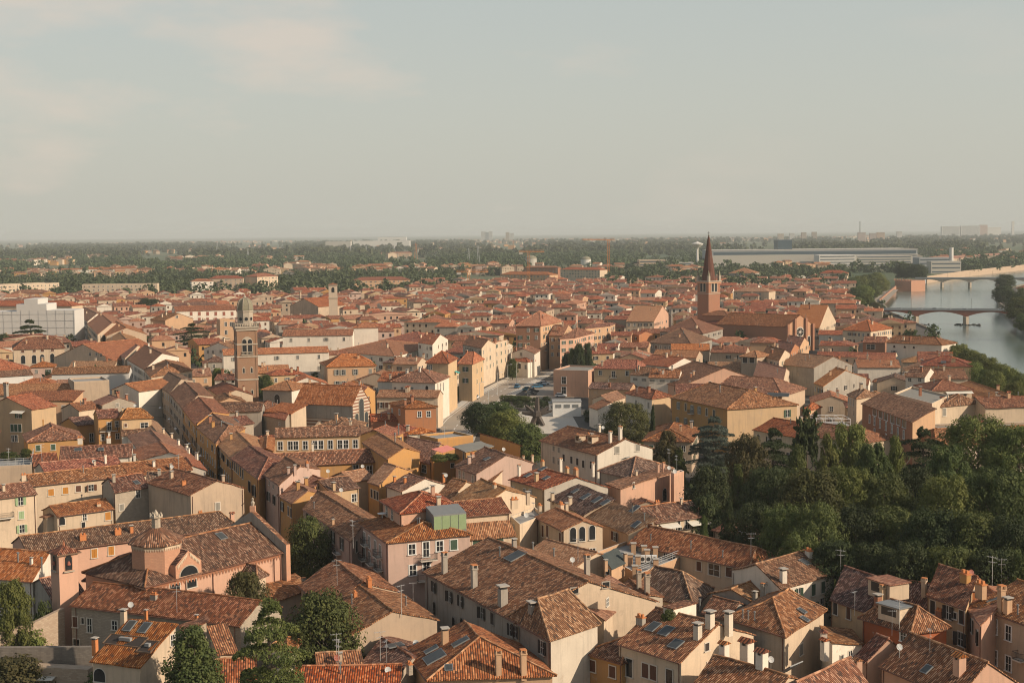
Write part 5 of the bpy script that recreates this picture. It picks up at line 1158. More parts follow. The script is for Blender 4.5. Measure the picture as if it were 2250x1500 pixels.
M('tall cream apartment house with teal awnings on the main street', (934, 797), (987, 798), (1007, 787), 16.5, 'hip', wall='yellow', tile='red', win=[(0, 'p', 'k', 1.0, 1.5, (925, 807), (946, 806))], extra=[('awn', 1, 1000, 815, 3, 'awning_teal')], dens=1.2)
M('yellow hipped house with green shutters on the main street', (1005, 799), (1039, 800), (1065, 789), 13, 'hip', wall='yellow', tile='orange', win=[(0, 'o', 'g', 1.1, 1.6, (1023, 811), (1023, 836)), (1, 'c', 'g', .9, 1.5, (1048, 815), (1058, 811), (1048, 838), (1058, 834))], ins=(.3, .3))
M('cream gable house with a grey end above the main street', (1016, 756), (1058, 765), (1088, 754), 15, 'gable', wall='grey', w1='cream', tile='brown', dens=1.1)
M('cream corner house with balconies next along the main street', (1062, 757), (1086, 752), (1116, 745), 15, 'gable', wall='yellow', w1='cream', tile='orange', dens=1.2)
M('cream row under a brown roof behind the vermilion house', (826, 872), (962, 873), 9, 9.5, 'gable', wall='cream', tile='orange', win=[(0, 'o', 'b', 1.0, 1.7, (837, 890)), (0, 'c', 'b', 1.0, 1.7, (850, 890))])
M('stone square house with a hipped orange roof left of the striped church', (573, 856), (642, 858), (687, 848), 11, 'hip', wall='stone', w1='white', tile='orange', win=[(0, 'a', 'g', 1.8, 3.0, (609, 877))], ch=[])
M('small stone hut with a lit orange slope by the striped church', (577, 912), (627, 922), (641, 912), 7.5, 'gable', wall='stone', tile='orange', win=[(0, 'p', 'k', .7, .8, (614, 931))], ch=[])
M('orange lean-to above the small stone hut', (581, 903), (640, 908), 7, 8.5, 'shed', rise=1.8, wall='cream', tile='orange', win=None, ch=[])
M('low hipped house with a tall blind niche near the yellow walls', (890, 951), (897, 953), (957, 949), 8.5, 'hip', wall='offwhite', tile='red', win=[(1, 'c', 'y', 1.6, 3.0, (925, 966))], ch=[])
M('dark-roofed stone nave left of the buttressed church', (470, 905), (575, 903), 11, 9, 'gable', wall='grey', tile='old', win=None, ch=[])
M('ruinous tile roofs round a yard below the dark stone nave', (480, 938), (560, 930), 9, 9, 'gable', wall='stone', tile='brown', win=None, sky=[(515, 925, 1.6, 2)])
M('brick garden building with a low red roof below the vermilion house', (815, 925), (905, 922), 8, 7, 'gable', wall='brick', tile='red', win=None)
# right of the brick church
M('long many-windowed house with an orange roof right of the brick church', (138, 702), (151, 697), (171, 748), 10, 'gable', wall='cream', w1='cream', tile='orange', dens=1.6, wsh='k', world=True)
M('cream two-storey palace front with a red hipped roof', (1849, 725), (1914, 728), (1962, 721), 12, 'hip', wall='cream', tile='red', dens=1.4)
M('white house with oval attic windows by the riverside trees', (1945, 752), (2070, 758), 14, 12, 'hip', wall='white', tile='brown', win=[(0, 'a', 'k', .9, .9, (1965, 761), (1988, 762), (2008, 763)), (0, 'o', 'y', 1.2, 1.8, (1964, 775))], ins=(.05, .25))
M('brown-boarded house with a white loggia left of the oval windows', (1895, 752), (1945, 753), 12, 10, 'gable', wall='brown', tile='brown', win=[(0, 'p', 'y', 3.6, 2.0, (1913, 762))])
M('yellow villa with a rust-red hipped roof by the riverside trees', (2022, 803), (2137, 805), 16, 11, 'hip', wall='yellow', tile='rust', win=None, sky=[(2073, 793, 1.5, 1.5), (2083, 794, 1.5, 1.5)], ch=[(2064, 785, 0, 1), (2090, 782, 4, 1.2), (2095, 790, 4, 1.2)])
M('blank grey gable beside the shaded street', (1787, 808), (1875, 801), 18, 10, 'gable', ax=1, wall='grey', tile='tan', win=None)
M('yellow corner house with orange lean-to roofs on the shaded street', (1787, 841), (1808, 849), (1905, 830), 10.5, 'gable', wall='yellow', w1='grey', tile='orange')
M('orange double roof with two skylights near the yellow villa', (1884, 807), (1980, 807), 12, 9, 'gable', wall='white', tile='orange', win=None)
M('white square house with four small dark windows', (1988, 827), (2032, 829), 14, 11, 'gable', wall='white', tile='brown', win=[(0, 'p', 'k', 1.1, 1.0, (1999, 834), (2021, 834), (1999, 853), (2021, 853))])
M('long brown roof running right of the white square house', (2032, 832), (2128, 832), 14, 10, 'gable', wall='cream', tile='brown', win=None)
M('brick palazzo with a white top loggia and a vast brown roof', (1891, 886), (2004, 927), (2059, 899, 15.4), 13, 'shed', rise=2.6, wall='brick', w1='peach', tile='brown', trim='white_paint', ch=[(2022, 862, 0, 1)], storey=3.2,
  win=[(0, 'n', 'k', 2.4, 1.8, (1922, 905), (1935, 910), (1947, 915), (1961, 921), (1974, 925), (1987, 931)), (0, 'p', 'y', .9, 2.0, (1911, 920), (1922, 925), (1934, 931), (1947, 936), (1960, 942), (1973, 948), (1986, 954)), (0, 'p', 'y', .9, 2.0, (1922, 950), (1947, 962), (1973, 974))])
M('grey flat-roofed rear block behind the brick palazzo', (1965, 868), (2048, 890), (2085, 872), 13, 'flat', wall='cream', tile='slate_roof', win=None)
M('cream tower house with a five-bay loggia', (1860, 866), (1881, 876), (1933, 868), 13, 'hip', wall='cream', tile='brown', win=[(0, 'p', 'k', .7, 1.7, (1865, 880), (1870, 882), (1875, 884)), (0, 'n', 'k', .7, 1.4, (1876, 908))], ins=(.3, .3))
M('pinkish house with a hipped roof and a tall aerial', (2050, 892), (2065, 894), (2156, 885), 11.5, 'hip', wall='cream', tile='brown', win=[(1, 'c', 'y', 1.2, 2.0, (2075, 905))], ins=(.3, .3), extra=[('ant', 2111, 890, 0)])
M('house with a striped white awning and roof terraces', (2048, 858), (2140, 856), 14, 11.5, 'hip', wall='cream', tile='red', win='auto', extra=[('awn', 0, 2106, 859, 8, 'awning_white')])
M('cream house with a speckled brown roof at the right edge', (2166, 896), (2300, 892), 12, 11, 'gable', wall='cream', tile='brown', win=None)
M('long sunlit roof running to the right edge above the terraces', (2085, 850), (2228, 904), 12, 9.5, 'gable', wall='white', tile='orange', win=None, rise=2.0)
M('broad brown roof with a pale hip behind the park plane trees', (2058, 978), (2300, 968), 15, 8.5, 'hip', wall='cream', tile='brown', win=None, ins=(.12, 0))
M('grey lead-covered long roof at the right edge', (2065, 946), (2300, 940), 8, 9.5, 'flat', wall='beige', tile='slate_roof', win=None)
M('red roof with a little cut-in dormer behind the park trees', (1652, 944), (1745, 960), 14, 8, 'gable', wall='cream', tile='red')
M('large red hipped roof with a glazed roof terrace frame', (1745, 952), (1897, 976), (1962, 962), 8.5, 'hip', wall='cream', tile='red', ins=(.05, .2), win=[(0, 'p', 'k', 2.0, 2.2, (1908, 985))])
M('small hipped roof tacked on the ochre palazzo', (1762, 901), (1773, 903), (1807, 894), 9, 'hip', wall='peach', tile='red', win=None, ch=[])
M('small gabled porch house below the ochre palazzo', (1663, 905), (1690, 907), (1708, 901), 8.5, 'hip', wall='cream', tile='tan', win=[(0, 'n', 'k', .8, .8, (1680, 910))], ch=[])
M('orange-fronted town house on the shaded street', (1700, 766), (1737, 774), (1757, 762), 13, 'gable', wall='orange', w1='orange', tile='brown', dens=1.3, wsh='k')
M('peach-fronted town house on the shaded street', (1722, 757), (1757, 763), (1778, 751), 13, 'gable', wall='peach', w1='peach', tile='brown', dens=1.3, wsh='k')
M('cream town house at the near end of the shaded street', (1672, 782), (1712, 792), (1737, 776), 12.5, 'gable', wall='cream', tile='brown', dens=1.2, wsh='g')
M('long tan roof sloping to the shaded street', (1655, 824), (1720, 843), (1735, 815), 10, 'gable', wall='cream', tile='tan')
M('broad brown roof behind the ochre palazzo', (1560, 862), (1720, 870), 22, 11, 'hip', wall='beige', tile='brown', ins=(.1, .3), win=None, ch=[(1705, 868, 4, 1), (1580, 858, 3, 1.3)], sky=[(1710, 862, 6, 2)])
M('grey-shuttered flat house in front of the brick church', (1448, 728), (1545, 733), (1590, 722), 11, 'hip', wall='grey', tile='brown', dens=1.2)
M('grey long house with many dark windows below the brick church', (1424, 752), (1520, 758), (1566, 745), 10.5, 'hip', wall='grey', tile='brown', dens=1.3)
M('square house with a lookout tower amid the right roofs', (1624, 783), (1664, 785), 11, 13, 'hip', wall='beige', tile='tan', win=[(0, 'n', 'k', 1.8, 2.0, (1637, 791), (1652, 791))], ch=[])
M('vivid orange-walled little house amid the grey roofs', (1403, 736), (1437, 734), 10, 9.5, 'gable', ax=1, wall='orange', tile='orange')
M('beige gable block beside the street trees', (1375, 706), (1437, 706), (1475, 696), 13, 'gable', wall='beige', w1='pink', tile='orange', dens=1.3)
M('square brown-roofed palace above the street trees', (1284, 722), (1340, 716), (1353, 711), 14, 'hip', wall='peach', tile='brown', dens=1.1)
M('yellow house with a mossy pergola roof right of the street trees', (1294, 777), (1350, 776), 12, 11, 'hip', wall='yellow', tile='red')
M('dark-framed balcony house amid the right roofs', (1432, 784), (1530, 786), 13, 10, 'gable', wall='beige', tile='orange')
M('white gable with an orange roof right of the balcony house', (1468, 806), (1540, 800), 18, 9, 'gable', ax=1, wall='white', tile='orange', win=None)
M('orange roofs with a white dormer above the balcony house', (1474, 770), (1560, 770), 12, 10.5, 'gable', wall='cream', tile='orange')
# ---------------------------------------------------------------- landmarks
def byl(s): return next(h for h in HOUSES if h['label'].startswith(s))
def merge(src, dst):
    """src's parts become parts of dst (one building built from two roofs)"""
    off = src['O'] - dst['O']
    for c in [o for o in COL.objects if o.parent == src['root']]:
        c.parent = dst['root']; c.location = c.location + off
    lab = src['root']['label']; USED_LABELS.pop(lab, None)
    bpy.data.objects.remove(src['root']); HOUSES.remove(src)
merge(byl('red-hipped penthouse'), PENT)
merge(byl('hipped front end of the stained'), PAL)

def wpoint(o, p): return Vector(p) - o.location
def arch_panel(m, c, ux, out, w, h, mat, n=8):
    """upright arched panel: c bottom centre, ux along the wall, out the outward normal"""
    r = w / 2; z = Vector((0, 0, 1)); pts = [c - ux * r, c + ux * r] + [c + ux * (r * math.cos(math.pi * k / n)) + z * (h - r + r * math.sin(math.pi * k / n)) for k in range(n + 1)]
    m.face([p + out for p in pts], mat)
def rotv(x, y, a): return Vector((x * math.cos(a) - y * math.sin(a), x * math.sin(a) + y * math.cos(a), 0))

# domed bell tower ------------------------------------------------
wall_mat('tower_brick', (.27, .155, .095), .5, bricks=.45, bcol=(.34, .23, .15)); wall_mat('tower_stone', (.40, .34, .265), .5)
D = 470; c = at_y(541, 800, D); c.z = 0; zt = lambda py, d=D, px=541: at_y(px, py, d).z
w = 43 * D / FPX; a = math.radians(16 + 3)
t = thing('bell_tower', 'brick bell tower with an octagonal drum and a ribbed grey dome', 'bell tower', c)
m = MB(); z1 = zt(725); m.box((0, 0, 0), w, w, z1, 'tower_brick', a); m.build('shaft', t)
m = MB()
for sx in (-1, 1):
    for sy in (-1, 1):
        p = rotv(sx * w * .47, sy * w * .47, a); m.box((p.x, p.y, 0), w * .10, w * .10, z1 - .05, 'tower_brick', a)
for py, e_ in ((783, .25), (833, .25), (756, .2)): m.box((0, 0, zt(py)), w + e_ * 2, w + e_ * 2, .45, 'tower_stone', a)
m.build('pilaster_trim', t)
m = MB(); m.box((0, 0, z1), w + .7, w + .7, .9, 'tower_stone', a); m.box((0, 0, z1 + .9), w + 1.5, w + 1.5, .5, 'tower_stone', a); m.build('cornice', t)
m = MB(); zb = z1 + 1.4
for k in range(4):
    aa = a + k * math.pi / 2
    for i in range(11):
        p = rotv((i / 10 - .5) * (w + 1.1), -(w + 1.1) / 2, aa); m.lathe((p.x, p.y, zb), [(.1, 0), (.2, .45), (.1, .9)], 6, 'tower_stone')
    p = rotv(0, -(w + 1.1) / 2, aa); m.box((p.x, p.y, zb + .9), w + 1.4, .35, .2, 'tower_stone', aa)
m.build('balustrade', t)
m = MB(); r8 = w * .40; zd = zt(684)
m.lathe((0, 0, zb - .2), [(r8, 0), (r8, zd - zb), (r8 * 1.1, zd - zb + .1), (r8 * 1.1, zd - zb + .6)], 8, 'tower_stone', a + math.pi / 8); m.build('drum', t)
m = MB(); zo = zt(700)
for k in range(8):
    aa = a + k * math.pi / 4; n_ = rotv(0, -1, aa); ux = rotv(1, 0, aa); cc = n_ * (r8 * math.cos(math.pi / 8) + .05) + Vector((0, 0, zo))
    m.face([cc + ux * (.85 * math.cos(j * math.pi / 6)) + Vector((0, 0, .85 * math.sin(j * math.pi / 6))) for j in range(12)], 'tower_stone')
    m.face([cc + n_ * .03 + ux * (.6 * math.cos(j * math.pi / 6)) + Vector((0, 0, .6 * math.sin(j * math.pi / 6))) for j in range(12)], 'glass')
m.build('round_window', t)
m = MB(); hd = zt(654) - zd - .6
prof = [(r8 * 1.06 * math.cos(k / 8 * 1.45) ** .8, hd * math.sin(k / 8 * 1.5708)) for k in range(9)]
m.lathe((0, 0, zd + .5), prof, 8, 'lead_dome', a + math.pi / 8)
for k in range(8):
    for (r0, q0), (r1, q1) in zip(prof, prof[1:]):
        aa = a + math.pi / 8 + k * math.pi / 4; m.tube((r0 * math.cos(aa), r0 * math.sin(aa), zd + .5 + q0), (r1 * math.cos(aa), r1 * math.sin(aa), zd + .5 + q1), .14, 'tower_stone', 4)
m.lathe((0, 0, zd + hd + .4), [(.4, 0), (.55, .4), (.2, .9), (.08, 1.6)], 6, 'tower_stone'); m.build('dome', t)
for k in range(4):
    aa = a + k * math.pi / 2; n_ = rotv(0, -1, aa); ux = rotv(1, 0, aa); m = MB(); z0 = zt(776); hh = zt(744) - z0
    arch_panel(m, n_ * (w / 2) + Vector((0, 0, z0 - .2)), ux, n_ * .06, w * .56, hh + 1.1, 'tower_stone', 10)
    for s in (-1, 1): arch_panel(m, n_ * (w / 2) + ux * (s * w * .14) + Vector((0, 0, z0)), ux, n_ * .10, w * .21, hh, 'glass')
    cc = n_ * (w / 2 + .25) + Vector((0, 0, z0 - .3)); m.box((cc.x, cc.y, cc.z), w * .62, .4, .22, 'tower_stone', aa); m.box((cc.x, cc.y, cc.z + .95), w * .56, .2, .15, 'tower_stone', aa)
    for i in range(9):
        q = cc + ux * ((i / 8 - .5) * w * .54); m.tube(q, q + Vector((0, 0, 1)), .08, 'tower_stone', 4)
    m.build('belfry_opening', t)
    m = MB()
    for py in (811, 860):
        for s in (-1, 1):
            z0 = zt(py) - .9; arch_panel(m, n_ * (w / 2) + ux * (s * w * .2) + Vector((0, 0, z0 - .2)), ux, n_ * .04, .95, 2.2, 'tower_stone'); arch_panel(m, n_ * (w / 2) + ux * (s * w * .2) + Vector((0, 0, z0)), ux, n_ * .07, .5, 1.6, 'glass')
    m.build('slit_window', t)

# brick church with its spire ------------------------------------------------
wall_mat('church_brick', (.34, .165, .10), .4, bricks=.4, bcol=(.27, .13, .085)); wall_mat('church_front', (.52, .29, .17), .2, bricks=.25, bcol=(.45, .24, .15))
wall_mat('spire_brick', (.105, .052, .037), .4, dirt=(.1, .045, .035), bricks=.5, bcol=(.17, .06, .04))
CH = house('big brick church nave with a rose window in its tall gable front', (1572, 712), (1727, 718), (1790, 715), 12, 'gable', rise=5.4, wall='church_brick', w1='church_front', tile='brown', name='church', cat='church', group=None, win=None, ch=[])
b0, b1, ed, le = CH['edges'][1]; n_ = Vector((ed.y, -ed.x, 0)); m = MB(); mid = (b0 + b1) / 2
for k in (.04, .3, .70, .96):
    p = b0 + ed * le * k + n_ * .45; zz = 12 + 5.4 * (1 - abs(2 * k - 1)) + .6; m.box((p.x, p.y, 0), 1.1, .9, zz, 'church_brick', math.atan2(ed.y, ed.x))
m.build('buttress', CH['root'])
m = MB()
for r, mt, o_ in ((2.5, 'stone_trim', .06), (2.0, 'glass', .10)):
    m.face([mid + n_ * o_ + ed * (r * math.cos(j * math.pi / 10)) + Vector((0, 0, 9.2 + r * math.sin(j * math.pi / 10))) for j in range(20)], mt)
for j in range(8):
    q = mid + n_ * .14 + Vector((0, 0, 9.2)); v_ = ed * math.cos(j * math.pi / 4) + Vector((0, 0, math.sin(j * math.pi / 4))); m.tube(q + v_ * .4, q + v_ * 2.1, .1, 'stone_trim', 4)
m.face([mid + n_ * .15 + ed * (.6 * math.cos(j * math.pi / 6)) + Vector((0, 0, 9.2 + .6 * math.sin(j * math.pi / 6))) for j in range(12)], 'stone_trim')
m.build('rose_window', CH['root'])
for k in (.17, .83):
    m = MB(); arch_panel(m, b0 + ed * le * k + Vector((0, 0, 2.2)), ed, n_ * .06, 1.9, 5.2, 'stone_trim'); arch_panel(m, b0 + ed * le * k + Vector((0, 0, 2.4)), ed, n_ * .1, 1.2, 4.6, 'glass'); m.build('lancet_window', CH['root'])
apse = house('apse', (1522, 708), (1574, 712), 14, 11, 'hip', wall='church_brick', tile='rust', win=[(0, 'a', 'k', 1.4, 1.6, (1540, 724), (1552, 724))], ch=[])
merge(apse, CH)
ap2 = house('crossing', (1541, 692), (1600, 694), 12, 15, 'hip', wall='church_brick', tile='red', win=None, ch=[]); merge(ap2, CH)
D = 742; cc = at_y(1557, 700, D); cc.z = 0; w = 26 * D / FPX * 1.33; a = math.radians(45 - 8)
t = thing('bell_tower', 'square brick bell tower with a tall dark conical spire', 'bell tower', cc)
zq = lambda py: at_y(1557, py, D).z
m = MB(); z1 = zq(622); m.box((0, 0, 0), w, w, z1, 'church_brick', a); m.build('shaft', t)
m = MB(); m.box((0, 0, z1), w + .8, w + .8, .8, 'church_front', a); m.box((0, 0, z1 + .8), w + 1.5, w + 1.5, .5, 'tower_stone', a); m.box((0, 0, zq(645)), w + .4, w + .4, .4, 'tower_stone', a); m.build('cornice', t)
zs = z1 + 1.3
m = MB(); m.lathe((0, 0, zs - .1), [(w * .46, 0), (w * .06, zq(521) - zs), (.05, zq(519) - zs + .4)], 14, 'spire_brick'); m.build('spire', t)
m = MB(); zz = zq(521); m.tube((0, 0, zz - .5), (0, 0, zz + 2.8), .12, 'iron', 5); m.lathe((0, 0, zz + .4), [(.1, 0), (.5, .4), (.1, .9)], 8, 'lead_dome'); m.tube((-.7, 0, zz + 2.1), (.7, 0, zz + 2.1), .1, 'iron', 4); m.build('finial', t)
for k in range(4):
    p = rotv(w * .47, w * .47, a + k * math.pi / 2); m = MB(); m.box((p.x, p.y, zs), 1.3, 1.3, 2.6, 'tower_stone', a); m.lathe((p.x, p.y, zs + 2.6), [(.75, 0), (.08, 2.9)], 4, 'lead_dome', a + .785); m.tube((p.x, p.y, zs + 5), (p.x, p.y, zs + 7), .07, 'iron', 4); m.build('pinnacle', t)
for k in range(4):
    aa = a + k * math.pi / 2; n_ = rotv(0, -1, aa); ux = rotv(1, 0, aa); m = MB(); z0 = zq(640)
    arch_panel(m, n_ * (w / 2) + Vector((0, 0, z0 - .3)), ux, n_ * .05, w * .02 + .3, 4.8, 'tower_stone')
    for s in (-1, 1):
        arch_panel(m, n_ * (w / 2) + ux * s * w * .14 + Vector((0, 0, z0 - .3)), ux, n_ * .06, w * .27, 5.2, 'tower_stone', 10); arch_panel(m, n_ * (w / 2) + ux * (s * w * .14) + Vector((0, 0, z0)), ux, n_ * .1, w * .18, 4.5, 'glass')
    m.build('belfry_opening', t)

# slim pale campanile ------------------------------------------------
D = 850; cc = at_y(732, 660, D); cc.z = 0; w = 19 * D / FPX; a = .12; zq = lambda py: at_y(732, py, D).z
t = thing('bell_tower', 'slim pale stone bell tower with one arched opening and a low tiled cap', 'bell tower', cc)
wall_mat('campanile_pale', (.50, .40, .30), .3)
m = MB(); m.box((0, 0, 0), w, w, zq(627), 'campanile_pale', a); m.build('shaft', t)
m = MB(); m.box((0, 0, zq(627)), w + .6, w + .6, .5, 'tower_stone', a); m.box((0, 0, zq(655)), w + .6, w + .6, .5, 'tower_stone', a); m.build('cornice', t)
m = MB(); b = [rotv(x * w * .58, y * w * .58, a) + Vector((0, 0, zq(627) + .5)) for x, y in ((-1, -1), (1, -1), (1, 1), (-1, 1))]; m.prism(b, [Vector((0, 0, zq(621)))] * 4, 'tile_red', False); m.build('roof', t)
for k in range(4):
    aa = a + k * math.pi / 2; m = MB(); arch_panel(m, rotv(0, -w / 2, aa) + Vector((0, 0, zq(642))), rotv(1, 0, aa), rotv(0, -.05, aa), w * .34, zq(631) - zq(642), 'glass'); m.build('belfry_opening', t)
H('pale church with stepped gables behind the domed tower', (634, 667), (655, 668), 20, 14, 'gable', ax=1, wall='beige', tile='orange', name='church', cat='church', group=None, win=None, ch=[(660, 648, 2, 1.2)], rise=5) if False else None
chb = house('pale church with a stepped gable front beside the slim pale campanile', (636, 672), (700, 674), 26, 13, 'gable', ax=1, wall='beige', tile='red', rise=5, name='church', cat='church', group=None, win=None, ch=[(660, 652, 2, 1.3)])
pch = house('low porch', (651, 684), (693, 685), 8, 9, 'gable', ax=1, wall='beige', tile='orange', rise=3, win=None, ch=[]); merge(pch, chb)

# sheeted palace ------------------------------------------------
D = 720; t_ = at_y(80, 700, D); t = thing('scaffolded_palace', 'palace wholly wrapped in pale scaffold sheeting with a stepped top', 'building', (t_.x, D, 0))
X = lambda px: at_y(px, 700, D).x - t_.x; Z = lambda py: at_y(80, py, D).z
m = MB()
for x0, x1, py in ((-60, 37, 684), (37, 54, 668), (54, 84, 657), (84, 103, 668), (103, 164, 682)):
    q = [(X(x0), 0, 0), (X(x1), 0, 0), (X(x1), 16, 0), (X(x0), 16, 0)]; m.prism(q, [(x, y, Z(py)) for x, y, z in q], 'sheeting')
m.build('sheeting', t)
m = MB()
for k in range(12):
    x = X(-50 + k * 19.3); m.tube((x, -.12, 0), (x, -.12, Z(684) + .6), .05, 'antenna_metal', 4)
for k in range(6):
    z = Z(684) * k / 6 + 2; m.tube((X(-60), -.12, z), (X(164), -.12, z), .06, 'antenna_metal', 4)
m.build('scaffold_pole', t)
OCC.append([Vector((t_.x + X(-60), D, 0)), Vector((t_.x + X(164), D, 0)), Vector((t_.x + X(164), D + 16, 0)), Vector((t_.x + X(-60), D + 16, 0))])
H('old palace roof with white dormers behind the scaffold sheeting', (-40, 672), (158, 672), 14, 19, 'hip', wall='cream', tile='red', win=None, ch=[])

# pink octagon church in front ------------------------------------------------
wall_mat('church_pink', (.56, .335, .235), .22); wall_mat('drum_brick', (.50, .27, .17), .3, bricks=.4, bcol=(.42, .2, .13))
PC = house('pink church with a tiled octagonal drum and zigzag brick eaves', (318, 1289), (632, 1210), 14, 10.5, 'hip', ins=(.26, 0), rise=3.6, wall='church_pink', tile='old', name='church', cat='church', group=None, ch=[],
           win=[(0, 'n', 'y', 1.7, 1.1, (384, 1290), (421, 1281))], sky=[(486, 1178, 1.2, 1.4)])
r_ = PC['root']
def zigzag(parent, p0, p1, out, n, size, mat):
    m = MB(); d = p1 - p0
    for i in range(n):
        a_ = p0 + d * (i / n); b_ = p0 + d * ((i + 1) / n); tip = (a_ + b_) / 2 - Vector((0, 0, size))
        m.face([a_ + out, tip + out, b_ + out], mat)
    m.face([p0 + out * 1.02, p1 + out * 1.02, p1 + out * 1.02 + Vector((0, 0, .22)), p0 + out * 1.02 + Vector((0, 0, .22))], mat)
    return m.build('corbel_table', parent)
b0, b1, ed, le = PC['edges'][0]; n_ = Vector((ed.y, -ed.x, 0))
zigzag(r_, b0 + Vector((0, 0, 10.0)), b1 + Vector((0, 0, 10.0)), n_ * .09, 44, .62, 'wall_brick')
m = MB()
for k in (.1, .27, .46, .7, .92):
    q = b0 + ed * le * k + n_ * .12; m.tube(q, q + Vector((0, 0, 9.9)), .06, 'copper_pipe', 5)
m.build('drainpipe', r_)
# stepped gable front at the right end of the nave
b0, b1, ed, le = PC['edges'][1]; n_ = Vector((ed.y, -ed.x, 0)); m = MB(); z0 = 10.5; ext = .9
q = [b0 - ed * ext, b1 + ed * ext, b1 + ed * ext, (b0 + b1) / 2, b0 - ed * ext]; zz = [0, 0, z0 + 1.1, z0 + 5.4, z0 + 1.1]
f_ = [p + n_ * .5 + Vector((0, 0, z)) for p, z in zip(q, zz)]; k_ = [p - n_ * .35 + Vector((0, 0, z)) for p, z in zip(q, zz)]
m.face(f_, 'drum_brick'); m.face(k_[::-1], 'wall_grey')
for i in range(5): m.face([k_[i], k_[(i + 1) % 5], f_[(i + 1) % 5], f_[i]], 'drum_brick' if i in (1, 4) else 'tile_brown')
tp = (b0 + b1) / 2 + Vector((0, 0, z0 + 5.3)); m.box((tp.x, tp.y, tp.z), .8, .8, .9, 'drum_brick'); m.lathe((tp.x, tp.y, tp.z + .9), [(.2, 0), (.34, .5), (.12, .8), (.2, 1.1), (.02, 1.3)], 6, 'tower_stone')
m.build('gable_front', r_)
# drum
dc = at(345, 1222, 13.0) - PC['O']; dc.z = 0; R = 3.55; m = MB()
m.lathe((dc.x, dc.y, 8), [(R, 0), (R, 7.3)], 8, 'drum_brick', math.pi / 8 + .15, False); m.build('drum', r_)
m = MB(); m.lathe((dc.x, dc.y, 15.15), [(R + .55, 0), (R + .5, .2), (.75, 2.0)], 8, 'tile_brown', math.pi / 8 + .15); m.build('drum_roof', r_)
for k in range(8):
    a0, a1 = math.pi / 8 + .15 + k * math.pi / 4, math.pi / 8 + .15 + (k + 1) * math.pi / 4
    zigzag(r_, dc + Vector((R * math.cos(a0), R * math.sin(a0), 14.75)), dc + Vector((R * math.cos(a1), R * math.sin(a1), 14.75)), Vector((math.cos((a0 + a1) / 2), math.sin((a0 + a1) / 2), 0)) * .08, 8, .45, 'wall_cream')
m = MB(); m.lathe((dc.x, dc.y, 17.0), [(.62, 0), (.62, 1.5), (.95, 1.6), (.95, 1.8)], 8, 'wall_stone')
for k in range(8): m.lathe((dc.x + .8 * math.cos(k * .785), dc.y + .8 * math.sin(k * .785), 18.8), [(.22, 0), (.05, .45)], 4, 'tower_stone')
m.lathe((dc.x, dc.y, 18.8), [(.3, 0), (.35, .3), (.05, .9)], 6, 'tower_stone'); m.build('lantern', r_)
# lunette gable in the eave
fw = 4.6; p = at(404, 1262, 10.5) - PC['O']; p.z = 0; b0, b1, ed, le = PC['edges'][0]; n_ = Vector((ed.y, -ed.x, 0)); kk = (p - b0).dot(ed); p = b0 + ed * kk; m = MB()
q = [(-fw / 2, 10.2), (fw / 2, 10.2), (fw / 2, 12.3), (0, 14.1), (-fw / 2, 12.3)]
f_ = [p + ed * x + n_ * .35 + Vector((0, 0, z)) for x, z in q]; k_ = [v - n_ * 4.6 for v in f_]
m.face(f_, 'drum_brick')
for i in range(5): m.face([k_[i], k_[(i + 1) % 5], f_[(i + 1) % 5], f_[i]], 'drum_brick' if i in (1, 4) else 'tile_old' if i in (2, 3) else 'drum_brick')
m.build('lunette_gable', r_)
m = MB(); pc = p + n_ * .4 + Vector((0, 0, 10.6)); m.face([pc + ed * (1.75 * math.cos(j * math.pi / 12)) + Vector((0, 0, 1.5 * math.sin(j * math.pi / 12))) for j in range(13)], 'tower_stone')
m.face([pc + n_ * .04 + ed * (1.55 * math.cos(j * math.pi / 12)) + Vector((0, 0, .05 + 1.3 * math.sin(j * math.pi / 12))) for j in range(13)], 'glass'); m.build('lunette_window', r_)
for s in (-1, 1): zigzag(r_, p + ed * s * fw * .44 + Vector((0, 0, 12.05)), p + ed * s * .2 + Vector((0, 0, 13.6)), n_ * .42, 7, .45, 'wall_cream')
ck = house('choir', (-52.4, 197.9), (-48.3, 207.4), 11, 8.6, 'hip', rise=3.6, ins=(.15, 0), wall='church_pink', tile='brown', win=None, ch=[], world=True); merge(ck, PC)
H('long pink cloister wing with a striped roof behind the octagonal drum', (60, 1217), (528, 1157), 10, 9, 'gable', wall='church_pink', tile='old', ins=(0, .05), rise=2.0,
  win=[(0, 'c', 'm', .9, 1.4, (207, 1215), (244, 1209)), (0, 'c', 'b', 1, .9, (433, 1181))], ch=[(182, 1186, 4, .9, 'terracotta'), (259, 1174, 4, .9, 'terracotta'), (289, 1170, 0, .8, 'terracotta'), (510, 1142, 1, .9), (440, 1130, 4, .6, 'terracotta')])
H('broad orange cloister roof left of the pink bell turret', (-60, 1266), (70, 1278), (150, 1235), 8.5, 'gable', wall='white', tile='orange', rise=3.0, win=[(0, 'n', 'k', 1.0, 1.0, (14, 1300))], ch=[(40, 1235, 3, 1.2), (69, 1238, 0, .6), (92, 1246, 3, 1.2)])
H('stained little apse house below the pink bell turret', (62, 1283), (112, 1315), 5, 7.5, 'gable', ax=1, wall='grey', tile='old', win=[(0, 'n', 'k', .9, 1.2, (66, 1306))], ch=[])
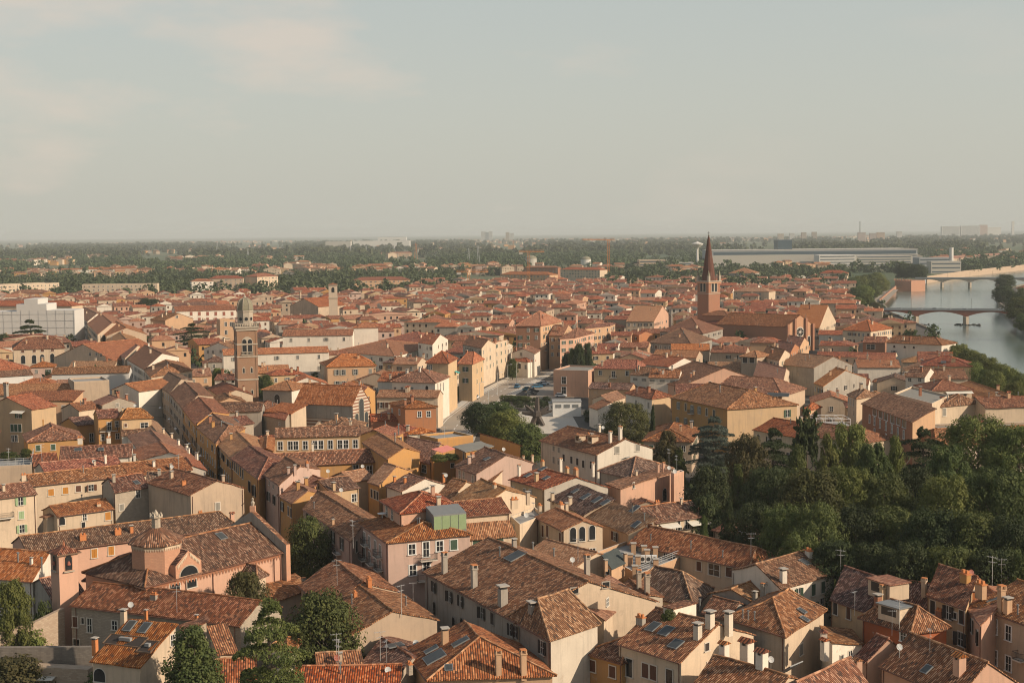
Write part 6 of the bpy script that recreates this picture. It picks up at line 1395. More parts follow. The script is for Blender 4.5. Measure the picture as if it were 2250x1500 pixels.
# bell turret
D = 195.5; cc = at_y(142, 1260, D); cc.z = 0; w = 2.75; a = .72
t = thing('bell_turret', 'small pink square bell turret with arched openings and a tiled cap', 'bell turret', cc)
zq = lambda py: at_y(142, py, D).z
m = MB(); m.box((0, 0, 0), w, w, zq(1214), 'church_pink', a); m.build('shaft', t)
m = MB(); zz = zq(1214); b = [rotv(x * (w / 2 + .4), y * (w / 2 + .4), a) + Vector((0, 0, zz)) for x, y in ((-1, -1), (1, -1), (1, 1), (-1, 1))]
m.prism(b, [p + Vector((0, 0, .18)) for p in b], 'wood'); m.prism([p + Vector((0, 0, .18)) for p in b], [Vector((0, 0, zq(1196)))] * 4, 'tile_brown', False); m.lathe((0, 0, zq(1197)), [(.22, 0), (.05, .7)], 5, 'tile_orange'); m.build('roof', t)
for k in range(4):
    aa = a + k * math.pi / 2; n_ = rotv(0, -1, aa); ux = rotv(1, 0, aa); m = MB(); z0 = zq(1248)
    arch_panel(m, n_ * (w / 2) + Vector((0, 0, z0 - .1)), ux, n_ * .04, 1.3, 2.35, 'drum_brick'); arch_panel(m, n_ * (w / 2) + Vector((0, 0, z0)), ux, n_ * .07, 1.0, 2.1, 'glass')
    m.lathe(tuple(n_ * (w / 2 + .1) + Vector((0, 0, z0 + .75))), [(.3, 0), (.2, .35), (.1, .5)], 8, 'rust_dish'); cc2 = n_ * (w / 2 + .15) + Vector((0, 0, z0 - .25)); m.box(tuple(cc2), 1.5, .3, .16, 'tower_stone', aa); m.build('belfry_opening', t)
OCC.append([cc + rotv(x * w / 2, y * w / 2, a) for x, y in ((-1, -1), (1, -1), (1, 1), (-1, 1))])

# striped gothic church by the school ------------------------------------------------
SCH = house('gothic church with a striped gable front and an arched window', (645, 886), (774, 892), (815, 884), 10, 'gable', rise=5.2, wall='wall_striped', w1='wall_striped', tile='orange', name='church', cat='church', group=None, win=None, ch=[])
b0, b1, ed, le = SCH['edges'][1]; n_ = Vector((ed.y, -ed.x, 0)); m = MB()
for k, wd, h_ in ((.5, 2.2, 8.6), (.22, 1.6, 4.6), (.78, 1.6, 4.6)):
    arch_panel(m, b0 + ed * le * k + Vector((0, 0, 3)), ed, n_ * .06, wd + .5, h_ + .3, 'tower_stone'); arch_panel(m, b0 + ed * le * k + Vector((0, 0, 3)), ed, n_ * .10, wd, h_, 'sky_glass')
m.build('arched_window', SCH['root'])
m = MB(); b0, b1, ed, le = SCH['edges'][0]; n_ = Vector((ed.y, -ed.x, 0))
m.prism([b0 + n_ * .05 + Vector((0, 0, 6)), b1 + n_ * .05 + Vector((0, 0, 6)), b1 + n_ * .06 + Vector((0, 0, 6)), b0 + n_ * .06 + Vector((0, 0, 6))], [b0 + n_ * .05 + Vector((0, 0, 9.8)), b1 + n_ * .05 + Vector((0, 0, 9.8)), b1 + n_ * .06 + Vector((0, 0, 9.8)), b0 + n_ * .06 + Vector((0, 0, 9.8))], 'wall_grey'); m.build('clerestory', SCH['root'])
for k in (.14, .42, .7):
    m = MB(); q = b0 + ed * le * k; m.prism([q, q + ed * .8, q + ed * .8 + n_ * 7, q + n_ * 7], [q + Vector((0, 0, 5.6)), q + ed * .8 + Vector((0, 0, 5.6)), q + ed * .8 + n_ * 7 + Vector((0, 0, 1.6)), q + n_ * 7 + Vector((0, 0, 1.6))], 'wall_beige'); m.build('buttress', SCH['root'])

# glazed veranda on the corner block ------------------------------------------------
b0, b1, ed, le = PENT['edges'][1]; n_ = Vector((ed.y, -ed.x, 0)); O = PENT['O']
q0 = at(953, 1167, 13.7) - O; q1 = at(1025, 1160, 13.7) - O; ed2 = (q1 - q0); ed2.z = 0; l2 = ed2.length; ed2.normalize(); nb = Vector((-ed2.y, ed2.x, 0)); q0.z = 0
m = MB(); base = [q0, q0 + ed2 * l2, q0 + ed2 * l2 + nb * 3.4, q0 + nb * 3.4]
m.prism([p + Vector((0, 0, 13.2)) for p in base], [base[0] + Vector((0, 0, 16.1)), base[1] + Vector((0, 0, 16.1)), base[2] + Vector((0, 0, 16.9)), base[3] + Vector((0, 0, 16.9))], 'zinc')
m.build('veranda', PENT['root'])
for k in range(4):
    m = MB(); a_ = q0 + ed2 * (l2 * (k + .04) / 4) - nb * .05; b_ = q0 + ed2 * (l2 * (k + .96) / 4) - nb * .05
    m.prism([a_ + Vector((0, 0, 13.6)), b_ + Vector((0, 0, 13.6)), b_ + nb * .05 + Vector((0, 0, 13.6)), a_ + nb * .05 + Vector((0, 0, 13.6))], [a_ + Vector((0, 0, 15.9)), b_ + Vector((0, 0, 15.9)), b_ + nb * .05 + Vector((0, 0, 15.9)), a_ + nb * .05 + Vector((0, 0, 15.9))], 'veranda_green'); m.build('veranda_panel', PENT['root'])
# terrace chair and table on the block's left terrace
p = at(840, 1150, 13.0)
t = thing('garden_table', 'white garden table on the roof terrace of the corner block', 'table', (p.x, p.y, 13.9)); m = MB(); m.lathe((0, 0, .7), [(.75, 0), (.75, .06)], 12, 'white_paint'); m.tube((0, 0, -.3), (0, 0, .7), .06, 'white_paint', 6); m.build('tabletop', t)

# roof-terrace railings, posts and planters ------------------------------------------------
def railing(label, pts, z, hgt=1.0, mat='antenna_metal'):
    t = thing('railing', label, 'railing', (pts[0].x, pts[0].y, z)); m = MB()
    for a_, b_ in zip(pts, pts[1:]):
        a2, b2 = a_ - pts[0], b_ - pts[0]; a2.z = b2.z = 0
        for k in (.35, .7, 1.0): m.tube(a2 + Vector((0, 0, hgt * k)), b2 + Vector((0, 0, hgt * k)), .045, mat, 4)
        n = max(1, int((b2 - a2).length / 1.6))
        for i in range(n + 1): q = a2.lerp(b2, i / n); m.tube(q, q + Vector((0, 0, hgt)), .05, mat, 4)
    m.build('rail', t)
railing('white railing along the crowded roof terrace', [at(-20, 1029, 9), at(70, 1024, 9), at(74, 1003, 9)], 9.4, 1.5)
T0 = byl('flat grey roof terrace')
railing('thin white railing round the flat grey roof terrace', [at(1402, 1262, 7.6), at(1490, 1227, 7.6)], 7.9)
rg = random.Random(4)
for k, (px, py) in enumerate(((1385, 1232), (1402, 1236), (1441, 1243), (1395, 1258), (1422, 1222), (1440, 1216), (1392, 1207), (1415, 1213))):
    p = at(px, py + 8, 7.6); t = thing('chimney_stack', ['stub chimney post standing on the flat grey roof terrace'][0], 'chimney', (p.x, p.y, 7.5), 'stub chimney posts on the flat grey roof terrace'); m = MB(); m.box((0, 0, 0), .75, .75, 1.7, 'wall_peach'); m.box((0, 0, 1.7), .95, .95, .1, 'chimney_cap'); m.build('stack', t)
p = at(1436, 1243, 7.6); t = thing('air_conditioner', 'white rooftop air-handling unit on the flat grey terrace', 'air conditioner', (p.x - .6, p.y + 2, 7.5)); m = MB()
for k in range(3): m.box((k * .9 - .9, 0, .3), .8, .7, 1.0, 'white_paint'); m.tube((k * .9 - .9, -.36, .8), (k * .9 - .9, -.38, .8), .32, 'iron', 10)
m.box((0, 0, 0), 2.6, .5, .3, 'iron'); m.build('unit', t)
# pergola frame on the red hipped roof, pink awning on the yellow terrace
p0 = at(1790, 922, 11.5); p1 = at(1870, 922, 11.5); t = thing('terrace_frame', 'white metal frame of a roof terrace above the red hipped roof', 'frame', ((p0.x + p1.x) / 2, p0.y, 10)); m = MB(); l2 = (p1 - p0).length
m.box((0, 4, -.4), l2, 8, .4, 'deck')
for y in (0, 8):
    for x in (-.5, -.25, 0, .25, .5): m.tube((x * l2, y, 0), (x * l2, y, 1.6), .07, 'white_paint', 4)
    for z in (.8, 1.6): m.tube((-.5 * l2, y, z), (.5 * l2, y, z), .07, 'white_paint', 4)
for x in (-.5, -.25, 0, .25, .5): m.tube((x * l2, 0, 1.6), (x * l2, 8, 1.6), .06, 'white_paint', 4)
m.build('frame_bars', t)
q = [at(948, 987, 12.6), at(972, 995, 12.0), at(1000, 986, 12.6), at(982, 978, 13.2)]; O = sum(q, Vector()) / 4
t = thing('awning', 'faded pink shade sail over the golden yellow roof terrace', 'awning', (O.x, O.y, 10)); m = MB(); OO = Vector((O.x, O.y, 10))
m.prism([p - OO for p in q], [p - OO + Vector((0, 0, .07)) for p in q], 'awning_pink', True, True)
for p in q: m.tube(Vector((p.x, p.y, 10)) - OO, p - OO, .05, 'iron', 4)
m.build('canopy', t)
# plants on terraces
for lab, px, py, wp, z0, hh in (('green planter hedge along the golden yellow terrace', 965, 1006, 34, 10.3, 1.5), ('second planter shrub beside the pink shade sail', 990, 1004, 36, 10.3, 1.4), ('shrubs crowding the back of the railed roof terrace', 20, 1000, 40, 9.3, 1.6), ('dry shrub at the right of the railed roof terrace', 58, 996, 24, 9.3, 2.0),
                                ('leafy pot plants in the cut-in dormer of the cream front house', 1470, 1358, 30, 10, 2.0), ('climbing plant by the white-awning balcony', 1548, 1172, 16, 5.0, 5.5), ('flowering shrub on the terrace beside the dark park', 1570, 1125, 26, 9.0, 2.6), ('creeper on the chimney of the cream front house', 1512, 1338, 16, 9.5, 2.2), ('shrub growing in the courtyard beside the near school wing', 747, 1012, 46, 0, 9.5),
                                ('roof garden shrub behind the tan courtyard wing', 1660, 1235, 22, 8, 1.6)):
    p = at(px, py, z0 + hh * .5); D_ = (p - CAM).dot(_f); t = thing('shrub', lab, 'shrub', (p.x, p.y, z0)); link('foliage', crown_mesh('bush', 'leaf', len(lab) % 3), t, (0, 0, 0), None, (wp * D_ / FPX, wp * D_ / FPX * .6, hh))
    m = MB(); m.box((0, 0, -.1), wp * D_ / FPX * .6, .5, .45, 'terracotta'); m.build('planter', t)
# dormer on the cream front house
p = at(1494, 1362, 10.2); t = byl('big cream front house'); q = p - t['O']; b0, b1, ed, le = t['edges'][0]; a_ = math.atan2(ed.y, ed.x); m = MB(); m.box((q.x, q.y, q.z - 1.5), 1.6, 4.2, 3.4, 'wall_white', a_); m.build('dormer', t['root'])
m = MB(); m.box((q.x, q.y, q.z + 1.9), 1.9, 4.5, .12, 'tile_brown', a_); m.build('dormer_roof', t['root'])
# box dormer on the second mossy roof, penthouse dormer on the brick-red house
for lab, px, py, wd, dp, hg in (('dark mossy roof over', 1952, 1300, 4.2, 3.2, 1.5), ('brick-red house', 1967, 1362, 3.4, 2.4, 1.3), ('big white house', 1275, 968, 1.8, 1.6, 1.2), ('big white house', 1303, 970, 1.8, 1.6, 1.2)):
    t = byl(lab); q, s, tt = t['on_roof'](px, py); b0, b1, ed, le = t['edges'][0]; a_ = math.atan2(ed.y, ed.x); m = MB(); m.box((q.x, q.y, q.z - .6), wd, dp, hg + .6, 'wall_cream', a_); m.box((q.x, q.y, q.z + hg), wd + .5, dp + .5, .15, 'zinc' if 'brick' in lab else 'tile_tan', a_)
    n_ = Vector((ed.y, -ed.x, 0)); cq = q + n_ * (dp / 2 + .02); m.face([cq - ed * wd * .35 + Vector((0, 0, .15)), cq + ed * wd * .35 + Vector((0, 0, .15)), cq + ed * wd * .35 + Vector((0, 0, hg - .15)), cq - ed * wd * .35 + Vector((0, 0, hg - .15))], 'glass'); m.build('dormer', t['root'])
# sunken terrace in the brick-edged cabin's roof: its shade is a dark sheet on the slope
t = byl('brick-edged cabin'); root = t['root']
for (px, py, wd, dp) in ((276, 1407, 5.4, 1.7), (325, 1420, 2.0, 2.0)):
    q, s, tt = t['on_roof'](px, py); P0 = t['pt'](s - .02, tt, t['rz'](s - .02, tt)); P1 = t['pt'](s + .02, tt, t['rz'](s + .02, tt)); P2 = t['pt'](s, tt + .02, t['rz'](s, tt + .02)); ux = (P1 - P0).normalized(); uy = (P2 - q).normalized(); n_ = ux.cross(uy).normalized(); m = MB()
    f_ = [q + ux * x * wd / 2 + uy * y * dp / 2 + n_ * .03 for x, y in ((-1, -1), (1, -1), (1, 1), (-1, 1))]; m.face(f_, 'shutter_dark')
    for i in range(4): m.tube(f_[i], f_[(i + 1) % 4], .1, 'wood', 4)
    m.box(tuple(q + n_ * .05), wd * .3, .5, .4, 'deck', math.atan2(ux.y, ux.x)); m.build('roof_terrace', root)
# garden walls at bottom left
wall_mat('garden_stone', (.40, .31, .225), .45, bricks=.55, bcol=(.30, .2, .14)); wall_mat('garden_dark', (.21, .18, .15), .65, dirt=(.06, .055, .05), bricks=.5, bcol=(.12, .1, .085))
pa, pb, pc = at(138, 1336, 7.2), at(70, 1366, 6.6), at(-40, 1392, 6.2)
strip_wall('garden_wall', [(pc.x, pc.y), (pb.x, pb.y), (pa.x, pa.y)], 0, [6.0, 6.5, 7.3], .6, 'garden_stone', 'sunlit brick garden wall climbing to the rubble-stone house', 'garden wall')
pa, pb = at(-60, 1421, 6), at(203, 1419, 6)
strip_wall('garden_wall', [(pa.x, pa.y), (pb.x, pb.y)], 0, 6, .7, 'garden_dark', 'black-stained stone terrace wall at the lower left', 'garden wall')
for k in range(4):
    pa, pb = at(-60 + k * 3, 1452 + k * 11, 4.2 - k * .8), at(200 + k * 4, 1466 + k * 10, 4.2 - k * .8)
    strip_wall('terrace_wall', [(pa.x, pa.y), (pb.x, pb.y)], 0, 4.2 - k * .8, 1.6, 'garden_stone', ['top', 'second', 'third', 'lowest'][k] + ' stepped stone terrace wall in the lower left garden', 'garden wall')
p = at(80, 1490, 3); t = thing('garden_awning', 'little white lean-to roof in the lower left garden', 'shelter', (p.x, p.y, 1.2)); m = MB(); m.box((0, 0, 1.8), 4.5, 2, .12, 'awning_white')
for x in (-2, 2): m.tube((x, -.8, -1.2), (x, -.8, 1.8), .07, 'wood', 4); m.tube((x, .8, -1.2), (x, .8, 1.8), .07, 'wood', 4)
m.build('canopy', t)

# plaza things ------------------------------------------------
p = at(1180, 935, 0); t = thing('sculpture', 'dark bronze sculpture like a leaning star on the pale plaza', 'sculpture', (p.x, p.y, 0)); m = MB(); rg = random.Random(2)
for dx, dy, dz, r in ((-3.4, 0, 6.2, .4), (3.6, .5, 5.6, .45), (0.2, 0, 8.6, .55), (-1.8, -.6, 0, .7), (1.9, -.4, 0, .75), (.3, 1.6, 0, .6), (-4.6, .3, 3.9, .35), (4.6, 0, 4.5, .3)):
    m.tube((0, 0, 3.4), (dx, dy, dz), .95, 'bronze', 6, r)
m.lathe((0, 0, 2), [(.4, 0), (1.5, 1), (1.4, 2.2), (.3, 3.2)], 7, 'bronze'); m.build('figure', t)
for lab, px, py, wd, dp, hg in (('white service cabin with a louvre strip on the plaza', 1246, 915, 9, 7, 4.6), ('small white kiosk beside the service cabin', 1224, 913, 5, 5, 3.8)):
    p = at(px, py, 0); t = thing('cabin', lab, 'cabin', (p.x, p.y, 0)); m = MB(); m.box((0, dp / 2, 0), wd, dp, hg, 'white_paint'); m.box((0, dp / 2, hg), wd + .3, dp + .3, .2, 'deck'); m.build('wall', t)
    m = MB()
    for k in range(3): m.box((-wd * .3 + k * wd * .3, -.05, hg * .62), wd * .2, .1, hg * .22, 'zinc')
    m.build('louvre', t)
poly = [(1160, 858, 'car_teal'), (1171, 862, 'car_dark'), (1180, 852, 'car_blue'), (1187, 848, 'car_blue'), (1196, 845, 'car_white'), (1166, 868, 'car_dark'), (1232, 872, 'car_white'), (1240, 867, 'car_dark'), (1264, 893, 'car_dark')]
labs = ['teal car parked third from the hedge', 'dark car parked second from the hedge', 'blue car in the middle of the car park row', 'second blue car next to the white van end', 'white car at the far end of the car park row', 'dark car parked nearest the clipped hedge', 'white car parked in front of the pink annexe', 'dark car half hidden behind the white car by the pink annexe', 'dark car in the lane beside the white service cabin']
for (px, py, cm), lab in zip(poly, labs): q = at(px, py, 0); car(lab, (q.x, q.y), .25 if px < 1200 else .1, cm, 'cars parked by the pink annexe', .02)
for k, (u, sg, cm, lab) in enumerate(((.2, 1, 'car_silver', 'silver car parked at the near left kerb of the main street'), (.36, -1, 'car_dark', 'dark car at the right kerb of the main street bend'), (.5, 1, 'car_white', 'white car parked below the yellow hipped house'), (.62, -1, 'car_blue', 'blue car driving past the clipped street hedge'), (.74, 1, 'car_dark', 'dark car parked under the cream gable house'), (.86, 1, 'car_red', 'small red car parked before the arched gate'), (.93, -1, 'car_silver', 'silver car near the dark street trees'))):
    i_ = min(len(MAIN) - 2, int(u * (len(MAIN) - 1))); f_ = u * (len(MAIN) - 1) - i_; d_ = (MAIN[i_ + 1] - MAIN[i_]); q = MAIN[i_] + d_ * f_; d_.normalize(); q = q + Vector((-d_.y, d_.x, 0)) * sg * 3.9
    car(lab, (q.x, q.y), math.atan2(d_.y, d_.x), cm, 'cars along the main street', .02)
a0, d0, n0, l0_, z0_ = BR1
for k, (u, cm, lab) in enumerate(((.12, 'car_silver', 'silver car at the left end of the red bridge'), (.22, 'car_white', 'white car near the left lamp of the red bridge'), (.36, 'car_white', 'white van left of the middle of the red bridge'), (.46, 'car_dark', 'dark car at the middle of the red bridge'), (.55, 'car_white', 'white car just right of the middle of the red bridge'), (.66, 'car_silver', 'silver car over the right arch of the red bridge'), (.9, 'car_white', 'white car at the right end of the red bridge'))):
    q = a0 + d0 * l0_ * u + n0 * 3.5; car(lab, (q.x, q.y), math.atan2(d0.y, d0.x), cm, 'cars crossing the red bridge', z0_ + .02)
# street lamps along the main street
for k, (px, py) in enumerate(((1116, 848), (1135, 845), (1093, 868), (1054, 893), (1166, 832), (1074, 912))):
    p = at(px, py, 0); t = thing('street_lamp', 'slim grey street lamp along the main street', 'street lamp', (p.x, p.y, 0), 'street lamps along the main street'); m = MB(); m.tube((0, 0, 0), (0, 0, 8), .1, 'antenna_metal', 6, .06); m.tube((0, 0, 8), (1.2, 0, 8.3), .05, 'antenna_metal', 4); m.build('pole', t); m = MB(); m.box((1.4, 0, 8.2), .7, .3, .14, 'white_paint'); m.build('lamp_head', t)
for k, (px, py) in enumerate(((416, 975), (440, 1002), (386, 942), (372, 921), (352, 896))):   # lamps hung over the narrow street
    p = at(px, py, 7); t = thing('hanging_lamp', 'white lamp hung on a wire across the narrow street', 'street lamp', (p.x, p.y, 7), 'lamps hung over the narrow street'); m = MB(); m.lathe((0, 0, 0), [(.45, 0), (.3, .25), (.05, .4)], 8, 'white_paint'); m.build('shade', t); m = MB(); m.tube((-5, 0, .9), (0, 0, .4), .03, 'iron', 3); m.tube((0, 0, .4), (5, 0, .9), .03, 'iron', 3); m.build('wire', t)

# ---------------------------------------------------------------- far things on the plain
def block(name, label, cat, px0, px1, pyt, D, dep, mat, band=None, roof=None, z0=0, group=None):
    a_, b_ = at_y(px0, pyt, D), at_y(px1, pyt, D); z = a_.z * .5 + b_.z * .5; t = thing(name, label, cat, ((a_.x + b_.x) / 2, D, z0), group); w = b_.x - a_.x
    m = MB(); m.box((0, dep / 2, 0), w, dep, z - z0, mat); m.build('wall', t)
    if band:
        m = MB(); hh = z - z0
        for k in range(max(1, int(hh / 4))): m.box((0, -.06, 1.4 + k * hh / max(1, int(hh / 4))), w * .94, .12, 1.5, band)
        m.build('window_band', t)
    if roof: m = MB(); m.box((0, dep / 2, z - z0), w + 1, dep + 1, .6, roof); m.build('roof', t)
    return t
block('apartment_tower', 'left of the pale twin tower blocks on the horizon', 'tower block', 1057, 1067, 509, 9000, 20, 'far_white', 'band_dark')
block('apartment_tower', 'grey middle slab between the pale towers on the horizon', 'tower block', 1066, 1074, 510, 9000, 20, 'factory_grey', 'band_dark')
block('apartment_tower', 'right of the pale twin tower blocks on the horizon', 'tower block', 1074, 1082, 508, 9000, 20, 'far_white', 'band_dark')
block('apartment_tower', 'brownish taller half of the right-hand tower pair on the horizon', 'tower block', 1111, 1119, 510, 9000, 20, 'wall_beige', 'band_dark')
block('apartment_tower', 'pale stepped half of the right-hand tower pair on the horizon', 'tower block', 1119, 1129, 512, 9000, 20, 'far_white', 'band_dark')
block('warehouse', 'long pale warehouse among the far trees left of centre', 'warehouse', 830, 892, 521, 9000, 60, 'far_white', None, 'factory_pale')
block('warehouse', 'low pale hall left of the long warehouse among far trees', 'warehouse', 715, 770, 531, 5200, 50, 'factory_pale')
block('warehouse', 'low pale depot right of the far warehouse', 'warehouse', 775, 900, 529, 5600, 50, 'far_white')
F_ = 2300
FA = block('factory', 'very long low factory with a dark band under a pale roof', 'factory', 1565, 2016, 549, F_, 120, 'factory_grey', None, 'factory_pale')
m = MB(); fz = at_y(1790, 549, F_).z; fw_ = at_y(2016, 549, F_).x - at_y(1565, 549, F_).x; m.box((0, -.3, fz - 7.5), fw_ * .985, .6, 5.2, 'band_dark'); m.box((0, -.9, fz - 9.2), fw_, 1.8, 1.2, 'far_white'); m.build('window_band', FA)
block('factory_shed', 'pale lower front of the long factory', 'factory', 1562, 1830, 560, F_ - 12, 10, 'factory_pale')
block('factory_shed', 'white-roofed hall at the right front of the long factory', 'factory', 1800, 1880, 560, F_ - 60, 40, 'far_white', 'band_dark')
block('factory_shed', 'banded right end hall of the long factory', 'factory', 1880, 2005, 562, F_ - 40, 30, 'factory_pale', 'band_dark')
block('factory_tower', 'dark blue box tower on the long factory', 'factory', 1710, 1740, 527, F_ + 60, 40, 'band_dark', None, None)
block('factory_shed', 'brown striped works building left of the spire', 'factory', 1405, 1462, 571, 2000, 40, 'wall_beige', 'band_dark')
block('factory_shed', 'long pale works building left of the spire', 'factory', 1366, 1525, 577, 2050, 30, 'factory_pale', 'band_dark')
block('office_block', 'grey blue office block by the tall pale chimney', 'office block', 2020, 2088, 566, 1900, 30, 'factory_grey', 'band_dark')
block('office_block', 'low concrete block beside the grey blue offices', 'office block', 2046, 2112, 574, 1850, 20, 'factory_pale', 'band_dark')
p = at_y(2090, 585, 1880); t = thing('factory_chimney', 'tall pale round chimney at the end of the works', 'chimney', (p.x, 1880, 0)); m = MB(); m.lathe((0, 0, 0), [(3, 0), (2.6, at_y(2090, 544, 1880).z)], 12, 'far_white'); m.build('stack', t)
block('hospital', 'long pale hospital slab on the right horizon', 'hospital', 2070, 2110, 497, 8800, 30, 'far_white', 'band_dark')
block('hospital', 'wide cream hospital wing on the right horizon', 'hospital', 2112, 2154, 496, 8800, 30, 'far_white', 'band_dark')
block('hospital', 'reddish end block of the hospital on the right horizon', 'hospital', 2154, 2170, 494, 8800, 30, 'wall_rose')
block('hospital', 'low pale annexe right of the hospital', 'hospital', 2170, 2200, 499, 8800, 30, 'far_white')
block('chimney_tower', 'slender pale tower at the far right horizon', 'tower', 2224, 2229, 486, 8500, 10, 'far_white')
block('chimney_tower', 'thin grey mast tower above the right-hand trees', 'tower', 1888, 1891, 487, 9000, 6, 'factory_grey')
for k, (x0, x1, y) in enumerate(((1710, 1722, 512), (1736, 1746, 511), (1762, 1772, 509), (1785, 1795, 508), (1886, 1902, 509), (1912, 1926, 511), (1928, 1944, 509), (1972, 1982, 507))):
    block('apartment_block', ['cream far block above the dark box tower', 'thin white far block just right of the dark box tower', 'first beige far block above the factory roof', 'second beige far block, nearer the middle of the factory', 'rosy far block just left of the thin grey mast', 'middle rosy far block right of the thin grey mast', 'peach far block next to the middle rosy one', 'whitish far block left of the hospital'][k], 'apartment block', x0, x1, y + 1.5, 6500 + k * 60, 20, ['wall_cream', 'far_white', 'wall_beige', 'wall_beige', 'wall_rose', 'wall_rose', 'wall_peach', 'far_white'][k], 'band_dark')
# water tower
p = at_y(1532, 570, 2100); t = thing('water_tower', 'white mushroom-shaped water tower left of the spire', 'water tower', (p.x, 2100, 0)); z = at_y(1532, 542, 2100).z; m = MB(); m.lathe((0, 0, 0), [(2.2, 0), (1.7, z - 4), (2.5, z - 2), (8.5, z + 3), (9, z + 4.5), (4, z + 6), (1, z + 7.5)], 14, 'far_white'); m.build('tank', t)
# cranes
def crane(label, px, py0, py1, D, x0, x1):
    p = at_y(px, py1, D); t = thing('tower_crane', label, 'crane', (p.x, D, 0)); z = at_y(px, py0, D).z; m = MB(); r = 1.1
    for sx in (-1, 1):
        for sy in (-1, 1): m.tube((sx * r, sy * r, 0), (sx * r, sy * r, z), .22, 'crane_orange', 4)
    k = 0.0; s = 1
    while k < z - 2.2: m.tube((-r * s, -r, k), (r * s, -r, k + 2.2), .16, 'crane_orange', 3); m.tube((r, -r * s, k), (r, r * s, k + 2.2), .16, 'crane_orange', 3); k += 2.2; s = -s
    m.build('mast', t); m = MB(); a_, b_ = at_y(x0, py0, D).x - p.x, at_y(x1, py0, D).x - p.x
    m.tube((a_, 0, z), (b_, 0, z), .4, 'crane_orange', 4); m.tube((a_, 0, z + 1.8), (b_, 0, z + 1.8), .25, 'crane_orange', 4)
    n = 14
    for i in range(n): m.tube((a_ + (b_ - a_) * i / n, 0, z), (a_ + (b_ - a_) * (i + .5) / n, 0, z + 1.8), .14, 'crane_orange', 3)
    m.build('jib', t)
    m = MB(); m.box((b_ * .8 if abs(b_) < abs(a_) else a_ * .8, 0, z - 2.2), 4, 1.6, 2.2, 'factory_pale'); m.build('counterweight', t)
crane('orange tower crane beside the domed rotunda', 1162, 554, 596, 1500, 1140, 1196)
crane('taller orange tower crane right of the centre trees', 1337, 527, 600, 1700, 1280, 1352)
crane('grey luffing crane lying low over the tree belt left of centre', 1030, 598, 620, 1350, 1003, 1073)
# pylons
for k, (px, py0, py1) in enumerate(((1030, 545, 580), (1051, 540, 582), (914, 534, 575), (1128, 530, 552), (478, 532, 560), (545, 545, 565), (770, 540, 560), (805, 540, 556))):
    D = 58 * FPX / (py1 + 6 - hor(px)); p = at_y(px, py1, D); z = at_y(px, py0, D).z
    t = thing('pylon', ['lattice pylon left of the centre pair', 'tallest lattice pylon in the centre trees', 'red and white lattice mast over the left trees', 'red and white mast below the far tower pair', 'faint pylon over the far left trees', 'faint pylon above the long sheeted hall line', 'slim pylon left of the far pale depot', 'slim pylon in front of the far pale depot'][k], 'pylon', (p.x, D, 0)); m = MB(); r = z * .055; mt = 'terracotta' if k in (2, 3) else 'antenna_metal'
    for sx in (-1, 1):
        for sy in (-1, 1): m.tube((sx * r * 1.5, sy * r * 1.5, 0), (sx * r * .25, sy * r * .25, z), .3, mt, 3)
    for q in range(8): f0, f1 = 1.5 - 1.25 * q / 8, 1.5 - 1.25 * (q + 1) / 8; s = 1 if q % 2 else -1; m.tube((-s * r * f0, -r * f0, z * q / 8), (s * r * f1, -r * f1, z * (q + 1) / 8), .2, mt, 3)
    for zz in (.8, .92): m.tube((-r * 2.2, 0, z * zz), (r * 2.2, 0, z * zz), .25, mt, 3)
    m.build('lattice', t)
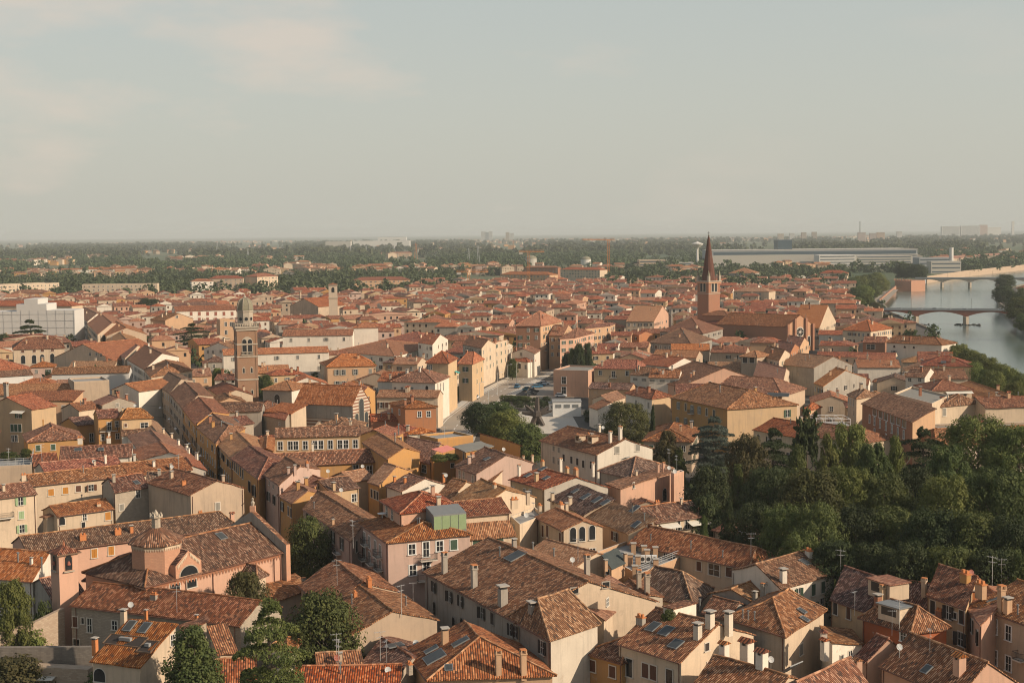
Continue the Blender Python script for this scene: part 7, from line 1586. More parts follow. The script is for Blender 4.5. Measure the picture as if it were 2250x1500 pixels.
# domed rotundas and big houses at the tree line
for lab, px, py, D, r in (('grey domed rotunda behind the orange crane', 1166, 568, 2250, 9.5), ('white rotunda with a grey cap right of the cranes', 1287, 570, 2250, 8)):
    p = at_y(px, py, D); z = p.z; t = thing('rotunda', lab, 'rotunda', (p.x, D, 0)); m = MB(); m.lathe((0, 0, 0), [(r, 0), (r, z)], 20, 'far_white' if 'white' in lab else 'factory_pale'); m.build('wall', t); m = MB(); m.lathe((0, 0, z), [(r * 1.05, 0), (r * .95, 2), (r * .6, 4.2), (.2, 5.4)], 20, 'lead_dome'); m.build('dome', t)
far_houses = [((1098, 603), (1208, 604), 18, 13, 'peach', 'red', 'long red hipped house at the edge of the far trees'), ((1230, 592), (1318, 593), 16, 14, 'cream', 'red', 'white-banded long house left of the taller crane'), ((1150, 588), (1226, 588), 12, 14, 'brick', 'red', 'brick hall with a white scrolled gable by the orange crane'),
              ((170, 592), (304, 590), 14, 12, 'white', 'red', 'long white apartment row in the left trees'), ((180, 626), (345, 624), 12, 14, 'cream', 'zinc', 'long flat grey-roofed block at the left tree line'), ((420, 618), (470, 617), 12, 16, 'white', 'red', 'white hipped block at the left tree line'),
              ((458, 612), (535, 611), 14, 17, 'beige', 'red', 'brown balcony block at the left tree line'), ((565, 608), (612, 606), 18, 18, 'cream', 'red', 'cream block with a long white gable at the tree line'), ((-20, 628), (130, 622), 22, 14, 'cream', 'zinc', 'grey-roofed barracks at the far left'), ((22, 644), (106, 643), 14, 12, 'brick', 'rust', 'long brick hall below the far left barracks'),
              ((778, 616), (902, 614), 16, 14, 'peach', 'red', 'long red-roofed block below the tree belt'), ((905, 615), (1030, 613), 14, 9, 'white', 'zinc', 'long low grey-roofed hall below the tree belt'), ((1600, 600), (1660, 600), 30, 14, 'grey', 'tan', 'grey gabled hall right of the spire'), ((1680, 608), (1775, 607), 12, 9, 'white', 'zinc', 'long white low hall right of the spire'),
              ((1800, 600), (1862, 600), 16, 15, 'cream', 'red', 'cream block with a red loggia by the embankment trees'), ((2060, 570), (2210, 560), 20, 10, 'cream', 'tan', 'long low pale hall beyond the tan flood wall'), ((2236, 634), (2330, 634), 14, 11, 'white', 'red', 'white house among the right bank trees'), ((1610, 640), (1690, 641), 16, 13, 'cream', 'tan', 'yellow-shuttered palace beside the dark cypress'), ((820, 556), (905, 555), 12, 9, 'peach', 'red', 'little red-roofed house in the left woods'), ((-20, 572), (45, 571), 16, 11, 'peach', 'red', 'peach houses in the far left woods')]
for A, B, dp, h_, wl, tl, lab in far_houses:
    H(lab, A, B, dp, h_, 'hip' if tl != 'zinc' else 'flat', wall=wl, tile=tl if tl != 'zinc' else 'slate_roof', light=True, win='auto', dens=.8, ch=[], side_win=False)
# ---------------------------------------------------------------- trees, one by one
T = tree
T('wide cedar with drooping sunlit boughs at the bottom of the picture', 'cedar', 592, 1328, 232, 18.5, 'leaf_cedar', 'cedar_tree', bare=.10)
T('dense dark green broadleaf behind the drooping cedar', 'round', 706, 1312, 150, 13, 'leaf')
T('bushy green tree in front of the striped cabin roof', 'cone', 420, 1374, 185, 12.5, 'leaf')
T('leaning leafy tree at the left edge above the garden wall', 'tall', 24, 1282, 92, 12, 'leaf_bright')
T('low feathery shrub inside the sunlit garden wall', 'bush', 74, 1388, 74, 5.2, 'leaf_bright', 'shrub', 'shrub')
T('pale green shrub in the bottom left corner', 'bush', 30, 1448, 120, 5.5, 'leaf_autumn', 'shrub', 'shrub')
T('shrub at the foot of the striped cabin', 'bush', 236, 1472, 90, 5, 'leaf', 'shrub', 'shrub')
T('small shrub between the turret and the garden wall', 'bush', 96, 1330, 40, 7, 'leaf', 'shrub', 'shrub')
T('rounded olive tree before the pink church wall', 'round', 540, 1264, 90, 10.5, 'leaf_autumn')
T('street tree by the pink church front', 'round', 680, 1146, 92, 12, 'leaf')
T('young tree in the yard below the drooping cedar', 'bush', 690, 1445, 120, 5, 'leaf_cedar', 'shrub', 'shrub')
T('green shrub beside the big corner block', 'bush', 934, 1300, 40, 4, 'leaf', 'shrub', 'shrub')
for px, y, w_, z, mt, lab in ((1056, 888, 74, 9, 'leaf_dark', 'dark tree at the left of the plaza grove'), (1098, 886, 78, 9, 'leaf', 'rounded tree at the back of the plaza grove'), (1112, 905, 80, 9.5, 'leaf_bright', 'brightest tree in the plaza grove'), (1085, 930, 60, 6, 'leaf_bright', 'low light green tree by the golden yellow walls'), (1158, 935, 78, 10, 'leaf', 'magnolia-like tree between the plaza and the big white house')):
    T(lab, 'round', px, y, w_, z, mt)
for k, (px, y) in enumerate(((1164, 884), (1178, 873), (1199, 872), (1209, 883), (1190, 880), (1140, 881))): T('clipped ball bush beside the plaza and car park', 'small', px, y, 20, 2.6, 'leaf_dark', 'bush', 'bush', 'clipped ball bushes by the plaza')
for k in range(7): T('clipped hedge bush along the main street edge', 'small', 1106 + k * 9, 868 + k * 0.5, 16, 2.6, 'leaf', 'bush', 'bush', 'hedge bushes by the car park')
T('broad dome-shaped tree turning brown above the big white house', 'big', 1374, 886, 112, 13, 'leaf_autumn')
T('narrow dark cypress beside the big ochre palazzo', 'cypress', 1434, 893, 17, 14, 'leaf_dark', 'cypress_tree')
T('soft olive conifer right of the narrow cypress', 'cone', 1466, 945, 90, 12, 'leaf_autumn')
T('light green conifer below the cypress', 'pine', 1492, 985, 100, 14, 'leaf_cedar', 'cedar_tree')
T('blue-grey cedar in front of the big ochre palazzo', 'cedar', 1568, 918, 132, 15, 'leaf_blue', 'cedar_tree', bare=.1)
T('dark spiky palm-like tree rising out of the park', 'palm', 1772, 908, 80, 20, 'leaf_dark', 'palm_tree')
T('spreading dark cedar at the right of the park', 'cedar', 2030, 945, 150, 19, 'leaf_dark', 'cedar_tree', bare=.1)
T('spreading dark cedar at the left of the park', 'cedar', 1700, 945, 130, 18, 'leaf_dark', 'cedar_tree', bare=.1)
pk = [(1640, 962, 100, 17, 'leaf_autumn', 'tall'), (1752, 978, 90, 19, 'leaf', 'cone'), (1820, 950, 80, 19, 'leaf_bright', 'cone'), (1868, 938, 96, 19, 'leaf_bright', 'tall'), (1918, 980, 90, 18, 'leaf', 'tall'), (1968, 955, 70, 19, 'leaf_bright', 'cone'), (2150, 920, 180, 21, 'leaf_bright', 'big'), (2240, 940, 150, 20, 'leaf_bright', 'big'), (2085, 985, 110, 18, 'leaf', 'tall'),  # far edge: sunlit crowns painted with brighter leaves; kinds differ as well
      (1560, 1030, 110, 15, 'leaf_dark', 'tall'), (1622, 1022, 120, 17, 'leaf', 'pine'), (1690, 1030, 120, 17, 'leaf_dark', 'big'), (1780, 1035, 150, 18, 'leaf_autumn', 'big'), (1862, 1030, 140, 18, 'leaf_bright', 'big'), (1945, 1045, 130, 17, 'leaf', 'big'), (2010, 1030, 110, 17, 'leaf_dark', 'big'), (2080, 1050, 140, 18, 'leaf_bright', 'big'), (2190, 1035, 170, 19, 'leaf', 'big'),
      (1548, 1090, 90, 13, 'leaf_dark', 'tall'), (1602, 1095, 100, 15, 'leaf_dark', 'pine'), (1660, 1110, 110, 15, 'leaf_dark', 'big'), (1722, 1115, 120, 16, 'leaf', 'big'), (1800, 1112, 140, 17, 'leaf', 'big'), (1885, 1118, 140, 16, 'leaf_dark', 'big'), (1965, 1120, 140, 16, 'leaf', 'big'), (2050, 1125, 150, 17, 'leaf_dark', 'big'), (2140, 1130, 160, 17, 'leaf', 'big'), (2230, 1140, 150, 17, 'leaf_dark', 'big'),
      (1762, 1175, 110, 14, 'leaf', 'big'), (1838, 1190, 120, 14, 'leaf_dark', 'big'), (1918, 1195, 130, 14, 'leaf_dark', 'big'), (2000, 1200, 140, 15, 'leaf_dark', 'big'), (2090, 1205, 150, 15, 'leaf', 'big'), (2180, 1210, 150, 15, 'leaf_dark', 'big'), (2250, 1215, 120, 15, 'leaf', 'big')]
words_ = {'leaf': 'green', 'leaf_dark': 'dark green', 'leaf_bright': 'bright green', 'leaf_autumn': 'olive brown'}; shp = {'tall': 'tall', 'big': 'broad', 'cone': 'conical', 'pine': 'tiered conifer'}
ROWN = ['far edge', 'second line', 'middle line', 'near edge']
cnt = {}
for px, y, w_, z, mt, kd in sorted(pk, key=lambda q: (0 if q[1] < 1000 else 1 if q[1] < 1070 else 2 if q[1] < 1160 else 3, q[0])):
    r = 0 if y < 1000 else 1 if y < 1070 else 2 if y < 1160 else 3; cnt[r] = cnt.get(r, 0) + 1
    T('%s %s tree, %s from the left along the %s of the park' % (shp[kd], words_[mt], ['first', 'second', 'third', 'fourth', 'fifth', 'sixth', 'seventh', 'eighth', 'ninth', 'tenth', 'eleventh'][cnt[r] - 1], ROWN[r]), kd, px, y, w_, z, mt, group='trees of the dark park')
for k, (px, y) in enumerate(((2088, 752), (2108, 760), (2130, 770), (2152, 780), (2175, 791), (2198, 802), (2220, 813), (2243, 826), (2265, 838), (2140, 800), (2185, 820), (2230, 842))):
    T('dense green plane tree, %s from the bend in the riverside row' % ['first', 'second', 'third', 'fourth', 'fifth', 'sixth', 'seventh', 'eighth', 'ninth', 'tenth', 'eleventh', 'twelfth'][k], 'round', px, y, 52, 11.5, 'leaf_bright', group='plane trees of the riverside row')
for k, (px, y, w_) in enumerate(((1872, 612, 34), (1890, 608, 36), (1908, 604, 36), (1926, 600, 34), (1880, 634, 36), (1900, 628, 38), (1918, 622, 36), (1938, 612, 30), (1886, 655, 32), (1905, 648, 32))):
    T('embankment tree left of the quay road, %s' % ['far row first', 'far row second', 'far row third', 'far row last', 'middle row first', 'middle row second', 'middle row third', 'middle row last', 'near row first', 'near row last'][k], 'round', px, y, w_, 13, 'leaf_bright' if k % 2 else 'leaf', group='trees of the quay road')
for px, y, w_, z, mt, lab in ((1952, 692, 30, 9, 'leaf_autumn', 'yellowing tree at the left end of the red bridge'), (1972, 708, 28, 8, 'leaf_autumn', 'second yellowing tree by the red bridge'), (1925, 665, 26, 9, 'leaf_autumn', 'small tree at the top of the quay wall'), (1985, 720, 24, 8, 'leaf_autumn', 'third yellowing tree below the red bridge'),
                              (1998, 728, 28, 8, 'leaf_autumn', 'fourth yellowing tree, beside the near bank wall'), (2018, 738, 28, 8, 'leaf', 'green bank tree just above the white oval-windowed house'), (2042, 746, 28, 9, 'leaf', 'last bank tree before the dense riverside row'), (1985, 580, 38, 18, 'leaf_dark', 'left tree on the brick bastion'), (2016, 582, 42, 17, 'leaf_dark', 'right tree beside the brick bastion'), (2210, 605, 40, 14, 'leaf_dark', 'dark tree on the right bank by the far bridge'), (2205, 630, 44, 13, 'leaf_dark', 'dark tree leaning over the right bank'), (2235, 655, 52, 14, 'leaf', 'tree at the right end of the red bridge'), (2252, 635, 46, 14, 'leaf', 'tree behind the right bank house'), (2255, 690, 46, 10, 'leaf', 'tree below the right end of the red bridge')):
    T(lab, 'round', px, y, w_, z, mt)
for px, y, w_, z, mt, kd, lab in ((66, 704, 96, 19.5, 'leaf_dark', 'cedar', 'flat-topped cedar in front of the scaffold sheeting'), (326, 658, 60, 15, 'leaf_dark', 'round', 'dark rounded tree in the left roofs'), (420, 712, 78, 15.5, 'leaf_dark', 'cedar', 'spreading dark cedar left of the domed tower'), (2, 736, 50, 12, 'leaf_dark', 'round', 'dark tree at the left edge by the cream palazzo'), (34, 792, 80, 6, 'leaf_dark', 'round', 'low dark trees in front of the cream palazzo'),
                                  (477, 810, 24, 8, 'leaf_bright', 'tall', 'small bright tree left of the domed tower'), (582, 826, 36, 9, 'leaf', 'round', 'green tree just right of the domed tower'), (676, 830, 52, 8, 'leaf', 'round', 'low tree in front of the long white convent'), (1246, 778, 26, 12, 'leaf_dark', 'tall', 'dark street tree beside the flat pink annexe'), (1272, 757, 26, 16, 'leaf_dark', 'tall', 'taller dark street tree above the pink annexe'), (1290, 755, 24, 16, 'leaf_dark', 'tall', 'right dark street tree above the pink annexe'), (1258, 768, 22, 14, 'leaf', 'tall', 'slim street tree among the dark three'),
                                  (1126, 790, 22, 8, 'leaf', 'round', 'small tree by the arched gate'), (1015, 846, 24, 5, 'leaf', 'round', 'garden tree beside the yellow hipped house'), (1655, 612, 12, 14, 'leaf_dark', 'cypress', 'dark cypress in front of the palace right of the spire'), (157, 622, 30, 13, 'leaf_dark', 'round', 'rounded tree beside the far left barracks'), (560, 618, 40, 12, 'leaf_dark', 'round', 'dark tree in front of the balcony block'), (968, 612, 28, 12, 'leaf_dark', 'round', 'tree before the long low grey hall'), (1400, 596, 44, 16, 'leaf_dark', 'round', 'dark tree left of the far roofs by the spire'), (1290, 900, 14, 4, 'leaf_dark', 'small', 'small shrub by the plaza lane'), (863, 683, 16, 10, 'leaf_dark', 'tall', 'slim tree by the yellow long house'), (1890, 890, 20, 9, 'leaf_dark', 'tall', 'dark ivy-clad tree left of the brick palazzo')):
    T(lab, kd, px, y, w_, z, mt, 'cypress_tree' if kd == 'cypress' else 'cedar_tree' if kd == 'cedar' else 'tree')
# ---------------------------------------------------------------- the rest of the old town: houses seen only as roofs
def sat(a, b):
    for poly, other in ((a, b), (b, a)):
        for i in range(4):
            e_ = poly[(i + 1) % 4] - poly[i]; n_ = Vector((e_.y, -e_.x, 0))
            pa = [n_.dot(p) for p in a]; pb = [n_.dot(p) for p in b]
            if max(pa) <= min(pb) or max(pb) <= min(pa): return False
    return True
ROADS = [(MAIN, 9), (STREET, 5), (STREET2, 5.5), (LANE, 4)]
def near_road(p):
    for pts, wd in ROADS:
        for a, b in zip(pts, pts[1:]):
            d = b - a; t = max(0, min(1, (p - a).dot(d) / d.dot(d)))
            if ((a + d * t) - p).length < wd: return True
    return False
PARK = [at(x, y, 0) for x, y in ((1500, 1075), (1560, 985), (1900, 985), (2300, 985), (2420, 1300), (1900, 1300), (1640, 1190))]
PLZ = [at(x, y, 0) for x, y in ((1010, 1075), (1300, 1075), (1490, 1010), (1480, 905), (1375, 925), (1290, 880), (1280, 835), (1170, 835), (1010, 905))]
RIVB = [Vector((p.x, p.y, 0)) for p in RIV]
rg = random.Random(21)
CAND = []
def zone_angle(x, y):
    if x < -60: return math.atan2(418, -144)
    if x < 60: return math.atan2(194, 37)
    return math.atan2(220, 60)
gx = 13.5
y = 340.0
while y < 1420:
    step = 13 + (y - 250) * .004
    xm = y * .53 + 10
    x = -xm
    while x < xm:
        wv_ = rg.uniform(9, 15); CAND.append((x + rg.uniform(-3, 3), y + rg.uniform(-3, 3), wv_, rg.uniform(9, 15))); x += 14.5 + (y - 250) * .002
    y += step
CAND = [(x, y, rg.uniform(19, 32), rg.uniform(9, 13)) for x, y, w_, d_ in CAND if rg.random() < .16] + CAND
BX = []
def aabb(q): return (min(p.x for p in q), min(p.y for p in q), max(p.x for p in q), max(p.y for p in q))
OB = [aabb(q) for q in OCC]
PLACED = []
# walls seen in the photo stay in view: a filler in front of them is kept lower than their lower half
FRONT = []
for h in HOUSES:
    if h['root'].location.y > 1100: continue
    cs_ = [h['a'], h['a'] + h['ab'], h['a'] + h['ab'] + h['ad']]; pr_ = [proj((p.x, p.y, h['h'] * .5)) for p in cs_]
    FRONT.append((min(p[0] for p in pr_), max(p[0] for p in pr_), min(p[1] for p in pr_), min(p.y for p in cs_)))
FRONT += [(515, 568, 868, 465), (0, 165, 735, 715), (720, 744, 690, 845), (1533, 1582, 690, 735), (1727, 1798, 765, 680), (1572, 1727, 742, 685)]
def cap_height(c, w_):
    px, _y = proj((c.x, c.y, 8)); hw = w_ * .5 * FPX / c.y; z = 99
    for x0, x1, yb, D in FRONT:
        if D > c.y + 3 and px + hw > x0 + 2 and px - hw < x1 - 2: z = min(z, CAM_Z - (yb - hor(px)) * c.y / FPX)
    return z
for (x, y, w_, d_) in sorted(CAND, key=lambda r: (abs(r[0]) > r[1] * .385 + 10)):
    c = Vector((x, y, 0))
    px, py = proj((x, y, 6))
    if not (-420 < px < 2700): continue
    if any(in_poly(c.x, c.y, [(p.x, p.y) for p in pl]) for pl in (PARK, PLZ, RIVB)): continue
    if near_road(c): continue
    if x > 250 and y < 1500:      # keep off the river banks
        if any((Vector((p.x, p.y, 0)) - c).length < 24 for p in RIV): continue
        if px > 1950 and py < 745: continue
        if px > 2075 and py < 800: continue
    if px > 1860 and 590 < py < 690: continue
    if y > 1180 and px < 900: continue
    tx_, ty_ = proj((x, y, 13.5))
    if tx_ > 1930 and ty_ < (690 + (tx_ - 1945) * .45 if tx_ < 2080 else 752 + (tx_ - 2080) * .68): continue
    zc_ = cap_height(c, w_) - 1.6
    if zc_ < 5.2: continue
    a_ = zone_angle(x, y) + rg.uniform(-.12, .12)
    u = Vector((math.cos(a_), math.sin(a_), 0)); v = Vector((-u.y, u.x, 0))
    if rg.random() < .5: u, v = -v, u
    q = [c - u * w_ / 2 - v * d_ / 2, c + u * w_ / 2 - v * d_ / 2, c + u * w_ / 2 + v * d_ / 2, c - u * w_ / 2 + v * d_ / 2]
    bb = aabb(q); bad = False
    for k, o in enumerate(OCC):
        b2 = OB[k]
        if bb[2] < b2[0] or b2[2] < bb[0] or bb[3] < b2[1] or b2[3] < bb[1]: continue
        if sat(q, o): bad = True; break
    if bad: continue
    if any((Vector((tx, ty, 0)) - c).length < tr * .7 + 3 for tx, ty, tr in TREES): continue
    OCC.append(q); OB.append(bb); PLACED.append((q, c, px, zc_))
print('fill candidates', len(CAND), 'placed', len(PLACED), 'hand', len(HOUSES))
LMK = [('the domed bell tower', 541, 760), ('the spired brick tower', 1557, 640), ('the slim pale campanile', 732, 655), ('the scaffold-wrapped palace', 80, 700), ('the long white convent', 600, 790), ('the bare-walled apartment house', 1170, 750), ('the big brick church', 1680, 710), ('the red-shuttered white hall', 450, 690), ('the courtyard school', 690, 975), ('the big ochre palazzo', 1570, 890), ('the flat pink annexe', 1255, 830), ('the yellow riverside villa', 2080, 800), ('the brick loggia palazzo', 1960, 890), ('the striped gothic church', 760, 890), ('the oval-windowed white house', 2000, 765), ('the cream arched-window palazzo', 85, 780), ('the long tree-line house', 1150, 605), ('the tree-line balcony block', 495, 620), ('the white hall beyond the spire', 1730, 607), ('the orange-roofed convent complex', 840, 770)]
WN = ['cream', 'cream', 'cream', 'white', 'pink', 'peach', 'peach', 'yellow', 'grey', 'beige', 'rose', 'cream', 'offwhite', 'beige', 'white', 'ochre']
TN = ['red', 'orange', 'brown', 'brown', 'brown', 'tan', 'rust', 'old', 'red', 'brown', 'rust']
TW = {'red': 'red', 'orange': 'orange', 'brown': 'brown', 'tan': 'tan', 'rust': 'rust-red', 'old': 'mossy'}
ORD = ['', 'second ', 'third ', 'fourth ', 'fifth ', 'sixth ', 'seventh ', 'eighth ', 'ninth ', 'tenth ', 'eleventh ', 'twelfth ']
PLACED.sort(key=lambda r: r[1].y)
N_IND = max(0, 290 - sum(1 for h in HOUSES if h['root'].name.startswith('house')))
inside = [r for r in PLACED if -40 < r[2] < 2290]; outside = [r for r in PLACED if not -40 < r[2] < 2290]
ind, rest = inside[:N_IND], inside[N_IND:] + outside
spec = []
for q, c, px, zc_ in ind: py = proj(c)[1]; spec.append([q, c, px, py, rg.choice(WN), rg.choice(TN), rg.choice(['gable', 'gable', 'hip']), zc_])
SEEN = {}
def side(px, py, lx, ly):
    dx, dy = px - lx, py - ly
    if abs(dx) > abs(dy) * 1.4: return 'left of' if dx < 0 else 'right of'
    return 'behind' if dy < 0 else 'in front of'
def lab_for(px, py, wl, tl, rf, dist):
    lm = min(LMK, key=lambda L: math.hypot(px - L[1], (py - L[2]) * 1.6)); sd = side(px, py, lm[1], lm[2])
    base = '%s house with %s %s roof, ' % ('off-white' if wl == 'offwhite' else wl, TW[tl], 'hipped' if rf == 'hip' else 'gabled')
    key = base + sd + lm[0]; SEEN[key] = SEEN.get(key, 0) + 1; k = SEEN[key] - 1
    return base + (ORD[min(k, 11)] + 'such ' if k else '')  + sd + ' ' + lm[0]
for q, c, px, py, wl, tl, rf, zc_ in sorted(spec, key=lambda s: min(math.hypot(s[2] - L[1], (s[3] - L[2]) * 1.6) for L in LMK)):
    h_ = rg.uniform(6.5, 10.5) if c.y < 700 else rg.uniform(8, 13)
    h_ = min(h_, zc_)
    house(lab_for(px, py, wl, tl, rf, 0), q[0], q[1], q[2], h_, rf, ax=rg.choice([0, 1]), wall=wl, tile=tl, world=True, light=c.y > 420, dens=.9, wsh=rg.choice('gbyk'))
# everything farther back: one mass of roofs
def mass(name, label, items, hr, seed, hip=.4):
    r2 = random.Random(seed); m = MB()
    for q, c, px, py in items:
        h_ = min(r2.uniform(*hr), py if py > 4 else 99); wl = 'wall_' + r2.choice(WN); tl = 'tile_' + r2.choice(TN); rise = .17 * min((q[1] - q[0]).length, (q[2] - q[1]).length)
        b = [Vector((p.x, p.y, 0)) for p in q]; cc = sum(b, Vector()) / 4
        ins_ = [cc + (p - cc) * .93 for p in b]
        m.prism(ins_, [p + Vector((0, 0, h_)) for p in ins_], wl, False)
        e_ = [p + Vector((0, 0, h_)) for p in b]; k = r2.choice([0, 1]); e_ = e_[k:] + e_[:k]
        f = .25 if r2.random() < hip else 0.0
        r0 = (e_[0] + e_[3]) / 2; r1 = (e_[1] + e_[2]) / 2; r0, r1 = r0 + (r1 - r0) * f + Vector((0, 0, rise)), r1 + (r0 - r1) * f + Vector((0, 0, rise))
        m.face([e_[0], e_[1], r1, r0], tl); m.face([e_[2], e_[3], r0, r1], tl); m.face([e_[1], e_[2], r1], tl if f else wl); m.face([e_[3], e_[0], r0], tl if f else wl)
        for i in range(4):      # openings on the walls that face the camera
            p0, p1 = ins_[i], ins_[(i + 1) % 4]; d = p1 - p0; l = d.length; n_ = Vector((d.y, -d.x, 0)).normalized()
            if n_.dot(CAM - p0) < 0 or c.y > 2200: continue
            for kx in range(int(l / 3.2)):
                for z in (h_ - 1.8, h_ - 4.8):
                    if r2.random() < .3: continue
                    x = p0 + d * ((kx + .5) / int(l / 3.2)) + n_ * .04; u = d.normalized() * .5; m.face([x - u + Vector((0, 0, z - .75)), x + u + Vector((0, 0, z - .75)), x + u + Vector((0, 0, z + .75)), x - u + Vector((0, 0, z + .75))], 'glass' if r2.random() < .6 else 'shutter_brown')
        for _ in range(r2.choice([0, 1, 2, 3])): p = r0.lerp(r1, r2.random()); m.box((p.x, p.y, p.z - .8), .7, .7, 1.8, 'wall_cream')
    return tag(m.build(name), label, 'houses', None, 'stuff')
mass('rooftops', 'dense mass of red and brown roofs in the farther old town', rest, (8, 13), 5)
far = []
r2 = random.Random(9)
def far_cluster(px, py, n, sp, wd=(10, 26)):
    o = at(px, py, 0)
    for k in range(n):
        c = Vector((o.x + r2.gauss(0, sp), o.y + r2.gauss(0, sp * 2.2), 0)); a_ = r2.uniform(-.4, .4); w_, d_ = r2.uniform(*wd), r2.uniform(10, 16); u = Vector((math.cos(a_), math.sin(a_), 0)); v = Vector((-u.y, u.x, 0))
        if in_poly(c.x, c.y, [(p.x, p.y) for p in RIV]): continue
        far.append(([c - u * w_ / 2 - v * d_ / 2, c + u * w_ / 2 - v * d_ / 2, c + u * w_ / 2 + v * d_ / 2, c - u * w_ / 2 + v * d_ / 2], c, 0, 0))
for args in ((40, 612, 14, 45), (120, 610, 14, 45), (300, 612, 16, 45), (400, 606, 14, 40), (540, 604, 14, 40), (660, 606, 14, 40), (770, 604, 14, 40), (880, 600, 14, 40), (1000, 600, 14, 40), (1090, 598, 14, 40), (40, 580, 16, 60), (90, 583, 10, 40), (190, 572, 10, 40), (480, 573, 12, 50), (420, 575, 8, 40), (590, 576, 10, 40), (650, 592, 9, 30), (900, 565, 5, 40), (1450, 532, 26, 180), (1500, 530, 22, 200), (1640, 528, 14, 160), (1800, 524, 30, 260), (1920, 522, 30, 220), (2030, 525, 18, 160), (700, 538, 26, 220), (860, 541, 24, 220), (980, 535, 30, 300), (1180, 533, 30, 300), (1300, 534, 26, 260), (330, 536, 16, 300), (200, 540, 14, 250), (1340, 600, 12, 25), (1500, 605, 10, 25), (2150, 578, 12, 60), (2230, 560, 14, 80), (1750, 595, 8, 25), (60, 615, 8, 30), (250, 605, 9, 30), (150, 560, 8, 60), (380, 556, 8, 60), (560, 552, 10, 80), (760, 549, 14, 90), (1010, 552, 8, 60), (1120, 545, 16, 120), (1240, 541, 20, 150), (1400, 541, 18, 140), (1420, 528, 30, 300), (1560, 527, 30, 300), (1700, 526, 30, 260), (600, 532, 30, 400), (450, 534, 24, 400), (100, 538, 16, 300), (1050, 530, 40, 400), (1250, 528, 40, 400), (2100, 520, 30, 300), (2200, 530, 20, 150), (1950, 535, 12, 90)): far_cluster(*args)
mass('distant_rooftops', 'scattered pale and red houses among the far trees', far, (7, 13), 6)

# ---------------------------------------------------------------- woods on the plain
rs = np.random.RandomState(3)
FARH = np.array([(f_[1].x, f_[1].y) for f_ in far])
def scatter(n, y0, y1, cond=lambda px, py: True, wr=(9, 15), hr=(10, 17), power=1.0):
    P = []
    tries = 0
    while len(P) < n and tries < n * 20:
        tries += 1
        y_ = y0 + (y1 - y0) * rs.rand() ** power; x_ = rs.uniform(-.42, .42) * y_
        px, py = proj((x_, y_, 0))
        if not (-80 < px < 2330) or not cond(px, py): continue
        if in_poly(x_, y_, [(p.x, p.y) for p in RIV]): continue
        if 120 < x_ and y_ < 2450 and 1560 < px < 2120 and y_ > 1950: continue
        if y_ > 1400 and np.any((np.abs(FARH[:, 0] - x_ * FARH[:, 1] / y_) < 16) & (FARH[:, 1] - y_ > -8) & (FARH[:, 1] - y_ < y_ * .035)): continue
        w_ = rs.uniform(*wr); P.append((x_, y_, w_, w_ * rs.uniform(.9, 1.35)))
    return P
cn = lambda px, py: math.sin(px * .011 + py * .09) + math.sin(px * .023 - py * .05) + rs.normal(0, .7) > -.35
forest('near_wood', 'belt of dark green trees where the old town meets the plain', scatter(2600, 1270, 2000, lambda px, py: (px < 1000 or px > 1330 or py < 606) and not (px > 1860 and py > 588), (7, 12)), 'leaf_far', 51, 50, .2)
forest('river_plain_wood', 'broad green woodland spreading over the plain', scatter(6500, 1900, 3600, cn, (7, 13)), 'leaf_far', 61, 40, .22)
forest('far_wood', 'far woods fading into the haze toward the horizon', scatter(7000, 3400, 9500, cn, (9, 18), power=1.3), 'leaf_far', 71, 22, .34)
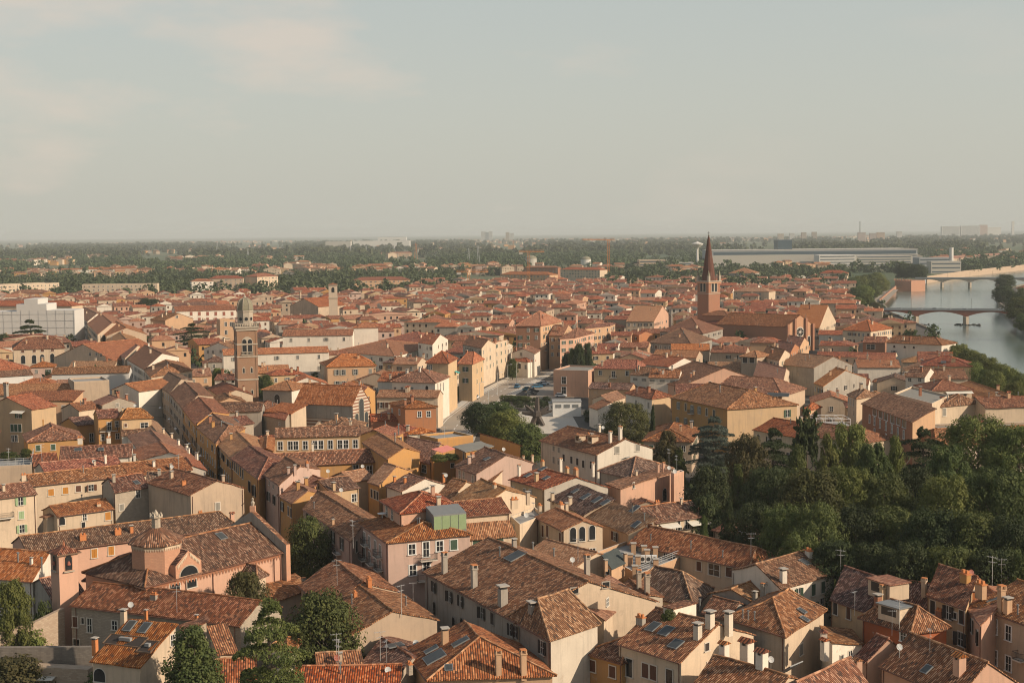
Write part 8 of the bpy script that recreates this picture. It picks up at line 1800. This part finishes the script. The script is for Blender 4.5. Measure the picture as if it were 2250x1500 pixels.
forest('garden_trees', 'small garden trees tucked between the farther roofs', scatter(150, 500, 1250, lambda px, py: not in_poly(*(at(px, py, 0).xy), [(p.x, p.y) for p in PLZ]) and not near_road(at(px, py, 0)) and not any(in_poly(*(at(px, py, 0).xy), [(p.x, p.y) for p in q]) for q in OCC), (5, 8)), 'leaf_dark', 81, 70, .2)

# individually countable trees at the front of the wood
cntT = 0
spots = [(x_, y_) for x_, y_, w_, h_ in scatter(70, 1180, 1330, lambda px, py: not (px > 1850) and py < 615, (10, 15))]
ordw = ['first', 'second', 'third', 'fourth', 'fifth', 'sixth', 'seventh', 'eighth', 'ninth', 'tenth']
spots.sort(key=lambda s: proj((s[0], s[1], 0))[0])
secs = ['below the far left woods', 'left of the balcony block', 'right of the balcony block', 'below the centre pylons', 'left of the orange crane', 'between the two orange cranes', 'left of the spire tip', 'right of the spire tip']
sc_ = {}
for x_, y_ in spots:
    px, py = proj((x_, y_, 0)); s = min(7, max(0, int(px / 240))); sc_[s] = sc_.get(s, 0) + 1
    if sc_[s] > 10: continue
    tree('rounded dark tree at the wood edge, %s of a row %s' % (ordw[sc_[s] - 1], secs[s]), 'small', 0, 0, 0, rg.uniform(11, 16), 'leaf_far', 'tree', group='trees at the wood edge', world=(x_, y_, 0), width=rg.uniform(11, 17))
tag(byl('golden yellow block')['root'], None)

# ---------------------------------------------------------------- haze over the whole plain
m = MB(); Z0, Z1 = -10.0, 96.0
m.prism([(-7200, -200, Z0), (7200, -200, Z0), (18400, 41000, Z0), (-18400, 41000, Z0)], [(-7200, -200, Z1), (7200, -200, Z1), (18400, 41000, Z1), (-18400, 41000, Z1)], 'glass', True, True)
m.mats = ['haze']; hm = bpy.data.materials.new('haze'); hm.use_nodes = True; MATS['haze'] = hm
ht = hm.node_tree; ht.nodes.clear(); ho = ht.nodes.new('ShaderNodeOutputMaterial'); pv = ht.nodes.new('ShaderNodeVolumePrincipled')
pv.inputs['Color'].default_value = (.80, .85, .84, 1); pv.inputs['Density'].default_value = 0.78e-4; pv.inputs['Anisotropy'].default_value = 0.0
ht.links.new(pv.outputs[0], ho.inputs['Volume'])
hz = m.build('haze'); hz['kind'] = 'stuff'; hz['label'] = 'pale late-afternoon haze lying over the plain'
for lab, n_ in USED_LABELS.items():
    if n_ > 1: print('DUP', n_, lab)
